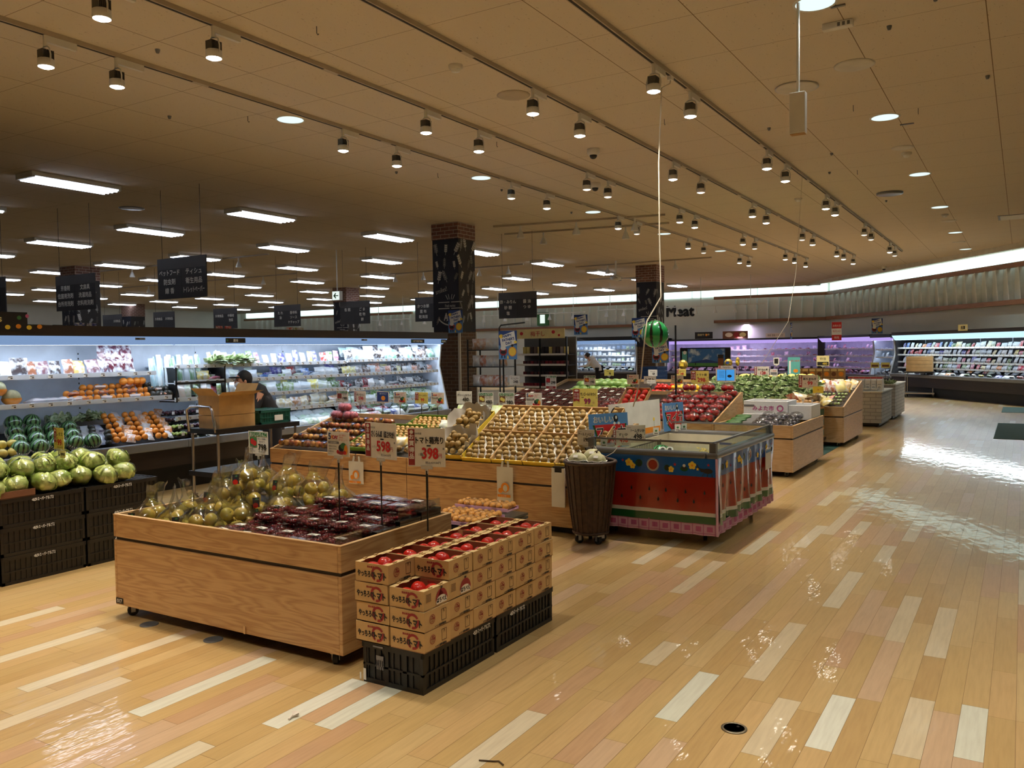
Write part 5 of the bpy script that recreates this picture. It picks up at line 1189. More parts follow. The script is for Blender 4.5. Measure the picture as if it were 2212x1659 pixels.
# shopping bags on hooks at the table front
def shop_bag(y, zt, w, h, lab, roll=False):
    o = thing('carrier_bag', lab, 'bag', (6.15, y, zt))
    mb = MB()
    if not roll:
        for s_ in (-1, 1):
            mb.add([(0, s_*w*.1, 0), (0, s_*w*.22, 0), (-.004, s_*w*.28, -.055), (-.004, s_*w*.14, -.055)], [(0,1,2,3)])
        mb.build('handle', M['white_ink'], o)
        mb = MB(); n = 6; v = []
        for s_ in (-1, 1):
            for j in range(n+1):
                for i in range(n+1):
                    u = -1+2*i/n; q = j/n; v.append((-.008+s_*.008*(1-u*u)*(.4+q), u*w/2*(1+.02*math.sin(7*q)), -.05-q*(h-.05)))
        N = (n+1)**2; mb.add(v, [(s_*N+j*(n+1)+i, s_*N+j*(n+1)+i+1, s_*N+(j+1)*(n+1)+i+1, s_*N+(j+1)*(n+1)+i) for s_ in (0, 1) for j in range(n) for i in range(n)], 0, True); mb.build('bag_body', M['white_ink'], o)
        mb = MB(); mb.M = face_m((-.026, 0, -.05-(h-.05)*.62)); mb.disc((.012, .01, .001), .042, 26, 0); mb.disc((-.036, -.018, .0008), .022, 18, 0); mb.disc((.014, .004, .0018), .022, 18, 1, .030); mb.box(-w*.4, -.075, .0002, w*.4, -.052, .001, 0)
        mb.text('レジ袋', 0, -.0635, .018, 1, wmax=w*.6, z=.002); mb.build('printed_emblem', [M['orange_ink'], M['white_ink']], o)
        mb = MB(); mb.tube([(0,0,.03), (-.012,0,.02), (-.02,0,.0), (-.012,0,-.02), (-.002,.0,-.012)], .0035, 6); mb.build('hook', M['black_metal'], o)
    else:
        mb.box(-.03, -w*.42, -.05, .0, w*.42, .0); mb.build('holder', M['black_plastic'], o)
        for s_ in (-1, 1):
            mb = MB(); mb.box(-.034, s_*w*.38-.014, -.06, -.002, s_*w*.38+.014, -.015); mb.build('handle_loop', M['white_ink'], o)
        mb = MB()
        for k_ in range(5): mb.box(-.036+k_*.006, -w/2+.002*k_, -h, -.033+k_*.006, w/2-.002*k_, -.05)
        mb.build('bag_stack', M['white_ink'], o)
shop_bag(5.555, .535, .19, .27, 'white carrier bag with an orange emblem hanging behind the cherry price card')
shop_bag(3.84, .585, .165, .35, 'white carrier bag with an orange emblem hanging below the kiwi trays')
shop_bag(3.30, .575, .125, .34, 'stack of plain white bags hanging from a black holder by the basket', True)

# ------------------------------------------------------------------ melon basket
o = thing('wicker_basket', 'brown round wicker basket on casters holding melons', 'basket', (6.02, 2.955, 0))
mb = MB(); n = 88; rings = 52; v = []; fs = []
for i in range(rings+1):
    q = i/rings; r0 = .135+.065*q**.8; z = .085+.555*q
    for j in range(n):
        a = 2*PI*j/n; r_ = r0 + .0045*math.cos(a*22)*(1 if i % 2 else -1); v.append((r_*math.cos(a), r_*math.sin(a), z))
for i in range(rings):
    for j in range(n): fs.append((i*n+j, i*n+(j+1) % n, (i+1)*n+(j+1) % n, (i+1)*n+j))
mb.add(v, fs, 0, True); mb.lathe([(0, .09), (.133, .09)], 24); mb.build('wicker_body', M['wicker'], o)
mb = MB()
for k_ in range(22):
    a = 2*PI*k_/22; mb.tube([((.139+.065*q**.8)*math.cos(a), (.139+.065*q**.8)*math.sin(a), .085+.555*q) for q in (0,.25,.5,.75,1)], .0045, 5)
mb.build('upright_cane', M['wicker'], o)
mb = MB(); mb.tube([(.202*math.cos(2*PI*k_/32), .202*math.sin(2*PI*k_/32), .65) for k_ in range(32)], .016, 8, closed=True); mb.build('rim', M['wicker'], o)
mb = MB(); mb.tube([(.139*math.cos(2*PI*k_/28), .139*math.sin(2*PI*k_/28), .088) for k_ in range(28)], .011, 8, closed=True); mb.build('foot_ring', M['wicker'], o)
mb = MB(); mb.lathe([(0, .52), (.185, .52)], 24); mb.build('false_floor', M['wicker'], o)
for a in (.5, 2.4, 4.2, 5.6): caster(o, .1*math.cos(a), .1*math.sin(a), .034, a)
for i, (dx, dy, net) in enumerate(((-.08, .07, True), (-.055, -.085, True), (.075, .015, False))):
    o = thing('melon', ['pale netted melon in a white foam net on the near left of the basket', 'pale melon in a loose white net on the right of the basket', 'pale melon at the back of the wicker basket'][i], 'melon', (6.02+dx, 2.955+dy, .655+.015*(i == 2)))
    mb = MB(); mb.sph((0,0,0), .078, .078, .074, 22, 14); mb.build('rind', M['melon'], o)
    mb = MB(); mb.cyl((0,0,.07), (0,0,.088), .007, n=7); mb.cyl((-.028,.0,.09), (.028,0,.09), .005, n=6); mb.build('stem', M['stem'], o)
    mb = MB(); mb.M = face_m((-.058, -.02 if i else -.01, .05), .2, -.75); mb.box(-.018, -.012, 0, .018, .012, .001); mb.build('sticker', M['paper'], o)
    if net:
        mb = MB()
        for k_ in range(22):
            a0 = 2*PI*k_/22
            for s_ in (-1, 1): mb.tube([((.081)*math.cos(ph)*math.cos(a0+s_*(ph+1.3)*.55), .081*math.cos(ph)*math.sin(a0+s_*(ph+1.3)*.55), .077*math.sin(ph)) for ph in [-1.2+1.35*q/7 for q in range(8)]], .0028, 4)
        mb.tube([(.083*math.cos(.15)*math.cos(2*PI*k_/24), .083*math.cos(.15)*math.sin(2*PI*k_/24), .013+.004*math.sin(k_*1.7)) for k_ in range(24)], .004, 5, closed=True)
        mb.build('foam_net', M['net_white'], o)

# ------------------------------------------------------------------ island freezer in its watermelon wrap
FX0, FX1, FY0, FY1 = 6.30, 8.02, 2.02, 3.10
o = thing('island_freezer', 'open island freezer wrapped in a watermelon print', 'freezer', (FX0, FY0, 0)); LX, LY = FX1-FX0, FY1-FY0
mb = MB(); mb.box(.04, .04, .13, LX-.04, LY-.04, .42); mb.build('tub', M['fz_in'], o)
for b_ in ((.04, .04, .42, LX-.04, .08, .70), (.04, LY-.08, .42, LX-.04, LY-.04, .70), (.04, .08, .42, .08, LY-.08, .70), (LX-.08, .08, .42, LX-.04, LY-.08, .70)):
    mb = MB(); mb.box(*b_); mb.build('inner_wall', M['fz_in'], o)
for b_ in ((-.02, -.02, .685, LX+.02, .07, .735), (-.02, LY-.07, .685, LX+.02, LY+.02, .735), (-.02, .07, .685, .07, LY-.07, .735), (LX-.07, .07, .685, LX+.02, LY-.07, .735)):
    mb = MB(); mb.box(*b_); mb.build('bumper_rim', M['gunmetal'], o, bevel=.016)
for x, y in ((.02, .02), (.02, LY-.02), (LX-.02, .02), (LX-.02, LY-.02)):
    mb = MB(); mb.box(x-.025, y-.025, .73, x+.025, y+.025, .81); mb.build('guard_post', M['gunmetal'], o)
for a, b_ in (((.02,.02), (.02,LY-.02)), ((.02,.02), (LX-.02,.02)), ((LX-.02,.02), (LX-.02,LY-.02))):
    mb = MB(); mb.box(min(a[0],b_[0])-.008, min(a[1],b_[1])-.008, .80, max(a[0],b_[0])+.008, max(a[1],b_[1])+.008, .816); mb.build('guard_rail', M['gunmetal'], o)
    mb = MB(); mb.box(min(a[0],b_[0])-.002, min(a[1],b_[1])-.002, .735, max(a[0],b_[0])+.002, max(a[1],b_[1])+.002, .80); mb.build('guard_glass', M['glass'], o)
for x, y in ((.2,.15), (.2,LY-.15), (LX-.2,.15), (LX-.2,LY-.15)): caster(o, x, y, .055, .4)
mb = MB(); mb.box(.08, LY-.085, .44, LX-.3, LY-.08, .66); mb.build('vent_grille', M['case_dark'], o)
for k_ in range(26):
    if k_ % 2 == 0: continue
mb = MB()
for k_ in range(30): mb.box(.12+k_*.04, LY-.09, .45, .135+k_*.04, LY-.084, .65)
mb.build('grille_bar', M['fz_in'], o)
mb = MB(); mb.M = face_m((LX-.081, .42, .62)); mb.box(-.06, -.01, 0, .06, .01, .004); mb.build('inner_handle', M['blue_ink'], o)
# printed wrap: two faces
def wrap_face(L_, fr, ripple, name):
    bands = ((.545, .69, 'fz_blue'), (.265, .545, 'fz_red'), (.235, .265, 'fz_white'), (.175, .235, 'fz_green'))
    root = None
    def pt(u, z, d=0.0): return tuple(fr @ Vector((u-L_/2, z, ripple*(math.sin(u*17+z*3)*.5+.5*math.sin(u*31+1))*(.72-z)*1.4 + d)))
    for z0, z1, m_ in bands:
        mb = MB(); n = 40; rows = max(2, int((z1-z0)/.04))
        v = [pt(L_*i/n, z0+(z1-z0)*j/rows) for j in range(rows+1) for i in range(n+1)]
        mb.add(v, [(j*(n+1)+i, j*(n+1)+i+1, (j+1)*(n+1)+i+1, (j+1)*(n+1)+i) for j in range(rows) for i in range(n)], 0, True); mb.build('printed_wrap_' + {'fz_blue': 'sky', 'fz_red': 'flesh', 'fz_white': 'rind', 'fz_green': 'skin'}[m_], M[m_], o)
    mats = ['ink', 'yellow_ink', 'fz_green', 'fz_red', 'white_ink', 'orange_ink', 'red_ink']; mb = MB()
    def P(u, z, pts, mi, d): mb.add([pt(u+a, z+b_, d) for a, b_ in pts], [tuple(range(len(pts)))], mi)
    def D(u, z, r_, mi, d, ry=None): P(u, z, [(r_*math.cos(2*PI*k_/18), (ry or r_)*math.sin(2*PI*k_/18)) for k_ in range(18)], mi, d)
    def flower(u, z, r_):
        for k_ in range(5): D(u+r_*.62*math.cos(k_*1.257+.3), z+r_*.62*math.sin(k_*1.257+.3), r_*.48, 1, .003)
        D(u, z, r_*.3, 5, .0035)
    def slice_(u, z, r_): D(u, z, r_, 4, .003); D(u, z, r_*.94, 0, .0033); D(u, z, r_*.86, 4, .0036); D(u, z, r_*.78, 3, .0039)
    def whole(u, z, r_):
        D(u, z, r_, 2, .003)
        for s_ in (-.5, 0, .5): P(u, z, [(r_*s_-.004, -r_*.8), (r_*s_+.004, -r_*.8), (r_*s_*.6+.004, r_*.8), (r_*s_*.6-.004, r_*.8)], 0, .0034)
    def star(u, z, r_, mi): P(u, z, [(r_*(1 if k_ % 2 == 0 else .42)*math.sin(k_*PI/5), r_*(1 if k_ % 2 == 0 else .42)*math.cos(k_*PI/5)) for k_ in range(10)], mi, .003)
    f = L_
    flower(.34*f, .625, .03); flower(.37*f, .60, .024); whole(.42*f, .625, .03); slice_(.53*f, .618, .052); whole(.64*f, .60, .024); flower(.67*f, .59, .024); star(.70*f, .63, .016, 6); D(.77*f, .60, .032, 2, .003, .02); D(.77*f, .605, .02, 0, .0034, .014); D(.77*f, .625, .012, 4, .0034)
    flower(.83*f, .63, .03); star(.87*f, .603, .015, 1); star(.29*f, .64, .014, 6); star(.95*f, .64, .014, 6); star(.2*f, .6, .014, 6); flower(.14*f, .62, .03); whole(.09*f, .61, .026)
    # black horned beetle
    u, z = .945*f, .592
    D(u, z, .04, 0, .003, .02); D(u-.045, z+.004, .018, 0, .0032, .014)
    P(u-.06, z+.008, [(0,0), (-.022,.014), (-.028,.04), (-.022,.042), (-.014,.02), (.008,.008)], 0, .0034)
    for k_ in range(3):
        for s_ in (-1,): P(u-.03+k_*.03, z-.012, [(0,0), (.004,0), (.012*(k_-1)-.002,-.034), (.012*(k_-1)-.008,-.034)], 0, .0034)
    for row, (zz, us) in enumerate(((.42, (.36,.5,.63,.78,.92)), (.345, (.28,.43,.57,.72,.84)), (.46, (.1,.2)), (.33, (.06,.16)))):
        for q in us: P(q*f, zz, [(0,.022), (.008,.0), (.007,-.01), (0,-.015), (-.007,-.01), (-.008,.0)], 0, .003)
    mb.build('print_motifs', [M[n_] for n_ in mats], o)
    # checked cloth below
    mb = MB(); n = 48; m_ = 4
    def ck(u, z): return tuple(fr @ Vector((u-L_/2, z, -.006+.012*math.sin(u*40)*(.2-z)*6)))
    v = [ck(L_*i/n, .085+.10*j/m_) for j in range(m_+1) for i in range(n+1)]
    mb.add(v, [(j*(n+1)+i, j*(n+1)+i+1, (j+1)*(n+1)+i+1, (j+1)*(n+1)+i) for j in range(m_) for i in range(n)], 0, True)
    for i in range(0, n, 4):
        a = L_*(i+.9)/n; b2 = L_*(i+2.9)/n
        vv = [tuple(Vector(ck(a+(b2-a)*q, z_)) + fr.to_3x3() @ Vector((0,0,.003))) for z_ in (.115,.155) for q in (0,.5,1)]; mb.add(vv, [(0,1,4,3), (1,2,5,4)], 1)
        a = L_*(i+3.6)/n; vv = [tuple(Vector(ck(a+.006*q, z_)) + fr.to_3x3() @ Vector((0,0,.003))) for z_ in (.085,.135,.185) for q in (0,1)]; mb.add(vv, [(0,1,3,2), (2,3,5,4)], 1)
    for zz in (.098, .17):
        vv = [tuple(Vector(ck(L_*i/24, z_)) + fr.to_3x3() @ Vector((0,0,.0032))) for z_ in (zz, zz+.004) for i in range(25)]; mb.add(vv, [(i, i+1, 26+i, 25+i) for i in range(24)], 1)
    mb.build('checked_cloth', [M['pink_check'], M['pink_dark']], o)
wrap_face(LY+.01, Matrix.Translation((-.012, LY/2, 0)) @ face_m((0,0,0)), .006, 'front')
wrap_face(LX+.01, Matrix.Translation((LX/2, -.014, 0)) @ face_m((0,0,0), PI/2), .05, 'side')
mb = MB(); mb.tube([(-.016, -.016, .69), (-.02, -.02, .5), (-.024, -.02, .3), (-.022, -.022, .09)], .011, 8); mb.build('cloth_corner_strip', M['pink_check'], o)
mb = MB(); mb.M = face_m((LX-.35, -.05, .56), PI/2); mb.box(-.09, -.12, 0, .09, .07, .002, 0); mb.box(-.08, .03, .002, .08, .055, .0028, 1); mb.build('notice_sheet', [M['paper'], M['sky_ink']], o)
# what is in the freezer
o = thing('inflatable_melon', 'green striped inflatable ball with white goggles lying in the freezer', 'inflatable', (6.86, 2.66, .60))
mb = MB(); mb.M = Matrix.Rotation(.9, 4, 'X'); mb.sph((0,0,0), .10, .12, .10, 22, 14); mb.build('ball_skin', M['beach_ball'], o)
mb = MB(); mb.M = face_m((-.06, -.05, .075), .3, -.7)
for s_ in (-1, 1): mb.ring((s_*.03, 0, .01), .016, .03, 18); mb.disc((s_*.03, 0, .008), .017, 14, 1)
mb.build('goggles', [M['white_ink'], M['ink']], o)
def lei(x, y, lab):
    o = thing('flower_garland', lab, 'garland', (x, y, .57)); mb = MB(); rr = random.Random(int(x*10))
    for k_ in range(26):
        a = k_*2.4; r_ = .02+.05*rr.random(); c = (r_*math.cos(a), r_*math.sin(a), .03+rr.random()*.08)
        for p_ in range(5): mb.M = Matrix.Translation(c) @ Matrix.Rotation(rr.uniform(-1,1), 4, 'X') @ Matrix.Rotation(p_*1.257, 4, 'Z'); mb.add([(0,0,0), (.012,.006,.004), (.022,0,.006), (.012,-.006,.004)], [(0,1,2,3)])
    mb.build('yellow_petals', M['yellow_ink'], o)
lei(7.0, 2.33, 'bright yellow flower garland standing in the freezer')
lei(7.55, 2.2, 'smaller yellow flower garland at the far end of the freezer')
for i in range(7):
    for j in range(5):
        x, y = 6.5+.2*i, 2.2+.17*j
        if (abs(x-6.86) < .12 and abs(y-2.66) < .14): continue
        pack(TR_[(i+j) % 3], (x+gr.uniform(-.02,.02), y, .43), (gr.uniform(-.1,.1), gr.uniform(-.1,.1), gr.uniform(0,.5)), gr.choice(((226,190,100), (232,206,150), (214,96,76), (220,214,180), (190,200,120))), 'cut_fruit_cup', 'clear pack of cut fruit lying in the watermelon print freezer', 'fruit pack', 'cut fruit packs in the freezer', (1,1,1.6))
# boards along the freezer's far long side (they face the aisle)
fyaw = PI/2
def suika(c, w, h, lab, yaw, flip=1):
    it = [('b', -1, -1, 1, 1, 'sky_ink'), ('p', [(-.82, .36), (.92, .36), (.92, -.35), (.6, -.98), (-.25, -1), (-.6, -.6)], 'fz_green'), ('p', [(-.72, .36), (.84, .36), (.84, -.35), (.5, -1), (-.15, -1), (-.52, -.55)], 'red_ink'), ('t', 'おいしい', -.25, .66, .2, 'white_ink', .5, .012), ('t', 'おいしい', -.25, .66, .19, 'ink', .48, .0),
          ('t', 'スイカ', .1, -.12, .44, 'white_ink', .78, .022), ('t', 'スイカ', .1, -.12, .43, 'ink', .76, .006), ('t', '出回り中', .45, -.76, .2, 'white_ink', .42, .008), ('d', .38, .68, .12, .22, 'ink'), ('d', .4, .74, .05, .1, 'white_ink'), ('d', .3, .40, .06, .08, 'white_ink'), ('d', .52, .4, .06, .08, 'white_ink'), ('b', .02, -.5, .05, -.4, 'orange_ink')]
    return card(lab, c, w, h, it, 'white_ink', yaw, None, 'board', 'display_board', -.08)
suika((6.63, 3.07, .84), .42, .30, 'blue and red watermelon board with black lettering nearest the basket', fyaw-.5)
suika((8.02, 3.0, .86), .36, .28, 'blue and red watermelon board at the far end of the freezer', fyaw-.25)
o = card('large blue sky board with an ice ring emblem on the freezer edge', (7.3, 3.10, .87), .98, .36, [('b', -1, -1, 1, 1, 'white_ink'), ('b', .2, -.95, .98, -.45, 'orange_ink'), ('r', -.72, .1, .70, .78, 'ink', 0, 2*PI), ('r', -.72, .1, .62, .69, 'white_ink', 0, 2*PI), ('t', '氷', -.72, .1, .62, 'white_ink', .2, .02), ('p', [(.2,-.45), (.3,.0), (.4,.5), (.5,.9), (.58,.9), (.5,.4), (.36,-.45)], 'white_ink'), ('d', -.42, -.36, .04, .11, 'yellow_ink'), ('d', -.42, -.36, .02, .05, 'brown_ink'), ('b', -.43, -.8, -.41, -.4, 'green_ink'), ('d', .72, -.05, .035, .1, 'yellow_ink'), ('b', .715, -.5, .725, -.1, 'green_ink')], 'white_ink', fyaw-.1, None, 'board', 'display_board', -.05)
mb = MB(); mb.M = Matrix.Translation((0, 0, .18)) @ face_m((0,0,0), fyaw-.1, -.05); mb.box(-.482, -.172, .0004, .482, .172, .0011); sp_ = mb.build('sky_picture', M['sky_print'], o)
card('white and red watermelon price card with 498 on the freezer edge', (6.70, 2.98, .775), .16, .14, price('すいか', '498'), 'paper_warm', .55)
card('white cream watermelon price card with 498 on the freezer edge', (6.82, 2.90, .80), .17, .155, price('クリームすいか', '498', 'ink', False), 'paper_warm', .5)
for i, (x, y) in enumerate(((6.42, 3.02), (7.55, 3.0), (7.95, 2.93), (8.05, 2.9))):
    card(f'small white tag with a green drawing, {ordn(i)} along the freezer edge', (x, y, .755), .055, .07, [('d', 0, .1, .4, .3, 'green_ink'), ('b', -.6, -.7, .6, -.5, 'ink')], 'paper', .5)
mb = MB(); mb.tube([(6.3,3.05,.74), (6.24,2.98,.69), (6.2,2.9,.67), (6.26,2.86,.70), (6.29,2.84,.735)], .003, 5); tag(mb.build('price_string', M['cord']), 'thin pale cord looped over the freezer rim above the melons', 'cord')
# ------------------------------------------------------------------ second island: tomatoes
T3 = (10.1, 11.38, 3.26, 6.74)
sloped_table('sloped oak table of tomato packs behind the freezer', *T3, .61, .935, .455, .06, joints=(5.0,), wd='oak')
display_table('flat oak display table of eggplants beside the tomato slope', 10.1, 11.85, 2.30, 3.245, .61, .455, .06, 'oak_pale')
def z3(x): return .575 + .254*(x-10.1)
TPK = MB()
for i, (a, b_, c_) in enumerate(((-.038,-.04,.04), (.04,-.036,.04), (-.036,.042,.04), (.042,.04,.042), (0,0,.085))): TPK.sph((a, b_, c_), .043, .043, .038, 12, 8)
TOMB = MB().sph((0,0,0), .043, .043, .037, 12, 8).mesh('tomato', M['tomato_dark'])
FB2 = MB().sph((0,0,.045), .098, .098, .07, 14, 8, fn=bumpy(5, .05)).mesh('clear_film', M['film'])
def tomato_bag(x, y, z, lab, grp):
    o = thing('tomato_bag', lab, 'tomato bag', (x, y, z), gr.uniform(-.3,.3), grp)
    for a, b_, c_ in ((-.038,-.042,.036), (.04,-.038,.036), (-.036,.044,.036), (.042,.042,.038)): place('tomato', TOMB, o, (a, b_, c_), (gr.uniform(-1,1), gr.uniform(-1,1), 0))
    place('clear_film', FB2, o)
for r_ in range(6):
    for j in range(5):
        x = 10.2+.2*r_; y = 3.38+.185*j+gr.uniform(-.015,.015)
        if r_ == 5 and j in (1, 3): continue
        tomato_bag(x, y, z3(x)+.03, f'bag of red tomatoes, {ordn(j)} from the aisle in {ordn(r_)} row up', 'tomato bags on the slope')
for j in range(3): tomato_bag(11.22, 3.42+.27*j, z3(11.22)+.1, f'clear bag of red tomatoes on top of the upper row, {ordn(j)} from the aisle end', 'tomato bags on the slope')
fr = slope_frame(10.2, 4.46, .66, .60); kraft_tray(fr, .52, .36, .07, 'steep cardboard tray of large tomatoes beside the tomato bags', inner='card')
BT = MB().sph((0,0,0), .046, .046, .04, 14, 9).mesh('tomato', M['tomato'])
for a in range(5):
    for b_ in range(3):
        tag(place('tomato', BT, None, fr @ Vector((.07+.098*a, -.11+.11*b_, .042)), (gr.uniform(-.5,.5), gr.uniform(-.5,.5), 0)), 'large red tomato in the steep cardboard tray', 'tomato', 'large tomatoes in the steep tray')
# red packs, black trays, dark red packs
MP = []
for s_ in range(2):
    mb = MB(); rr = random.Random(s_+60)
    for i in range(4):
        for j in range(5): mb.sph((-.045+.03*i, -.06+.03*j, .03+rr.uniform(-.004,.008)), .017, nu=7, nv=5)
    mb.box(-.062, -.082, 0, .062, .082, .022, 1); MP.append(mb.mesh('punnet', [M['cherry'], M['tray_black']]))
MPC = MB().box(-.064, -.084, .02, .064, .084, .052).mesh('lid', M['film']); MPL = MB().box(-.03, -.035, .0525, .03, .02, .0532).mesh('label', M['paper'])
def punnet(x, y, z, ang, lab, grp, i):
    o = thing('fruit_punnet', lab, 'fruit pack', (x, y, z), 0, grp, (0, -ang, 0)); place('punnet', MP[i % 2], o); place('lid', MPC, o)
    if i % 2: place('label', MPL, o)
A3 = math.atan(.254); n_ = 0
for r_ in range(8):
    for j in range(7):
        x = 10.2+.145*r_; y = 5.52+.178*j
        if y > 6.7: continue
        punnet(x, y, z3(x)+.03+.0*(r_ % 2), A3, f'dark red fruit pack behind the kiwi bags, {ordn(j)} in {ordn(r_)} row', 'dark red fruit packs on the far slope', n_); n_ += 1
for r_ in range(6):
    for j in range(3):
        x = 10.6+.14*r_; y = 4.95+.165*j
        punnet(x, y, z3(x)+.04, A3, f'shiny red pack near the sun gold card, {ordn(j)} in {ordn(r_)} row', 'red fruit packs beside the sun gold card', n_); n_ += 1
for i in range(7):
    x, y = 10.35+.17*(i // 2), 4.74+.13*(i % 2)
    tomato_bag(x, y, z3(x)+.05, f'clear bag of round red fruit left of the steep tomato tray, {ordn(i)} of seven', 'red fruit bags left of the steep tray')
for i, (x, y) in enumerate(((10.75, 5.44), (10.95, 5.30), (11.1, 5.46))):
    o = thing('sample_bin', f'black bin with a white card beside the dark red packs, {ordn(i)} from the front', 'bin', (x, y, z3(x)+.02))
    MB().box(-.09, -.09, 0, .09, .09, .05).build('tray', M['tray_black'], o); mb = MB(); mb.M = face_m((-.06, 0, .09), 0, -.5); mb.box(-.05, -.032, 0, .05, .032, .002); mb.build('card', M['paper'], o)
# flat end of the island: eggplants, cucumbers and white foam boxes
EGG = MB().sph((0,0,0), .08, .027, .027, 12, 8).mesh('eggplant', M['eggplant'])
for i in range(5):
    for j in range(3):
        x, y = 10.24+.16*i, 2.44+.17*j
        o = thing('eggplant_bag', f'bag of purple eggplants, {ordn(j)} across in {ordn(i)} row, flat oak table', 'eggplant bag', (x, y, .53+.025*i), gr.uniform(-.3,.3), 'eggplant bags')
        for k_ in range(3): place('eggplant', EGG, o, (0, -.05+.05*k_, .03), (0, 0, gr.uniform(-.3,.3)))
        place('clear_film', FILMB, o, (0,0,-.02), (0,0,0), (1.05, 1.05, .8))
for i in range(8):
    o = thing('cucumber_pack', f'dark green cucumber pack, {ordn(i)} in the black tray beside the tomato bags', 'cucumber pack', (10.22+.1*i, 3.1+.02*(i % 2), .56+.01*i), gr.uniform(-.1,.1), 'cucumber packs')
    for k_ in range(3): mb = MB(); mb.sph((0, 0, .02), .018, .1, .018, 8, 8); mb.M = None; p = mb.build('cucumber', M['leaf'], o, (-.035+.035*k_, 0, 0))
mb = MB(); mb.box(10.15, 2.98, .50, 11.0, 3.22, .555); tag(mb.build('black_tray', M['tray_black']), 'black tray under the cucumber packs', 'tray')
def foam_box(x0, y0, z0, lx, ly, h, lab, prt=None):
    o = thing('foam_box', lab, 'foam box', (x0, y0, z0)); t = .025
    for b_ in ((0,0,0,lx,ly,.02), (0,0,.02,t,ly,h), (lx-t,0,.02,lx,ly,h), (t,0,.02,lx-t,t,h), (t,ly-t,.02,lx-t,ly,h)):
        mb = MB(); mb.box(*b_); mb.build('foam_wall' if b_[5] > .02 else 'foam_floor', M['foam'], o, bevel=.004)
    if prt:
        mb = MB(); mb.M = face_m((-.001, ly*.55, h*.45)); mb.text(prt, 0, 0, h*.42, 0, wmax=ly*.6, z=.001, bold=.002); mb.ring((ly*.38, 0, .001), h*.16, h*.26, 18, 0); mb.box(ly*-.44, h*.1, 0, -ly*.2, h*.26, .001, 1); mb.build('pink_lettering', [M['pink_dark'], M['grey_ink']], o)
foam_box(11.2, 2.62, .66, .5, .58, .17, 'white foam box with pink lettering, the higher one behind the eggplants', 'みよた市')
foam_box(11.25, 2.33, .59, .55, .46, .19, 'white foam box, the lower one at the aisle corner of the flat table')
mb = MB(); mb.box(11.15, 2.6, .5, 11.8, 3.2, .66); tag(mb.build('support_block', M['foam']), 'white block under the lettered foam box', 'block')
for i in range(2):
    mb = MB(); mb.M = face_m((11.72, 2.42+.12*i, .80)); mb.ring((0, .02, 0), .008, .016, 10); mb.box(-.005, -.03, 0, .005, .01, .003); tag(mb.build('card_clip', M['plug']), ['small clear clip on the lower foam box, the outer one', 'small clear clip on the lower foam box, the inner one'][i], 'clip')

# ------------------------------------------------------------------ third island: cabbages, peppers, greens
T4 = (13.55, 15.3, 2.33, 8.0)
sloped_table('sloped oak table of cabbages, peppers and greens', *T4, .61, .95, .455, .06, wd='oak_pale')
def z4(x): return .58 + .19*(x-13.55)
CB = [MB().sph((0,0,.075), .1, .095, .075, 16, 10, fn=bumpy(90+s_, .04)).mesh('cabbage', M['cabbage']) for s_ in range(2)]
for i in range(7):
    for j in range(4):
        x, y = 13.75+.2*(j), 6.2+.15*i
        tag(place('cabbage', CB[(i+j) % 2], None, (x+gr.uniform(-.02,.02), y, z4(x)+.07+.05*(j > 1)), (gr.uniform(-.5,.5), gr.uniform(-.5,.5), gr.uniform(0,6))), 'round green cabbage on the far sloped table beside the lit dairy case', 'cabbage', 'cabbages on the far table')
PP = MB().sph((0,0,.04), .042, .042, .046, 12, 9, fn=lambda x, y, z: 1+.09*math.cos(4*math.atan2(y, x))).mesh('pepper', M['pepper_yellow']); PR = PP.copy(); PR.materials.clear(); PR.materials.append(M['pepper_red'])
for i in range(10):
    for j in range(5):
        x, y = 13.72+.16*j, 4.86+.088*i
        red = i >= 6
        tag(place('pepper', PR if red else PP, None, (x+gr.uniform(-.015,.015), y, z4(x)+.06+.04*(j > 2)), (gr.uniform(-.6,.6), gr.uniform(-.6,.6), 0)), ('red' if red else 'yellow') + ' bell pepper on the far sloped table behind the tomatoes', 'bell pepper', ('red' if red else 'yellow') + ' peppers on the far table')
LB = []
for s_ in range(3):
    mb = MB(); rr = random.Random(s_+200)
    for k_ in range(13):
        a = rr.uniform(-.9,.9); b_ = rr.uniform(-.7,.7); l = rr.uniform(.16,.26); w = rr.uniform(.025,.05); o_ = (rr.uniform(-.04,.04), rr.uniform(-.05,.05), 0)
        pts = []
        for q in range(5):
            f = q/4; wd = w*(.25+1.1*math.sin(PI*min(1, f*.85+.1))); cx_ = o_[0]+math.sin(b_)*l*f-.06*f*f; cy2 = o_[1]+math.sin(a)*l*f; cz = .02+l*f*math.cos(a)*.8-.05*f*f
            pts += [(cx_, cy2-wd, cz), (cx_-.012, cy2, cz+.014), (cx_, cy2+wd, cz)]
        mb.add(pts, [(q*3+i, q*3+i+1, q*3+i+4, q*3+i+3) for q in range(4) for i in range(2)], 0, True)
    LB.append(mb.mesh('leafy_greens', M['leaf_pale']))
for i in range(11):
    for j in range(5):
        x, y = 13.62+.24*j, 2.95+.17*i
        if y > 4.78: continue
        tag(place('leafy_greens', LB[(i*2+j) % 3], None, (x, y, z4(x)+.02+.03*j), (gr.uniform(-.3,.3), -.25, gr.uniform(-.4,.4))), 'bundle of pale leafy greens on the far sloped table behind the foam boxes', 'leafy greens', 'leafy greens on the far table')
for i in range(8):
    x = 14.9; y = 3.1+.16*i
    tag(place('banana_squash', CB[0], None, (x, y, z4(x)+.15), (0, 0, gr.uniform(0,3)), (.7, 1.2, .6)), 'pale yellow squash along the top of the far greens', 'squash', 'squashes on the far table').data = MB().sph((0,0,.075), .1, .095, .075, 12, 8).mesh('squash', M['banana']) if i == 0 else bpy.data.meshes['squash']
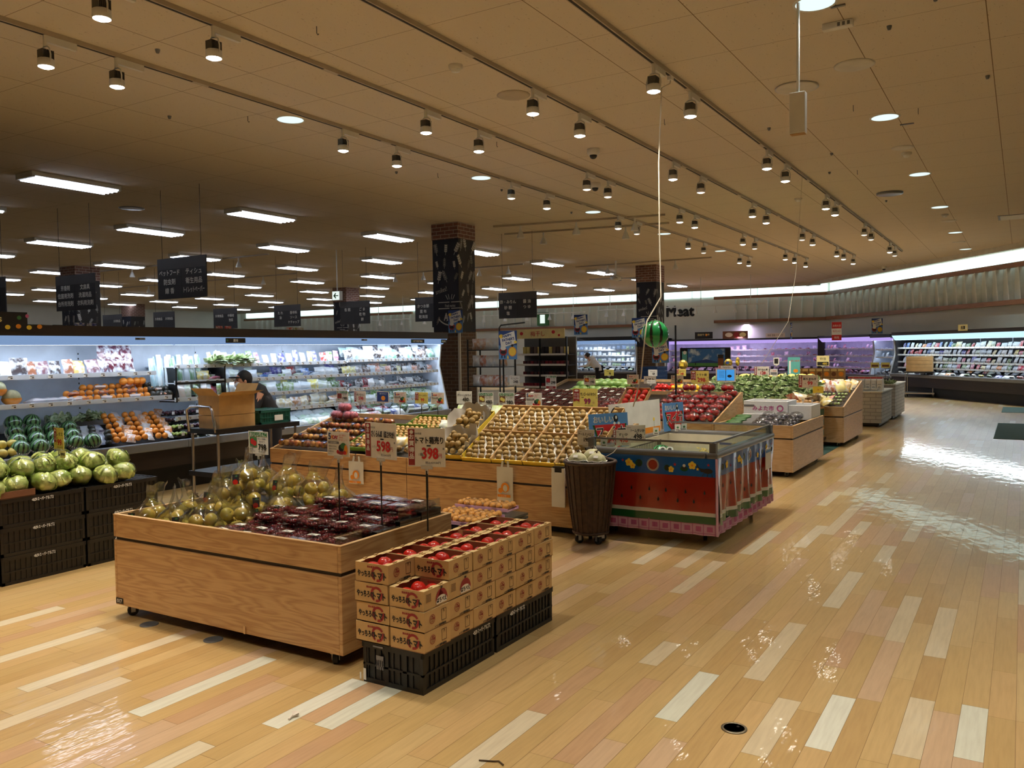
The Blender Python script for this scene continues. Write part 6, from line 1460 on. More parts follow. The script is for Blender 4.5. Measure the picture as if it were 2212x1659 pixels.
for i in range(5):
    for j in range(3):
        x, y = 13.75+.2*j, 5.0-.0+.0*i
for i in range(9):
    for j in range(4):
        x, y = 13.66+.2*j, 2.42+.06*i
        tag(place('onion', PP, None, (x, y, z4(x)+.03), (gr.uniform(-.6,.6), 0, 0), .8), 'pale green small vegetable at the aisle end of the far sloped table', 'vegetable', 'small pale vegetables at the aisle end').data = MB().sph((0,0,.03), .04, .032, .03, 9, 6).mesh('small_vegetable', M['greens']) if (i, j) == (0, 0) else bpy.data.meshes['small_vegetable']
# cart of green and brown cartons with onions
o = thing('flat_trolley', 'low dark trolley carrying green and brown onion cartons', 'trolley', (12.75, 2.58, 0))
MB().box(0, 0, .11, .75, .62, .15).build('platform', M['black_plastic'], o)
for x, y in ((.08,.08), (.67,.08), (.08,.54), (.67,.54)): caster(o, x, y, .05, .3)
for lv in range(3):
    q = thing('onion_carton', f"green and brown onion carton, {('bottom', 'middle', 'top')[lv]} of the stack on the low trolley", 'carton', (12.77, 2.6, .15+lv*.16))
    MB().box(0, 0, 0, .7, .58, .155).build('carton_body', M['kraft_dim'], q); mb = MB(); mb.box(-.002, .03, .03, .0, .55, .125); mb.box(.03, -.002, .03, .67, 0, .125); mb.build('green_print', M['crate_green'], q)
ON = MB().sph((0,0,.035), .042, .042, .036, 10, 7).mesh('onion', M['onion'])
for i in range(8):
    for j in range(6):
        tag(place('onion', ON, None, (12.83+.085*i, 2.65+.095*j, .632+.02*gr.random()+.03*((i*j) % 2)), (gr.uniform(-.4,.4), gr.uniform(-.4,.4), 0)), 'tan onion on the top onion carton', 'onion', 'onions on the top carton')
mb = MB(); mb.box(12.2, 2.40, 0, 13.7, 2.95, .004); tag(mb.build('floor_mat', M['mat_green']), 'dark green mat under the onion trolley', 'mat')
for i in range(12):
    pack(PW[i % 3], (13.3+.22*(i % 3), 2.62+.12*(i // 3), .66+.03*(i % 2)), (.3, gr.uniform(.4,1.0), gr.uniform(0,6)), gr.choice(((206,190,150), (200,110,100), (120,140,80), (228,206,120), (96,70,60))), 'vegetable_pack', 'bright vegetable pack heaped behind the onion trolley', 'vegetable pack', 'vegetable packs behind the onion trolley')
for i in range(12):
    pack(PB[i % 4], (14.4+.2*(i % 4), 2.5+.2*(i // 4), .80), (gr.uniform(-.3,.3), .5, gr.uniform(-.5,.5)), gr.choice(((240,226,150), (226,190,120), (236,230,214), (230,180,60), (160,90,60))), 'snack_bag', 'bright pack on the upper part of the third island near the aisle', 'pack', 'bright packs near the aisle')
# cards of the two far islands
card('yellow tomato bag price card with a ribbon and 298', (11.42, 3.88, 1.13), .26, .19, yellow_price('トマト袋', '298', pc='red_ink'), 'paper_yellow', foot=.92)
card('white mini tomato price card behind the dark red packs', (11.42, 6.93, 1.07), .19, .15, price('ミニトマト', '348', 'ink', False), 'paper', foot=.92, pole='black_plastic', pr=.008)
card('white photo price card with 298 behind the red packs', (11.42, 6.27, 1.07), .19, .16, photo_card('高原トマト', '298', 'maroon', 'red_ink'), 'paper', foot=.92)
card('white pink strip card just under the photo price card with 298', (11.40, 6.26, .965), .19, .05, [('b', -.9, -.7, .9, .7, 'maroon'), ('t', 'お買得', 0, 0, .5, 'white_ink', .6)], 'paper', foot=.92)
card('white tomato name card behind the steep tray', (11.45, 4.64, 1.09), .19, .11, [('t', 'トマト', 0, .1, .5, 'ink', .7, .01)], 'paper_warm', foot=.93)
card('small white slanted card on a black clip over the steep tray', (11.2, 4.52, 1.075), .12, .05, [('t', '特選トマト', 0, 0, .4, 'ink', .8)], 'paper', .3, .95, pitch=-.4)
card('pale green leaf card hanging at the end of the tomato slope', (11.40, 3.46, .97), .11, .17, [('d', 0, .2, .6, .3, 'green_ink'), ('t', '128', 0, -.5, .25, 'red_ink')], 'cream', .1, .8)
o = card('blue lit screen with a white frame above the greens', (11.60, 3.565, 1.16), .285, .185, None, 'screen_frame', foot=.935, cat='screen', name='display_screen', pole='screen_frame', pr=.012)
mb = MB(); mb.M = Matrix.Translation((0, 0, 1.16-.935)) @ face_m((0,0,0)); mb.box(-.122, -.076, .0004, .122, .076, .002); mb.build('lit_screen', M['screen'], o)
mb = MB(); mb.M = Matrix.Translation((0, 0, 1.16-.935)) @ face_m((0,0,0)); mb.disc((.055, -.015, .003), .032, 20, 0, .02)
for k_ in range(5): mb.box(-.1, .05-.02*k_, .0025, -.02, .056-.02*k_, .003, 1)
mb.build('screen_picture', [M['ink'], M['sky_ink']], o)
card('white name plate with a red mark above the blue screen', (11.60, 3.565, 1.275), .21, .035, [('t', 'Kamechiku', .12, 0, .7, 'ink', .72, .02), ('b', -.94, -.7, -.68, .7, 'red_ink'), ('t', 'K', -.81, 0, .6, 'white_ink')], 'paper', foot=.96, name='name_plate', cat='sign')
for nm, c, w, h, it, bd, lab in (('a', (13.9, 5.13, 1.0), .22, .15, five(), 'paper_warm', 'pinkish 5 A DAY card above the yellow peppers'), ('b', (14.7, 5.35, 1.1), .19, .13, yellow_price('にんじん', '148', pc='red_ink'), 'paper_yellow', 'small yellow price card under the gold balloons'), ('c', (14.8, 3.91, 1.12), .26, .17, price('ほうれん草', '128'), 'paper_warm', 'spinach price card with a red ribbon and 128'),
                             ('d', (14.8, 3.70, 1.10), .13, .12, [('t', 'お買得', 0, .5, .25, 'red_ink', .8), ('b', -.8, -.6, .8, .1, 'grey_ink')], 'paper', 'small white and red card right of the spinach card'), ('e', (13.6, 5.83, 1.01), .22, .17, five(), 'paper_warm', 'pinkish 5 A DAY card right of the cabbages'), ('f', (14.8, 6.84, 1.09), .20, .12, price('キャベツ', '98', 'ink', False), 'paper_yellow', 'pale yellow cabbage card behind the cabbages'),
                             ('g', (14.8, 5.94, 1.09), .18, .12, price('キャベツ', '68', 'ink', False), 'paper', 'white cabbage half price card near the ball'), ('h', (13.62, 6.68, .99), .23, .17, photo_card('春キャベツ', '198', 'maroon', 'orange_ink'), 'paper', 'white photo card in front of the cabbages'), ('i', (13.6, 2.87, 1.0), .29, .2, price('新たまねぎ', '99', sub='1袋', origin='佐賀県産'), 'paper_warm', 'white onion price card with a red ribbon and 99'),
                             ('j', (13.0, 2.60, .90), .15, .10, [('t', '58', 0, 0, .3, 'red_ink')], 'yellow_ink', 'lime yellow card slanted over the onion trolley'), ('k', (15.2, 3.45, 1.2), .21, .32, [('b', -1, -1, 1, 1, 'teal_ink'), ('t', '夏の麦茶', .2, .6, .12, 'red_ink', .7), ('d', .3, -.5, .4, .2, 'orange_ink'), ('b', -.8, -.8, -.5, .6, 'white_ink')], 'paper', 'pale blue drink poster behind the greens'), ('l', (15.4, 3.0, 1.29), .21, .18, [('b', -.9, -.9, .9, -.2, 'ink'), ('t', '480', .3, -.55, .3, 'yellow_ink'), ('t', '特価', 0, .4, .3, 'ink')], 'cream', 'cream card with a black strip above the snack boxes'),
                             ('m', (15.3, 3.78, 1.29), .1, .13, [('b', -.7, -.7, .7, .7, 'ink')], 'paper', 'small dark card on a stand in front of the meat case'), ('n', (13.9, 6.0, .82), .14, .10, [('t', '98', 0, 0, .5, 'red_ink')], 'paper_warm', 'small pinkish tag before the cabbages, the right one'), ('o', (13.9, 6.6, .82), .12, .10, [('t', '88', 0, 0, .5, 'red_ink')], 'paper_warm', 'small pinkish tag before the cabbages, the left one')):
    card(lab, c, w, h, it, bd, foot=min(c[2]-.16, .92) if nm not in 'no' else None)
for i, (c, r_) in enumerate((((15.0, 4.56, 1.27), .075), ((15.0, 4.39, 1.29), .055), ((14.9, 5.38, 1.24), .09))):
    o = thing('foil_balloon', ['gold foil balloon with a dark patch above the blue screen', 'slim gold foil balloon right of the round one', 'gold and yellow foil balloon above the small yellow card'][i], 'balloon', c)
    MB().sph((0,0,0), r_*.7, r_*(.7 if i == 1 else 1), r_*(1.5 if i == 1 else 1), 16, 10).build('foil', M['gold'], o); mb = MB(); mb.cyl((0,0,-r_*1.4), (0,0,-.38), .003, n=5); mb.build('stick', M['cord'], o)
    mb = MB(); mb.M = face_m((-r_*.69, 0, 0)); mb.box(-r_*.35, -r_*.3, 0, r_*.35, r_*.3, .004); mb.build('print_patch', M['blue_ink'] if i == 0 else M['yellow_ink'], o)
# landscape picture banner with a drink
o = thing('picture_banner', 'landscape picture banner with a dark iced drink in a black frame', 'banner', (20.0, 6.68, 1.31))
mb = MB(); mb.box(0, -.65, -.24, .03, .62, .24); mb.build('frame', M['black_metal'], o)
mb = MB(); mb.M = face_m((-.004, 0, 0)); mb.box(-.42, -.2, 0, .52, .21, .003); mb.build('sky_picture', M['sky_print'], o)
mats = []; mb = MB(); mb.M = face_m((-.008, 0, 0)); draw(mb, [('b', -.72, -.98, .9, -.62, 'green_ink'), ('p', [(-.72,-.62), (-.3,-.4), (.1,-.2), (.5,-.45), (.9,-.62)], 'blue_ink'), ('b', .6, -.95, .84, .3, 'brown_ink'), ('b', .6, -.1, .84, .3, 'ink'), ('b', -.98, -.7, -.76, .7, 'teal_ink'), ('d', -.86, .55, .08, .2, 'white_ink'), ('b', -.4, -.85, -.36, -.6, 'ink')], mats, 1.15, .44); mb.build('painted_scene', [M[n_] for n_ in mats], o)
for y in (-.6, .58): mb = MB(); mb.cyl((.015, y, -.24), (.015, y, -1.31), .02, n=8); mb.build('post', M['black_metal'], o)
# ------------------------------------------------------------------ grey brick-print table with milk cartons, and boxes behind
def brick_table(x0, x1, y0, y1, top, lab):
    o = thing('display_table', lab, 'display table', (x0, y0, 0))
    MB().box(0, 0, .07, x1-x0, y1-y0, top).build('brick_print_wrap', M['brick_grey'], o); MB().box(-.02, -.02, top, x1-x0+.02, y1-y0+.02, top+.02).build('top', M['white_paint'], o); MB().box(.05, .05, .02, x1-x0-.05, y1-y0-.05, .07).build('plinth', M['black_plastic'], o)
    for x in (.15, x1-x0-.15):
        for y in (.1, y1-y0-.1): caster(o, x, y, .03)
brick_table(17.1, 18.5, 2.27, 3.4, .66, 'grey brick-print table carrying large milk cartons')
brick_table(18.9, 20.5, 2.25, 3.3, .72, 'second grey brick-print table behind the milk cartons')
for i in range(6):
    for j in range(2):
        o = thing('milk_carton', f"large drink carton, {ordn(i)} from the aisle in the {('front', 'back')[j]} row", 'drink carton', (17.3+.13*j, 2.33+.105*i, .68), group='large drink cartons'); mb = MB()
        mb.box(-.048, -.048, 0, .048, .048, .2); mb.prism([(-.048, .2), (.048, .2), (.0, .255)], -.048, .048, 'y'); mb.box(-.004, -.048, .25, .004, .048, .27); mb.build('carton_body', M['paper'], o)
        mb = MB(); mb.box(-.02, -.047, .226, .02, .047, .258); mb.build('red_gable', M['red_ink'], o); mb = MB(); mb.M = face_m((-.049, 0, .07)); mb.ring((0,0,0), .012, .018, 12); mb.box(-.03, .05, 0, .03, .058, .001); mb.build('print', M['grey_ink'], o)
for i in range(5): tag(place('snack_bowl', MB().lathe([(.03,0), (.07,.05), (.068,.055), (.03,.02)], 14).mesh('bowl', M['white_paint']) if i == 0 else bpy.data.meshes['bowl'], None, (17.16, 2.4+.14*i, .681)), 'small white bowl in front of the drink cartons', 'bowl', 'bowls before the drink cartons')
for r_ in range(2):
    for i in range(7):
        y = 3.02+.135*i
        o = thing('snack_box', f"snack box, {ordn(i)} from the aisle in the {('lower', 'upper')[r_]} row", 'snack box', (17.3, y, .74+.19*r_), group='snack boxes behind the onion card')
        MB().box(-.06, -.064, 0, .06, .064, .18).build('box', M['kraft_dim'], o); mb = MB(); mb.M = face_m((-.061, 0, .09)); mb.disc((0, -.02, .001), .045, 16, 0); mb.box(-.055, .04, 0, .055, .075, .001, 1); mb.build('food_picture', [M['orange_ink' if (i+r_) % 2 else 'brown_ink'], M['cream']], o)
mb = MB(); mb.box(17.2, 3.42, 0, 17.7, 4.05, .74); tag(mb.build('shelf_base', M['kraft_dim']), 'brown base under the snack boxes', 'base')
for i, y in enumerate((2.60, 2.40)): card(f"olive card over the greens, the {('left', 'right')[i]} of two", (18.6, y, 1.14), .165, .11, [('b', -.8, -.6, .8, .2, 'brown_ink')], 'paper_yellow', foot=.75)
for i in range(10): tag(place('leafy_greens', LB[i % 3], None, (18.95+.08*(i % 2), 2.35+.1*(i // 2), .73), (0, -.2, i), .7), 'small green salad bundle on the second grey table', 'leafy greens', 'salad bundles on the grey table')
card('red and white notice poster on the meat case front', (29.0, 5.22, 2.03), .30, .60, [('b', -1, .3, 1, 1, 'red_ink'), ('b', -1, -1, 1, -.4, 'red_ink'), ('t', 'お肉の日', 0, .6, .14, 'white_ink', .8), ('t', '毎月29日', 0, 0, .13, 'red_ink', .8), ('t', '特売', 0, -.7, .14, 'white_ink', .5)], 'white_ink', .1, None, 'poster', 'notice_poster')
# ------------------------------------------------------------------ refrigerated multi-deck cases
def frame(o, yaw): return Matrix.Translation(o) @ Matrix.Rotation(yaw, 4, 'Z')
CARD_M = MB(); CARD_M.box(-.024, -.003, -.018, .024, 0, .018, 0); CARD_M.box(-.02, -.0036, .006, .02, -.003, .012, 1); CARD_M.box(0, -.0036, -.012, .02, -.003, -.002, 1)
CARD_ME = CARD_M.mesh('price_tag', [M['paper'], M['ink']])
CARD_R = MB(); CARD_R.box(-.035, -.003, -.02, .035, 0, .02, 0); CARD_R.box(-.035, -.0036, -.02, -.018, -.003, .02, 1); CARD_R.box(-.01, -.0036, -.01, .028, -.003, .006, 1)
CARD_RM = CARD_R.mesh('price_tag', [M['paper'], M['maroon']])
def chill_case(name, label, fr, L, shelves, canopy_mat, lamp, back='case_white', zc=(1.665, 1.755, 1.86), deck=.56, sh_y=.25, tags=.14, end_l=True, end_r=True, fascia='dark_brown', base='dark_brown', depth=.85, tag_mesh=None, lamp_shelf=True):
    o = thing(name, label, 'refrigerated case'); o.matrix_world = fr
    tm = tag_mesh or CARD_ME
    MB().box(0, .16, 0, L, depth, .28).build('kick_base', M['toe_black'], o)
    MB().box(0, .06, .28, L, depth, deck-.07).build('front_panel', M[base], o)
    MB().box(0, 0, deck-.075, L, .06, deck+.02).build('bumper_rail', M['rail_grey'], o, bevel=.012)
    mb = MB(); mb.add([(0,.06,deck-.02), (L,.06,deck-.02), (L,depth-.07,deck+.2), (0,depth-.07,deck+.2)], [(0,1,2,3)]); mb.build('deck', M[back if back != 'case_white' else 'case_dark'], o)
    MB().box(0, depth-.06, .5, L, depth, zc[2]).build('back_panel', M[back], o)
    mb = MB(); mb.box(0, .05, zc[1], L, depth, zc[2]); mb.build('top_fascia', M[fascia], o)
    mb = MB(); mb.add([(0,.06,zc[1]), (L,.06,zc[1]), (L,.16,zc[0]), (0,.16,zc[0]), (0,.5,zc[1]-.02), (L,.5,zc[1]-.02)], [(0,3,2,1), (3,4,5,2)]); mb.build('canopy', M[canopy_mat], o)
    mb = MB(); mb.box(.02, .19, zc[0]+.0, L-.02, .225, zc[0]+.02); mb.build('canopy_lamp', M[lamp], o)
    for s_, on in ((0, end_l), (L-.03, end_r)):
        if on: mb = MB(); mb.prism([(.12, .3), (depth, .3), (depth, zc[2]-.01), (.16, zc[2]-.01), (.22, 1.3), (.05, deck)], s_, s_+.03, 'x'); mb.build('end_panel', M['case_white' if back == 'case_white' else 'case_dark'], o)
    for z in shelves:
        s0, s1 = (0, L) if not isinstance(z, tuple) else z[1:]
        zz = z if not isinstance(z, tuple) else z[0]
        mb = MB(); mb.box(s0+.02, sh_y+.01, zz-.012, s1-.02, depth-.06, zz); sh = mb.build('shelf', M[back if back != 'case_white' else 'case_white'], o)
        mb = MB(); mb.box(s0+.02, sh_y-.004, zz-.022, s1-.02, sh_y+.008, zz+.026); mb.build('price_rail', M['case_white'], sh)
        if lamp_shelf: mb = MB(); mb.box(s0+.05, sh_y+.03, zz-.022, s1-.05, sh_y+.045, zz-.013); mb.build('shelf_lamp', M[lamp], sh)
        n = max(1, int((s1-s0)/tags))
        for i in range(n):
            if tags < 9: place('price_tag', tm, sh, (s0+(i+.5)*(s1-s0)/n+gr.uniform(-.02,.02), sh_y-.005, zz+.002))
    n = max(2, int(L/1.2))
    for i in range(n):
        mb = MB(); x = L*(i+.5)/n; mb.box(x-.015, depth-.064, .8, x+.015, depth-.058, zc[0])
        for k_ in range(14): mb.box(x-.006, depth-.066, .85+k_*.055, x+.006, depth-.0575, .87+k_*.055, 1)
        mb.build('shelf_upright', [M['case_white'], M['case_dark']], o)
    return o
def goods(fr, yaw, x0, x1, y, z, step, meshes, cols, name, label, cat, group, jz=.0, lean=.25, sc=(.9,1.1), rows=1, dy=.12, dz=.0, jit=.02):
    n = max(1, int((x1-x0)/step))
    for r_ in range(rows):
        for i in range(n):
            p = fr @ Vector((x0+(i+.5)*(x1-x0)/n+gr.uniform(-jit,jit), y+r_*dy+gr.uniform(-.01,.01), z+r_*dz))
            k_ = gr.uniform(*sc)
            pack(gr.choice(meshes), p, (gr.uniform(-.12,.12), lean+gr.uniform(-.1,.1), yaw+PI/2+gr.uniform(-.2,.2)), gr.choice(cols), name, label, cat, group, (k_, k_*gr.uniform(.9,1.1), k_*gr.uniform(.85,1.1)))
WHITE = [(222,228,232), (206,216,222), (232,232,228)]; VEG = [(120,150,90), (150,176,110), (206,216,196), (226,230,226), (96,130,70), (196,206,180)]; MUSH = [(214,196,150), (226,214,176), (170,130,90), (206,190,140), (232,226,200)]; DARK = [(70,54,48), (54,46,46), (110,88,76), (160,150,146)]; MIX = VEG + [(200,70,60), (226,206,110), (96,90,170), (216,120,140), (60,110,180)] + WHITE*2
DRY = [(150,96,70), (222,196,150), (120,84,90), (90,80,90), (226,210,190), (210,170,100), (70,60,60)]
MEATC = [(196,84,96), (226,130,140), (214,180,190), (150,50,60), (236,214,220), (120,60,70), (200,196,210)]
# left produce case, three joined sections
YL = 8.2
FA = frame((3.0, YL, 0), 0)
chill_case('produce_case', 'fruit section of the long lit produce case, melons and dried fruit on its shelves', FA, 3.25, [(1.345, 0, 3.05), (1.06, 0, 3.25)], 'canopy_blue', 'case_lamp', tag_mesh=CARD_ME, end_r=False, tags=.19)
FB_ = frame((6.25, YL, 0), 0)
chill_case('produce_case', 'middle section of the long lit produce case behind the worker', FB_, 2.95, [(1.41), (1.22), (1.02), (.80)], 'canopy_blue', 'case_lamp', end_l=False, end_r=False, tags=.13)
FC = frame((9.2, YL, 0), 0)
chill_case('produce_case', 'last section of the long lit produce case next to the tall column', FC, 2.25, [1.425, 1.22, 1.0, .78], 'canopy_blue', 'case_lamp', end_l=False, tags=.1)
# small plates on the canopy
for x, t_, w in ((7.0, '薬味', .30), (10.62, 'CUT VEGETABLE', .34), (11.32, 'SALAD', .14)):
    mb = MB(); mb.M = face_m((x, 8.245, 1.715), PI/2, 0); mb.box(-w/2, -.03, 0, w/2, .03, .004, 0); mb.text(t_, 0, 0, .038, 1, wmax=w*.7, z=.005, bold=.001); mb.disc((-w*.42, 0, .005), .014, 12, 2); tag(mb.build('canopy_plate', [M['ink'], M['white_ink'], M['green_ink']]), {7.0: 'black plate with white characters on the canopy above the worker', 10.62: 'black plate with white lettering on the canopy near the column', 11.32: 'small black plate at the end of the produce case canopy'}[x], 'sign')
for i, x in enumerate((5.7, 9.35)):
    mb = MB(); mb.M = face_m((x, 8.245, 1.73), PI/2); mb.box(-.06, -.012, 0, .06, .012, .004, 0); mb.box(-.05, -.006, .004, -.01, .006, .005, 1); tag(mb.build('thermometer', [M['rail_grey'], M['ink']]), ['grey thermometer strip on the canopy above the green onions', 'grey thermometer strip on the canopy where two sections join'][i], 'thermometer')
# dried fruit sign on the top
o = thing('fruit_sign', 'black sign with cream lettering and fruit slices on top of the produce case', 'sign', (4.15, 8.24, 1.81))
mb = MB(); mb.M = face_m((0,0,.08), PI/2); mb.box(-.55, -.09, -.01, .34, .09, 0); mb.build('board', M['ink'], o)
mats = []; mb = MB(); mb.M = face_m((0,0,.08), PI/2); draw(mb, [('t', 'Dried Fruits', -.28, .28, .5, 'cream', .62, .01)] + [('d', -.6+.24*i, -.62+.1*(i % 2), .06, .24, 'orange_ink' if i % 2 else 'yellow_ink') for i in range(8)] + [('d', .62, .4, .05, .22, 'green_ink'), ('d', .8, .6, .04, .2, 'pink_dark')], mats, .84, .18); mb.build('lettering', [M[n_] for n_ in mats], o)
# deck goods of the fruit section
WM = MB().sph((0,0,0), .085, .085, .08, 18, 12).mesh('watermelon', M['watermelon'])
NETB = MB()
for k_ in range(26):
    a0 = 2*PI*k_/26
    for s_ in (-1, 1): NETB.tube([(.088*math.cos(ph)*math.cos(a0+s_*(ph+1.4)*.5), .088*math.cos(ph)*math.sin(a0+s_*(ph+1.4)*.5), .083*math.sin(ph)) for ph in [-1.25+1.15*q/6 for q in range(7)]], .003, 4)
NETM = NETB.mesh('foam_net', M['net_white'])
wi = 0
for r_, (y, z, n) in enumerate(((8.32, .64, 5), (8.46, .70, 4), (8.6, .77, 4), (8.72, .86, 2))):
    for i in range(n):
        x = 4.42+.185*i+.05*r_
        o = thing('watermelon', f'netted watermelon, {ordn(i)} in the {ordn(r_)} row of the produce case', 'watermelon', (x, y, z+.02), 0, 'small watermelons in the produce case')
        place('rind', WM, o, (0,0,0), (gr.uniform(-.5,.5), gr.uniform(-.4,.4), gr.uniform(0,6))); place('foam_net', NETM, o, (0,0,0), (.5, gr.uniform(-.3,.3), 0))
PEM = MB().sph((0,0,0), .05, .05, .045, 14, 9, fn=lambda x, y, z: 1-.1*max(0, z)**6).mesh('pear', M['pear'])
for i in range(9):
    tag(place('pear', PEM, None, (4.05+.1*(i % 4)+.03*(i//4), 8.32+.07*(i//4), .63+.075*(i//4)), (gr.uniform(-.4,.4), gr.uniform(-.4,.4), 0)), 'round yellow pear at the picture edge of the produce case', 'pear', 'yellow pears in the produce case')
ORM = MB().sph((0,0,0), .036, .036, .033, 12, 8).mesh('orange', M['orange'])
for r_ in range(6):
    for i in range(9):
        x, y = 5.42+.085*i+.03*r_, 8.30+.09*r_
        if i % 3 == 2:
            pack(PB[(i+r_) % 4], (x, y, .60+.045*r_), (.2, .7, PI/2+gr.uniform(-.5,.5)), gr.choice(((220,150,80), (222,220,226), (206,140,90))), 'orange_bag', 'small film bag among the oranges of the produce case', 'orange bag', 'bags among the oranges', .55)
        else: tag(place('orange', ORM, None, (x, y, .63+.045*r_+gr.uniform(0,.02)), (gr.uniform(-2,2), gr.uniform(-2,2), 0)), 'orange fruit heaped in the deck of the produce case', 'orange', 'oranges in the produce case')
for i in range(10):
    for j in range(2):
        tag(place('avocado', PEM, None, (5.02+.04*i, 8.32+.08*(i % 4)+.0*j, .62+.03*(i % 4)+.07*j), (gr.uniform(-1,1), gr.uniform(-1,1), 0), (.7, .9, .7)), 'dark wrapped fruit between the watermelons and the oranges', 'fruit', 'dark fruits in the produce case').data = MB().sph((0,0,0), .05, .05, .045, 10, 7).mesh('dark_fruit', M['avocado']) if (i, j) == (0, 0) else bpy.data.meshes['dark_fruit']
for i in range(8): pack(PT[i % 3], (5.12+.1*(i % 4), 8.36+.14*(i//4), .60+.05*(i//4)), (0, 1.0, PI/2+gr.uniform(-.3,.3)), gr.choice(((150,160,190), (190,196,214), (90,90,120), (210,214,226))), 'silver_bag', 'long silvery film bag sloping in the deck of the produce case', 'bag', 'silvery bags in the produce case')
for i in range(6): tag(place('leafy_greens', LB[i % 3], None, (4.95+.12*i, 8.78, .82), (.0, -.2, gr.uniform(0,6)), .8), 'fresh green leaf bundle at the back of the produce deck', 'leafy greens', 'leaf bundles in the produce deck').data = MB().mesh('none', M['leaf']) if False else LB[i % 3]
for j in range(4):
    for i in range(3):
        x, y, z = 6.22+.17*i+.04*j, 8.32+.11*j, .60+.075*j
        o = thing('grape_pack', f"pack of {'green' if i == 0 and j < 2 else 'dark red'} grapes, {ordn(i)} in the {ordn(j)} row of the produce deck", 'grape pack', (x, y, z), PI/2, 'grape packs in the produce deck'); mb = MB()
        mb.box(-.06, -.075, 0, .06, .075, .02, 1)
        for a in range(4):
            for b_ in range(5): mb.sph((-.042+.028*a, -.056+.028*b_, .035+.008*((a+b_) % 2)), .017, nu=7, nv=5)
        mb.build('grapes', [M['grape_green' if i == 0 and j < 2 else 'grape'], M['tray_black']], o); mb = MB(); mb.M = face_m((-.064, .0, .035)); mb.box(-.02, -.018, 0, .02, .018, .001); mb.build('label', M['paper'], o)
goods(FA, 0, 3.75, 4.7, .18, .60, .15, TR_, [(150,190,200), (176,206,206), (120,170,160)], 'herb_pack', 'pale film pack of small vegetables, front deck beside the grapes', 'vegetable pack', 'vegetable packs beside the grapes', lean=.35, rows=5, dy=.11, dz=.055)
# upper shelves of the fruit section
SY = .36
goods(FA, 0, .7, 2.55, SY, 1.36, .125, PB, DRY, 'dried_fruit_bag', 'small bag of dried fruit on the top shelf of the fruit section', 'dried fruit bag', 'dried fruit bags on the top shelf', sc=(.75,.95))
for i in range(6): pack(PB[i % 4], (5.52+.12*(i % 3), 8.56+.03*(i//3), 1.37+.1*(i//3)), (0, .3, PI/2), (84,30,44), 'maroon_pouch', f"maroon pouch, {ordn(i % 3)} in the {('front', 'raised')[i//3]} row of the top shelf", 'pouch', 'maroon pouches')
MLM = MB().sph((0,0,0), .085, .085, .08, 16, 10).mesh('melon', M['melon'])
for i, (x, z, c) in enumerate(((4.05, 1.14, 'crate_green'), (4.28, 1.14, 'crate_green'), (4.5, 1.145, 'orange_ink'), (4.36, 1.24, 'orange_ink'), (3.8, 1.14, 'crate_green'))):
    o = thing('melon', ['melon in a green net at the picture edge of the second shelf', 'dark melon in a green net on the second shelf', 'pale melon in an orange net on the second shelf', 'pale melon in an orange net lying on two others', 'melon in a green net outside the picture edge'][i], 'melon', (x, 8.6, z))
    place('rind', MLM, o); mb = MB(); mb.lathe([(.05,-.07), (.08,-.045), (.092,-.02), (.09,-.005)], 20); mb.build('foam_net', M['greens' if c == 'crate_green' else 'orange'], o)
for i in range(4): pack(TR_[i % 3], (4.72+.14*i, 8.55, 1.07), (0, .1, PI/2), (226,220,226) if i < 3 else (226,140,70), 'fruit_tray', f'white fruit tray on the second shelf, {ordn(i)} right of the melons', 'fruit tray', 'fruit trays right of the melons')
for r_ in range(3):
    for i in range(14):
        x = 5.02+.085*i; c = (232,128,72) if i < 8 else (236,176,110)
        if r_ == 2 and not (2 < i < 12): continue
        tag(place('citrus', ORM, None, (x+.04*(r_ % 2)+gr.uniform(-.01,.01), 8.52+.07*r_, 1.095+.055*r_), (gr.uniform(-2,2), gr.uniform(-2,2), 0), 1.05), 'orange citrus fruit heaped on the second shelf of the fruit section', 'citrus', 'citrus fruits on the second shelf')
        if i % 4 == 1: pack(TR_[i % 3], (x, 8.5+.06*r_, 1.08+.055*r_), (0, .5, PI/2+gr.uniform(-.4,.4)), gr.choice(((236,140,90), (240,220,214))), 'citrus_pack', 'film pack among the citrus on the second shelf', 'citrus pack', 'citrus packs on the second shelf', .6)
for i, x in enumerate((5.72, 5.80, 5.88, 5.95)): tag(place('citrus', ORM, None, (x, 8.6, 1.26), (0,0,0), 1.25), f'large pale orange citrus on top of the heap, {ordn(i)} of four', 'citrus')
AVM = MB().sph((0,0,0), .036, .036, .045, 10, 8).mesh('avocado', M['avocado'])
for i in range(14): tag(place('avocado', AVM, None, (6.02+.055*(i % 5), 8.5+.07*(i//5), 1.10+.05*(i//5)), (gr.uniform(-1,1), gr.uniform(-1,1), 0)), 'dark avocado at the end of the second shelf', 'avocado', 'avocados on the second shelf')
# hanging green onions and the black racks
for i in range(16): pack(PT[i % 3], (6.1+.045*i, 8.58+.02*(i % 2), 1.06+.02*(i % 3)), (gr.uniform(-.06,.06), .12, PI/2), gr.choice(((180,206,216), (150,186,200), (120,160,120), (206,220,226))), 'spring_onion_bag', 'tall narrow film bag of spring onions standing beside the avocados', 'onion bag', 'spring onion bags', (.7, .55, 1.75))
for i in range(7): tag(place('leafy_greens', LB[i % 3], None, (6.78+.1*i, 8.5, 1.42+.02*(i % 2)), (.2, -.5, PI/2+gr.uniform(-.4,.4)), .85), 'green leek bundle leaning over the black rack', 'leek bundle', 'leek bundles on the black rack')
goods(FB_, 0, .1, .95, .30, 1.03, .1, PT, VEG + [(226,216,206)], 'stalk_pack', 'narrow stalk vegetable pack on the black rack beside the spring onions', 'vegetable pack', 'stalk packs on the black rack', sc=(.6,.8))
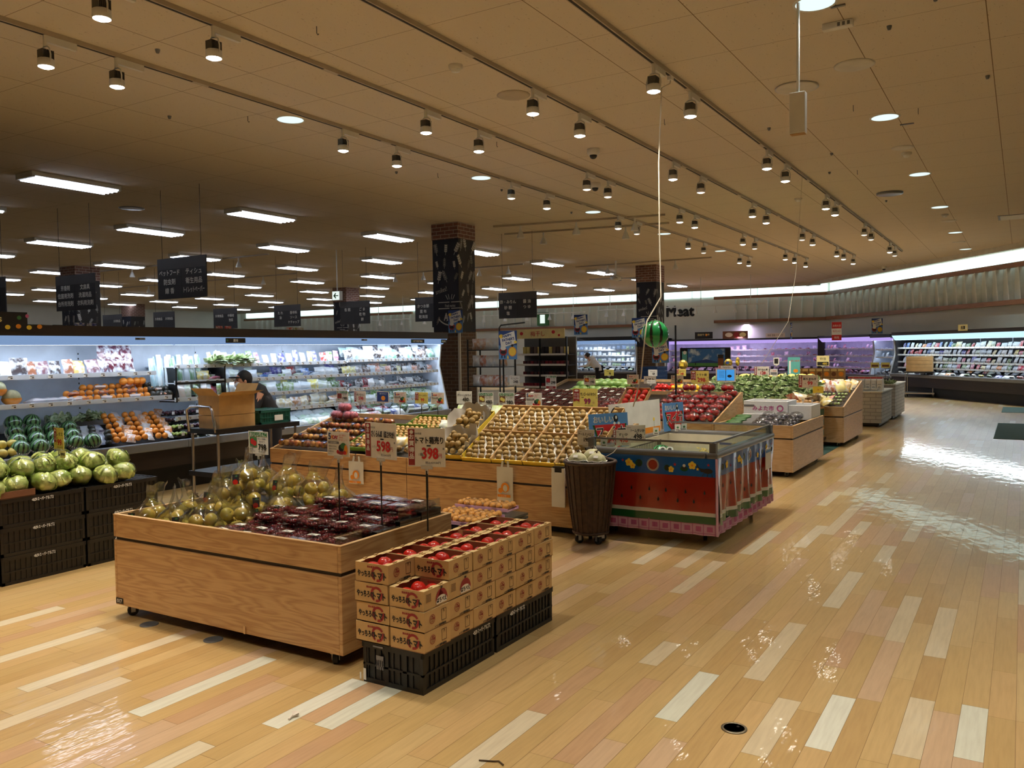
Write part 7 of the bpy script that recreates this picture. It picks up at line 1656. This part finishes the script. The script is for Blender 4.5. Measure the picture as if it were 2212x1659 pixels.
mb = MB(); mb.box(6.28, 8.44, 1.2, 7.0, 8.75, 1.225); mb.box(6.28, 8.44, .99, 6.3, 8.75, 1.4); mb.box(6.98, 8.44, .99, 7.0, 8.75, 1.4); tag(mb.build('black_rack', M['black_plastic']), 'black wire rack beside the spring onion bags', 'rack')
# middle section
goods(FB_, 0, .55, 2.9, SY, 1.42, .13, PB+PT, MIX, 'vegetable_pack', 'small film pack on the top shelf of the middle section', 'vegetable pack', 'packs on the top shelf of the middle section', sc=(.6,.85))
goods(FB_, 0, .45, 2.9, SY, 1.23, .15, PW+TR_, MIX, 'salad_pack', 'salad pack on the second shelf of the middle section', 'salad pack', 'packs on the second shelf of the middle section', sc=(.65,.85), rows=2, dy=.1, dz=.03)
goods(FB_, 0, .6, 2.9, SY, 1.03, .15, PW, WHITE+VEG+[(226,90,110), (230,220,120)], 'sprout_bag', 'pale sprout bag on the third shelf of the middle section', 'vegetable bag', 'bags on the third shelf of the middle section', sc=(.65,.85), rows=2, dy=.1, dz=.03)
goods(FB_, 0, .6, 2.9, SY, .81, .15, PW+TR_, MUSH, 'mushroom_pack', 'mushroom pack on the fourth shelf of the middle section', 'mushroom pack', 'mushroom packs on the fourth shelf', sc=(.65,.85), rows=2, dy=.1, dz=.03)
goods(FB_, 0, .2, 2.9, .14, .57, .2, PW, WHITE+[(170,196,170), (200,214,206)], 'bean_sprout_bag', 'pale bag lying in the deck of the middle section', 'vegetable bag', 'bags in the deck of the middle section', lean=1.1, rows=3, dy=.16, dz=.05)
# last section
goods(FC, 0, .05, 2.2, SY-.05, 1.44, .14, PB+PW, DARK+WHITE+[(170,200,190), (120,170,140)], 'seaweed_bag', 'film bag on the top shelf of the last section', 'bag', 'bags on the top shelf of the last section', sc=(.8,1.05), rows=2, dy=.1, dz=.04)
goods(FC, 0, .05, 2.2, SY, 1.23, .13, PW, DARK+WHITE+[(214,150,120), (226,214,130)], 'root_vegetable_bag', 'film bag on the second shelf of the last section', 'bag', 'bags on the second shelf of the last section', sc=(.55,.75), rows=2, dy=.1, dz=.03)
goods(FC, 0, .05, 2.2, SY, 1.01, .13, PW+TR_, DARK+WHITE+[(190,50,50)], 'root_vegetable_pack', 'film pack on the third shelf of the last section', 'pack', 'packs on the third shelf of the last section', sc=(.55,.75), rows=2, dy=.1, dz=.03)
goods(FC, 0, .05, 2.2, SY, .79, .14, PW, VEG+[(110,150,70), (206,214,190)], 'green_pack', 'green film pack on the fourth shelf of the last section', 'vegetable pack', 'packs on the fourth shelf of the last section', sc=(.6,.8), rows=2, dy=.1, dz=.03)
goods(FC, 0, .05, 2.2, .14, .57, .18, PW+TR_, WHITE+VEG+[(60,80,150), (150,40,50)], 'deck_pack', 'film pack in the deck of the last section', 'pack', 'packs in the deck of the last section', lean=1.0, rows=3, dy=.16, dz=.05)
# things peeping over the case top from the aisles
mb = MB(); mb.box(4.0, 9.35, 0, 11.2, 9.9, 1.80); o = tag(mb.build('grocery_gondola', M['case_dark']), 'dark grocery shelf unit standing behind the produce case', 'shelf unit')
for i in range(7): pack(BXM, (4.75+.12*i, 9.45, 1.80), (0,0,0), ((40,70,60), (36,60,90), (60,80,60), (30,70,70), (70,90,80), (190,200,206), (40,60,60))[i], 'carton', f'greenish carton on top of the shelf unit, {ordn(i)} right of the fruit sign', 'carton', 'cartons on top of the shelf unit', (1,1,.55))
for i, (x, c) in enumerate(((5.75, (36,60,150)), (5.9, (30,50,140)), (7.75, (190,34,40)), (7.9, (200,50,50)), (9.05, (206,80,40)), (9.15, (120,120,40)), (9.27, (200,190,170)))): pack(PB[i % 4], (x, 9.45, 1.80), (0, 0, PI/2), c, 'snack_packet', ['blue packet on the shelf unit under the sign with number 2', 'second blue packet under the sign with number 2', 'red packet in front of the sign with number 18', 'second red packet in front of the sign with number 18', 'orange packet left of the sign with number 17', 'green packet left of the sign with number 17', 'pale packet left of the sign with number 17'][i], 'packet', None, .7)

# cases along the back wall and the slanting wall
FD = frame((33.5, 17.9, 0), -PI/2)
chill_case('dairy_case', 'blue white lit dairy case behind the bending shopper', FD, 3.6, [1.5, 1.25, 1.0, .78], 'canopy_blue', 'case_lamp', zc=(1.77, 1.92, 2.08), tags=.2, fascia='black_plastic')
FD2 = frame((33.5, 14.25, 0), -PI/2)
chill_case('dairy_case', 'short lit dairy case between the long one and the column', FD2, 1.35, [1.45, 1.2, .95], 'canopy_blue', 'case_lamp', zc=(1.72, 1.85, 1.97), tags=.25, fascia='case_dark')
FM = frame((33.5, 12.85, 0), -PI/2)
chill_case('meat_case', 'long pink lit meat case on the back wall', FM, 6.2, [1.43, 1.18, .95], 'canopy_pink', 'meat_lamp', zc=(1.70, 1.83, 1.9), tags=.25, fascia='black_plastic')
oy = math.atan2(-obd.y, -obd.x)
def ob_frame(s_): p = Vector((OBA[0], OBA[1], 0)) + obn*.95 - obd*s_; return frame((p.x, p.y, 0), oy)
FM2 = ob_frame(.75)
chill_case('meat_case', 'pink lit meat case past the dark post', FM2, 3.9, [1.43, 1.18, .95, .75], 'canopy_pink', 'meat_lamp', zc=(1.70, 1.84, 1.92), tags=.25, fascia='black_plastic')
FM3 = ob_frame(4.7)
chill_case('meat_case', 'short pale lit case between the pink meat case and the long dark case', FM3, 1.25, [1.4, 1.15, .9], 'canopy_pink', 'case_lamp', zc=(1.70, 1.80, 1.9), tags=.3, fascia='black_plastic')
FR = ob_frame(6.05)
chill_case('deli_case', 'long white lit chilled case with a dark interior along the slanting wall', FR, 8.0, [1.45, 1.24, 1.02, .84], 'canopy_cyan', 'case_lamp', back='case_dark', zc=(1.70, 1.85, 1.95), tags=.2, fascia='dark_brown', deck=.64)
MB().box(33.1, 6.5, 0, 33.5, 6.72, 1.9)
mb = MB(); mb.box(33.2, 6.42, 0, 33.5, 6.66, 1.93); tag(mb.build('wall_post', M['case_dark']), 'dark post between the two pink meat cases', 'post')
for f_, L_, zs, nm, lb, cat, cl, st in ((FD, 3.5, (1.51, 1.26, 1.01, .79), 'dairy_pack', 'pale pack in the dairy case', 'dairy pack', WHITE*3+VEG[:3]+[(206,190,140), (120,150,190)], .22), (FD2, 1.3, (1.46, 1.21, .96), 'dairy_pack', 'pale pack in the short dairy case', 'dairy pack', WHITE*2+[(226,214,150)], .22), (FM, 6.1, (1.44, 1.19, .96), 'meat_tray', 'meat tray in the long pink case', 'meat tray', MEATC, .27),
                                   (FM2, 3.8, (1.44, 1.19, .96, .76), 'meat_tray', 'meat tray in the pink case past the dark post', 'meat tray', MEATC, .24), (FM3, 1.2, (1.41, 1.16, .91), 'meat_tray', 'pale tray in the short end case', 'meat tray', WHITE+[(200,206,226)], .24), (FR, 7.8, (1.46, 1.25, 1.03, .85), 'deli_pack', 'deli pack in the long dark case', 'deli pack', MIX+[(236,150,70), (226,70,80), (250,236,180)]+WHITE*2, .21)):
    for k_, z in enumerate(zs):
        goods(f_, f_.to_euler().z, .1, L_, .36, z, st, (PW+PB if nm != 'meat_tray' else TR_+PB[:1]), cl, nm, f"{lb}, {ordn(k_)} shelf from the top", cat, f"{lb}s, {ordn(k_)} shelf", sc=(.7,.95), lean=.35)
    goods(f_, f_.to_euler().z, .1, L_, .2, .62 if f_ is not FR else .66, .3, PW+TR_, cl, nm, lb + ', lying in its deck', cat, lb + 's in the deck', sc=(.8,1), lean=1.1, rows=2, dy=.25, dz=.08)
for i, (y, z, w, h, it, bd, lab) in enumerate(((11.19, 2.05, .75, .28, [('t', '国産牛 和牛', 0, .2, .35, 'cream', .8), ('d', .3, .1, .12, .3, 'orange_ink')], 'ink', 'dark sign board on the pink meat case below the Meat lettering'), (9.89, 2.05, 1.02, .30, [('d', .1, 0, .24, .8, 'maroon'), ('d', -.5, 0, .3, .6, 'paper_warm'), ('d', .6, 0, .26, .6, 'cream')], 'brown_ink', 'brown picture board of roast meat on the pink meat case'), (8.3, 2.0, .74, .16, [('t', '国産 若鶏 さわやか', 0, 0, .5, 'ink', .8)], 'paper_warm', 'pale long name board on the pink meat case'))):
    card(lab, (33.45, y, z), w, h, it, bd, cat='sign', name='name_board')
for s_, t_, bd, lab, w in ((2.2, '豚肉', 'brown_ink', 'brown name board above the meat case right of the notice poster', .45), (9.75, '浅漬', 'cream', 'cream name board on the long dark case', .42)):
    p = ob_frame(s_) @ Vector((0, .03, 2.0)); card(lab, p, w, .17, [('t', t_, 0, 0, .6, 'ink', .6, .02), ('d', .7, -.3, .12, .3, 'white_ink')], bd, -obd.angle(Vector((1,0,0)))*0 + (oy+PI/2), cat='sign', name='name_board')
# light that the meat lamps throw on floor and ceiling
light('AREA', 'case_glow', None, (32.9, 9.7, 1.66), 60, (.86,.66,1), 5.8, (0, -.5, 0), size_y=.2)
# fluorescent glow of the long dark case
p = FR @ Vector((4.0, .1, 1.68)); light('AREA', 'case_glow', None, p, 70, (.85,.97,1), 7.6, (-.5, 0, oy), size_y=.15)
p = FA @ Vector((4.2, .2, 1.63)); light('AREA', 'case_glow', None, p, 42, (.76,.86,1), 8.2, (.35, 0, 0), size_y=.12)
light('AREA', 'case_glow', None, (33.6, 16, 1.72), 22, (.8,.9,1), 3.4, (0, -.3, PI/2), size_y=.12)
# ------------------------------------------------------------------ people, trolleys, plum shelf
def limb(name, pts, rad, m, parent, n=12):
    mb = MB(); P = [Vector(p) for p in pts]; q = []; rr = []
    for i in range(len(P)-1):
        for k_ in range(5): t_ = k_/5; q.append(P[i].lerp(P[i+1], t_)); rr.append(rad[i]+(rad[i+1]-rad[i])*t_)
    q.append(P[-1]); rr.append(rad[-1]); mb.tube(q, rr, n); return mb.build(name, M[m], parent)
def person(label, loc, rotz, lean, top, bottom, cap, mask, h=1.0):
    o = thing('person', label, 'person', loc, rotz); o.scale = (h,)*3
    # local +x is the way the person faces
    hip = Vector((0,0,.82)); ch = hip+Vector((math.sin(lean)*.34,0,math.cos(lean)*.34)); nk = ch+Vector((math.sin(lean)*.16,0,math.cos(lean)*.16)); hd = nk+Vector((math.sin(lean*1.1)*.14,0,math.cos(lean*1.1)*.14))
    mb = MB(); mb.tube([hip, ch, nk-Vector((0,0,.02)), nk+Vector((.01,0,.04)), hd-Vector((0,0,.06))], [.11,.13,.09,.05,.05], 14)
    mb.sph(hd, .095, .078, .115, 18, 12); mb.sph(hd+Vector((.095,0,-.02)), .02, .015, .022, 8, 6)
    for s_ in (-1, 1): mb.sph(hd+Vector((0, s_*.08, -.01)), .018, .01, .03, 8, 6)
    for s_ in (-1, 1):
        sh = ch+Vector((.02, s_*.17, .08)); el = sh+Vector((.12, s_*.04, -.24)); wr_ = el+Vector((.22, -s_*.03, -.03)); mb.tube([sh, el, wr_], [.05,.04,.028], 10)
        mb.sph(wr_+Vector((.04,0,-.005)), .045, .035, .018, 10, 7)
        for f in range(4): a = wr_+Vector((.075, (f-1.5)*.018, 0)); mb.tube([a, a+Vector((.035,0,-.012)), a+Vector((.05+.008*(f in (1,2)),0,-.035))], [.0085,.008,.007], 6)
        a = wr_+Vector((.03, -s_*.035, 0)); mb.tube([a, a+Vector((.03,-s_*.018,-.01)), a+Vector((.05,-s_*.012,-.028))], [.009,.0085,.007], 6)
        limb('sleeve', [sh+Vector((-.02,-s_*.03,.01)), el, wr_-Vector((.03,0,0))], [.068,.056,.042], top, o)
        limb('trouser_leg', [hip+Vector((0, s_*.08, 0)), (-.0, s_*.09, .44), (-.03, s_*.09, .06)], [.10,.07,.055], bottom, o); limb('shoe', [(-.06, s_*.09, .035), (.14, s_*.09, .03)], [.04,.032], 'black_cloth', o)
    mb.build('body', M['skin'], o)
    limb('jacket', [hip-Vector((0,0,.12)), hip, ch, ch+Vector((.02,0,.09)), nk-Vector((0,0,.0))], [.155,.15,.175,.15,.065], top, o, 16)
    mb = MB(); mb.sph(hd+Vector((-.018,0,.025)), .10, .088, .112, 18, 12); mb.build('cap' if cap else 'hair', M['navy' if cap else 'hair'], o)
    if cap: mb = MB(); mb.sph(hd+Vector((.11,0,.045)), .075, .075, .012, 14, 6); mb.build('cap_peak', M['navy'], o)
    else: mb = MB(); mb.sph(hd+Vector((-.1,0,.06)), .05, .035, .05, 10, 7); mb.build('ponytail', M['hair'], o)
    if mask: mb = MB(); mb.sph(hd+Vector((.05,0,-.045)), .062, .066, .052, 14, 9); mb.build('face_mask', M['mask'], o)
    for s_ in (-1, 1): mb = MB(); mb.sph(hd+Vector((.088, s_*.03, .012)), .009, .013, .008, 8, 6); mb.build('eye', M['ink'], o)
    return o, nk
o, nk = person('store worker in a dark uniform, cap and white mask with a red collar bending over the cart', (6.98, 7.62, 0), PI-.35, .6, 'navy', 'trouser', True, True, .92)
limb('red_collar', [nk-Vector((.03,0,.03)), nk+Vector((.02,0,.03))], [.095,.06], 'red_cloth', o)
o, nk = person('shopper in a white shirt with a black shoulder bag bending towards the dairy case', (30.0, 14.35, 0), PI/2+.2, .75, 'white_cloth', 'black_cloth', False, True)
MB().box(-.16,-.28,.62,.1,-.18,.9).build('shoulder_bag', M['black_cloth'], o); limb('bag_strap', [(.1,-.23,.9), (.3,-.1,1.2), (-.1,-.23,.88)], [.02,.02,.02], 'black_cloth', o)
o = thing('work_cart', 'dark two-deck work cart with an arched chrome handle beside the worker', 'cart', (5.6, 6.9, 0))
for z in (.3, .74): MB().box(0,0,z,1.12,.46,z+.05).build('cart_deck', M['black_plastic'], o)
for x in (.03,1.08):
    for y in (.03,.42): MB().cyl((x,y,.1),(x,y,.78),.015).build('post', M['steel'], o); caster(o, x, y, .05)
MB().tube([(.0,.03,.76),(-.03,.03,.98),(-.01,.08,1.02),(-.0,.40,1.02),(-.03,.43,.98),(.0,.43,.76)], .014, 8).build('handle', M['chrome'], o)
for z,nm in ((.79,'lower closed brown carton on the work cart'),(.925,'open brown carton with raised flaps on the work cart')):
    q = thing('shipping_carton', nm, 'carton', (5.68,6.96,z)); MB().box(0,0,0,.46,.32,.13 if z<.9 else .20).build('carton_body', M['card'], q)
    if z>.9:
        for a in (((0,0,.2),(.46,0,.2),(.5,-.1,.24),(-.04,-.1,.24)),((0,0,.2),(0,.32,.2),(-.09,.32,.28),(-.09,0,.28)),((.46,0,.2),(.46,.32,.2),(.52,.32,.31),(.52,0,.31))): MB().quad(*a).build('flap', M['card'], q)
q = thing('green_crate', 'green plastic crate on the work cart in front of the worker', 'crate', (6.2,6.95,.79)); place('crate_body', crate_mesh(.36,.44,.15,'crate_green'), q); MB().box(.2,-.004,.03,.32,-.001,.09).build('torn_label', M['paper'], q)
o = thing('plum_shelf', 'black shelf unit with a cream pickled plum sign and white shelf edges', 'shelf unit', (17.0, 8.9, 0))
MB().box(.45,0,0,.5,1.4,1.85).build('back_panel', M['gunmetal'], o)
for z in (.35,.68,.95,1.2,1.44):
    s_ = MB().box(0,.02,z-.02,.45,1.38,z).build('shelf', M['case_dark'], o); MB().box(-.006,.02,z-.02,.0,1.38,z+.025).build('price_rail', M['white_paint'], s_)
for y in (0,.7,1.38): MB().box(-.02,y,0,.02,y+.03,1.85).build('upright', M['black_metal'], o)
mats=[]; mb=MB(); mb.M=face_m((-.05,.68,1.925)); mb.box(-.64,-.11,-.02,.64,.11,0); mb.build('sign_board', M['cream'], o)
mb=MB(); mb.M=face_m((-.05,.68,1.925)); draw(mb,[('t','梅干し',-.1,0,.6,'red_ink',.5,.005),('d',-.78,.1,.07,.36,'red_ink'),('d',.55,.3,.07,.36,'red_ink'),('d',.78,-.4,.045,.24,'red_ink')],mats,1.28,.22); mb.build('lettering',[M[n_] for n_ in mats],o)
for z,c in ((1.44,DARK+[(226,206,120)]),(1.2,[(150,40,50),(90,40,40)]),(.95,[(120,40,40),(60,40,40)]),(.68,[(150,40,50)])):
    for i in range(12): pack(BXM,(17.15,9.0+.1*i,z),(0,0,0),gr.choice(c),'pickle_pack',f'small pickled plum pack on the shelf at height step {ordn(int(z*3))}','pack','packs on the plum shelf',(.8,.8,.9 if z>1.3 else .45))
o = thing('goods_rack', 'black rack of mixed goods beside the brick column base', 'rack', (12.4,7.75,0))
for x in (0,.4):
    for y in (0,.75): MB().cyl((x,y,0),(x,y,1.75),.015).build('post', M['black_metal'], o)
for z in (.5,.9,1.25,1.55): MB().box(0,0,z,.4,.75,z+.015).build('shelf', M['black_metal'], o)
for z in (.9,1.25,1.55):
    for i in range(5): pack(PB[i%4],(12.55,7.85+.14*i,z+.015),(0,0,0),gr.choice(((190,120,90),(214,206,196),(200,160,130))),'rack_pack','mixed pack on the black rack by the brick column base','pack','packs on the black rack')
o = thing('stock_trolley', 'black tall-legged trolley standing before the long dark chilled case', 'trolley', (27.2,2.2,0))
MB().box(0,0,.1,.6,.8,.14).build('platform', M['steel'], o); MB().box(0,0,.72,.6,.8,.76).build('upper_deck', M['black_plastic'], o)
for x in (.03,.57):
    for y in (.03,.77): MB().cyl((x,y,.14),(x,y,.73),.014).build('leg', M['chrome'], o); caster(o,x,y,.045)
for i in range(4): tag(MB().box(27.22,2.25,.765+.11*i,27.75,2.95,.87+.11*i).build('flat_carton',M['kraft_dim']),f'flat brown carton, {ordn(i)} from below on the stock trolley','carton')
for i,(a,b_) in enumerate(((15.7,18.8),(21.8,23.6))): tag(MB().box(a,-1.2,0,b_,.4,.006).build('floor_mat',M['mat_green']),['large dark green mat on the open aisle floor','smaller far green mat on the aisle floor'][i],'mat')
for i in range(8): tag(place('crate_body',crate_mesh(.5,.8,.12,'crate_blue') if i==0 else bpy.data.objects['blue_crate'].data,None,(22,8.7,.13*i)),f'blue plastic crate, {ordn(i)} from below behind the cabbages','crate').name='blue_crate'
MB()
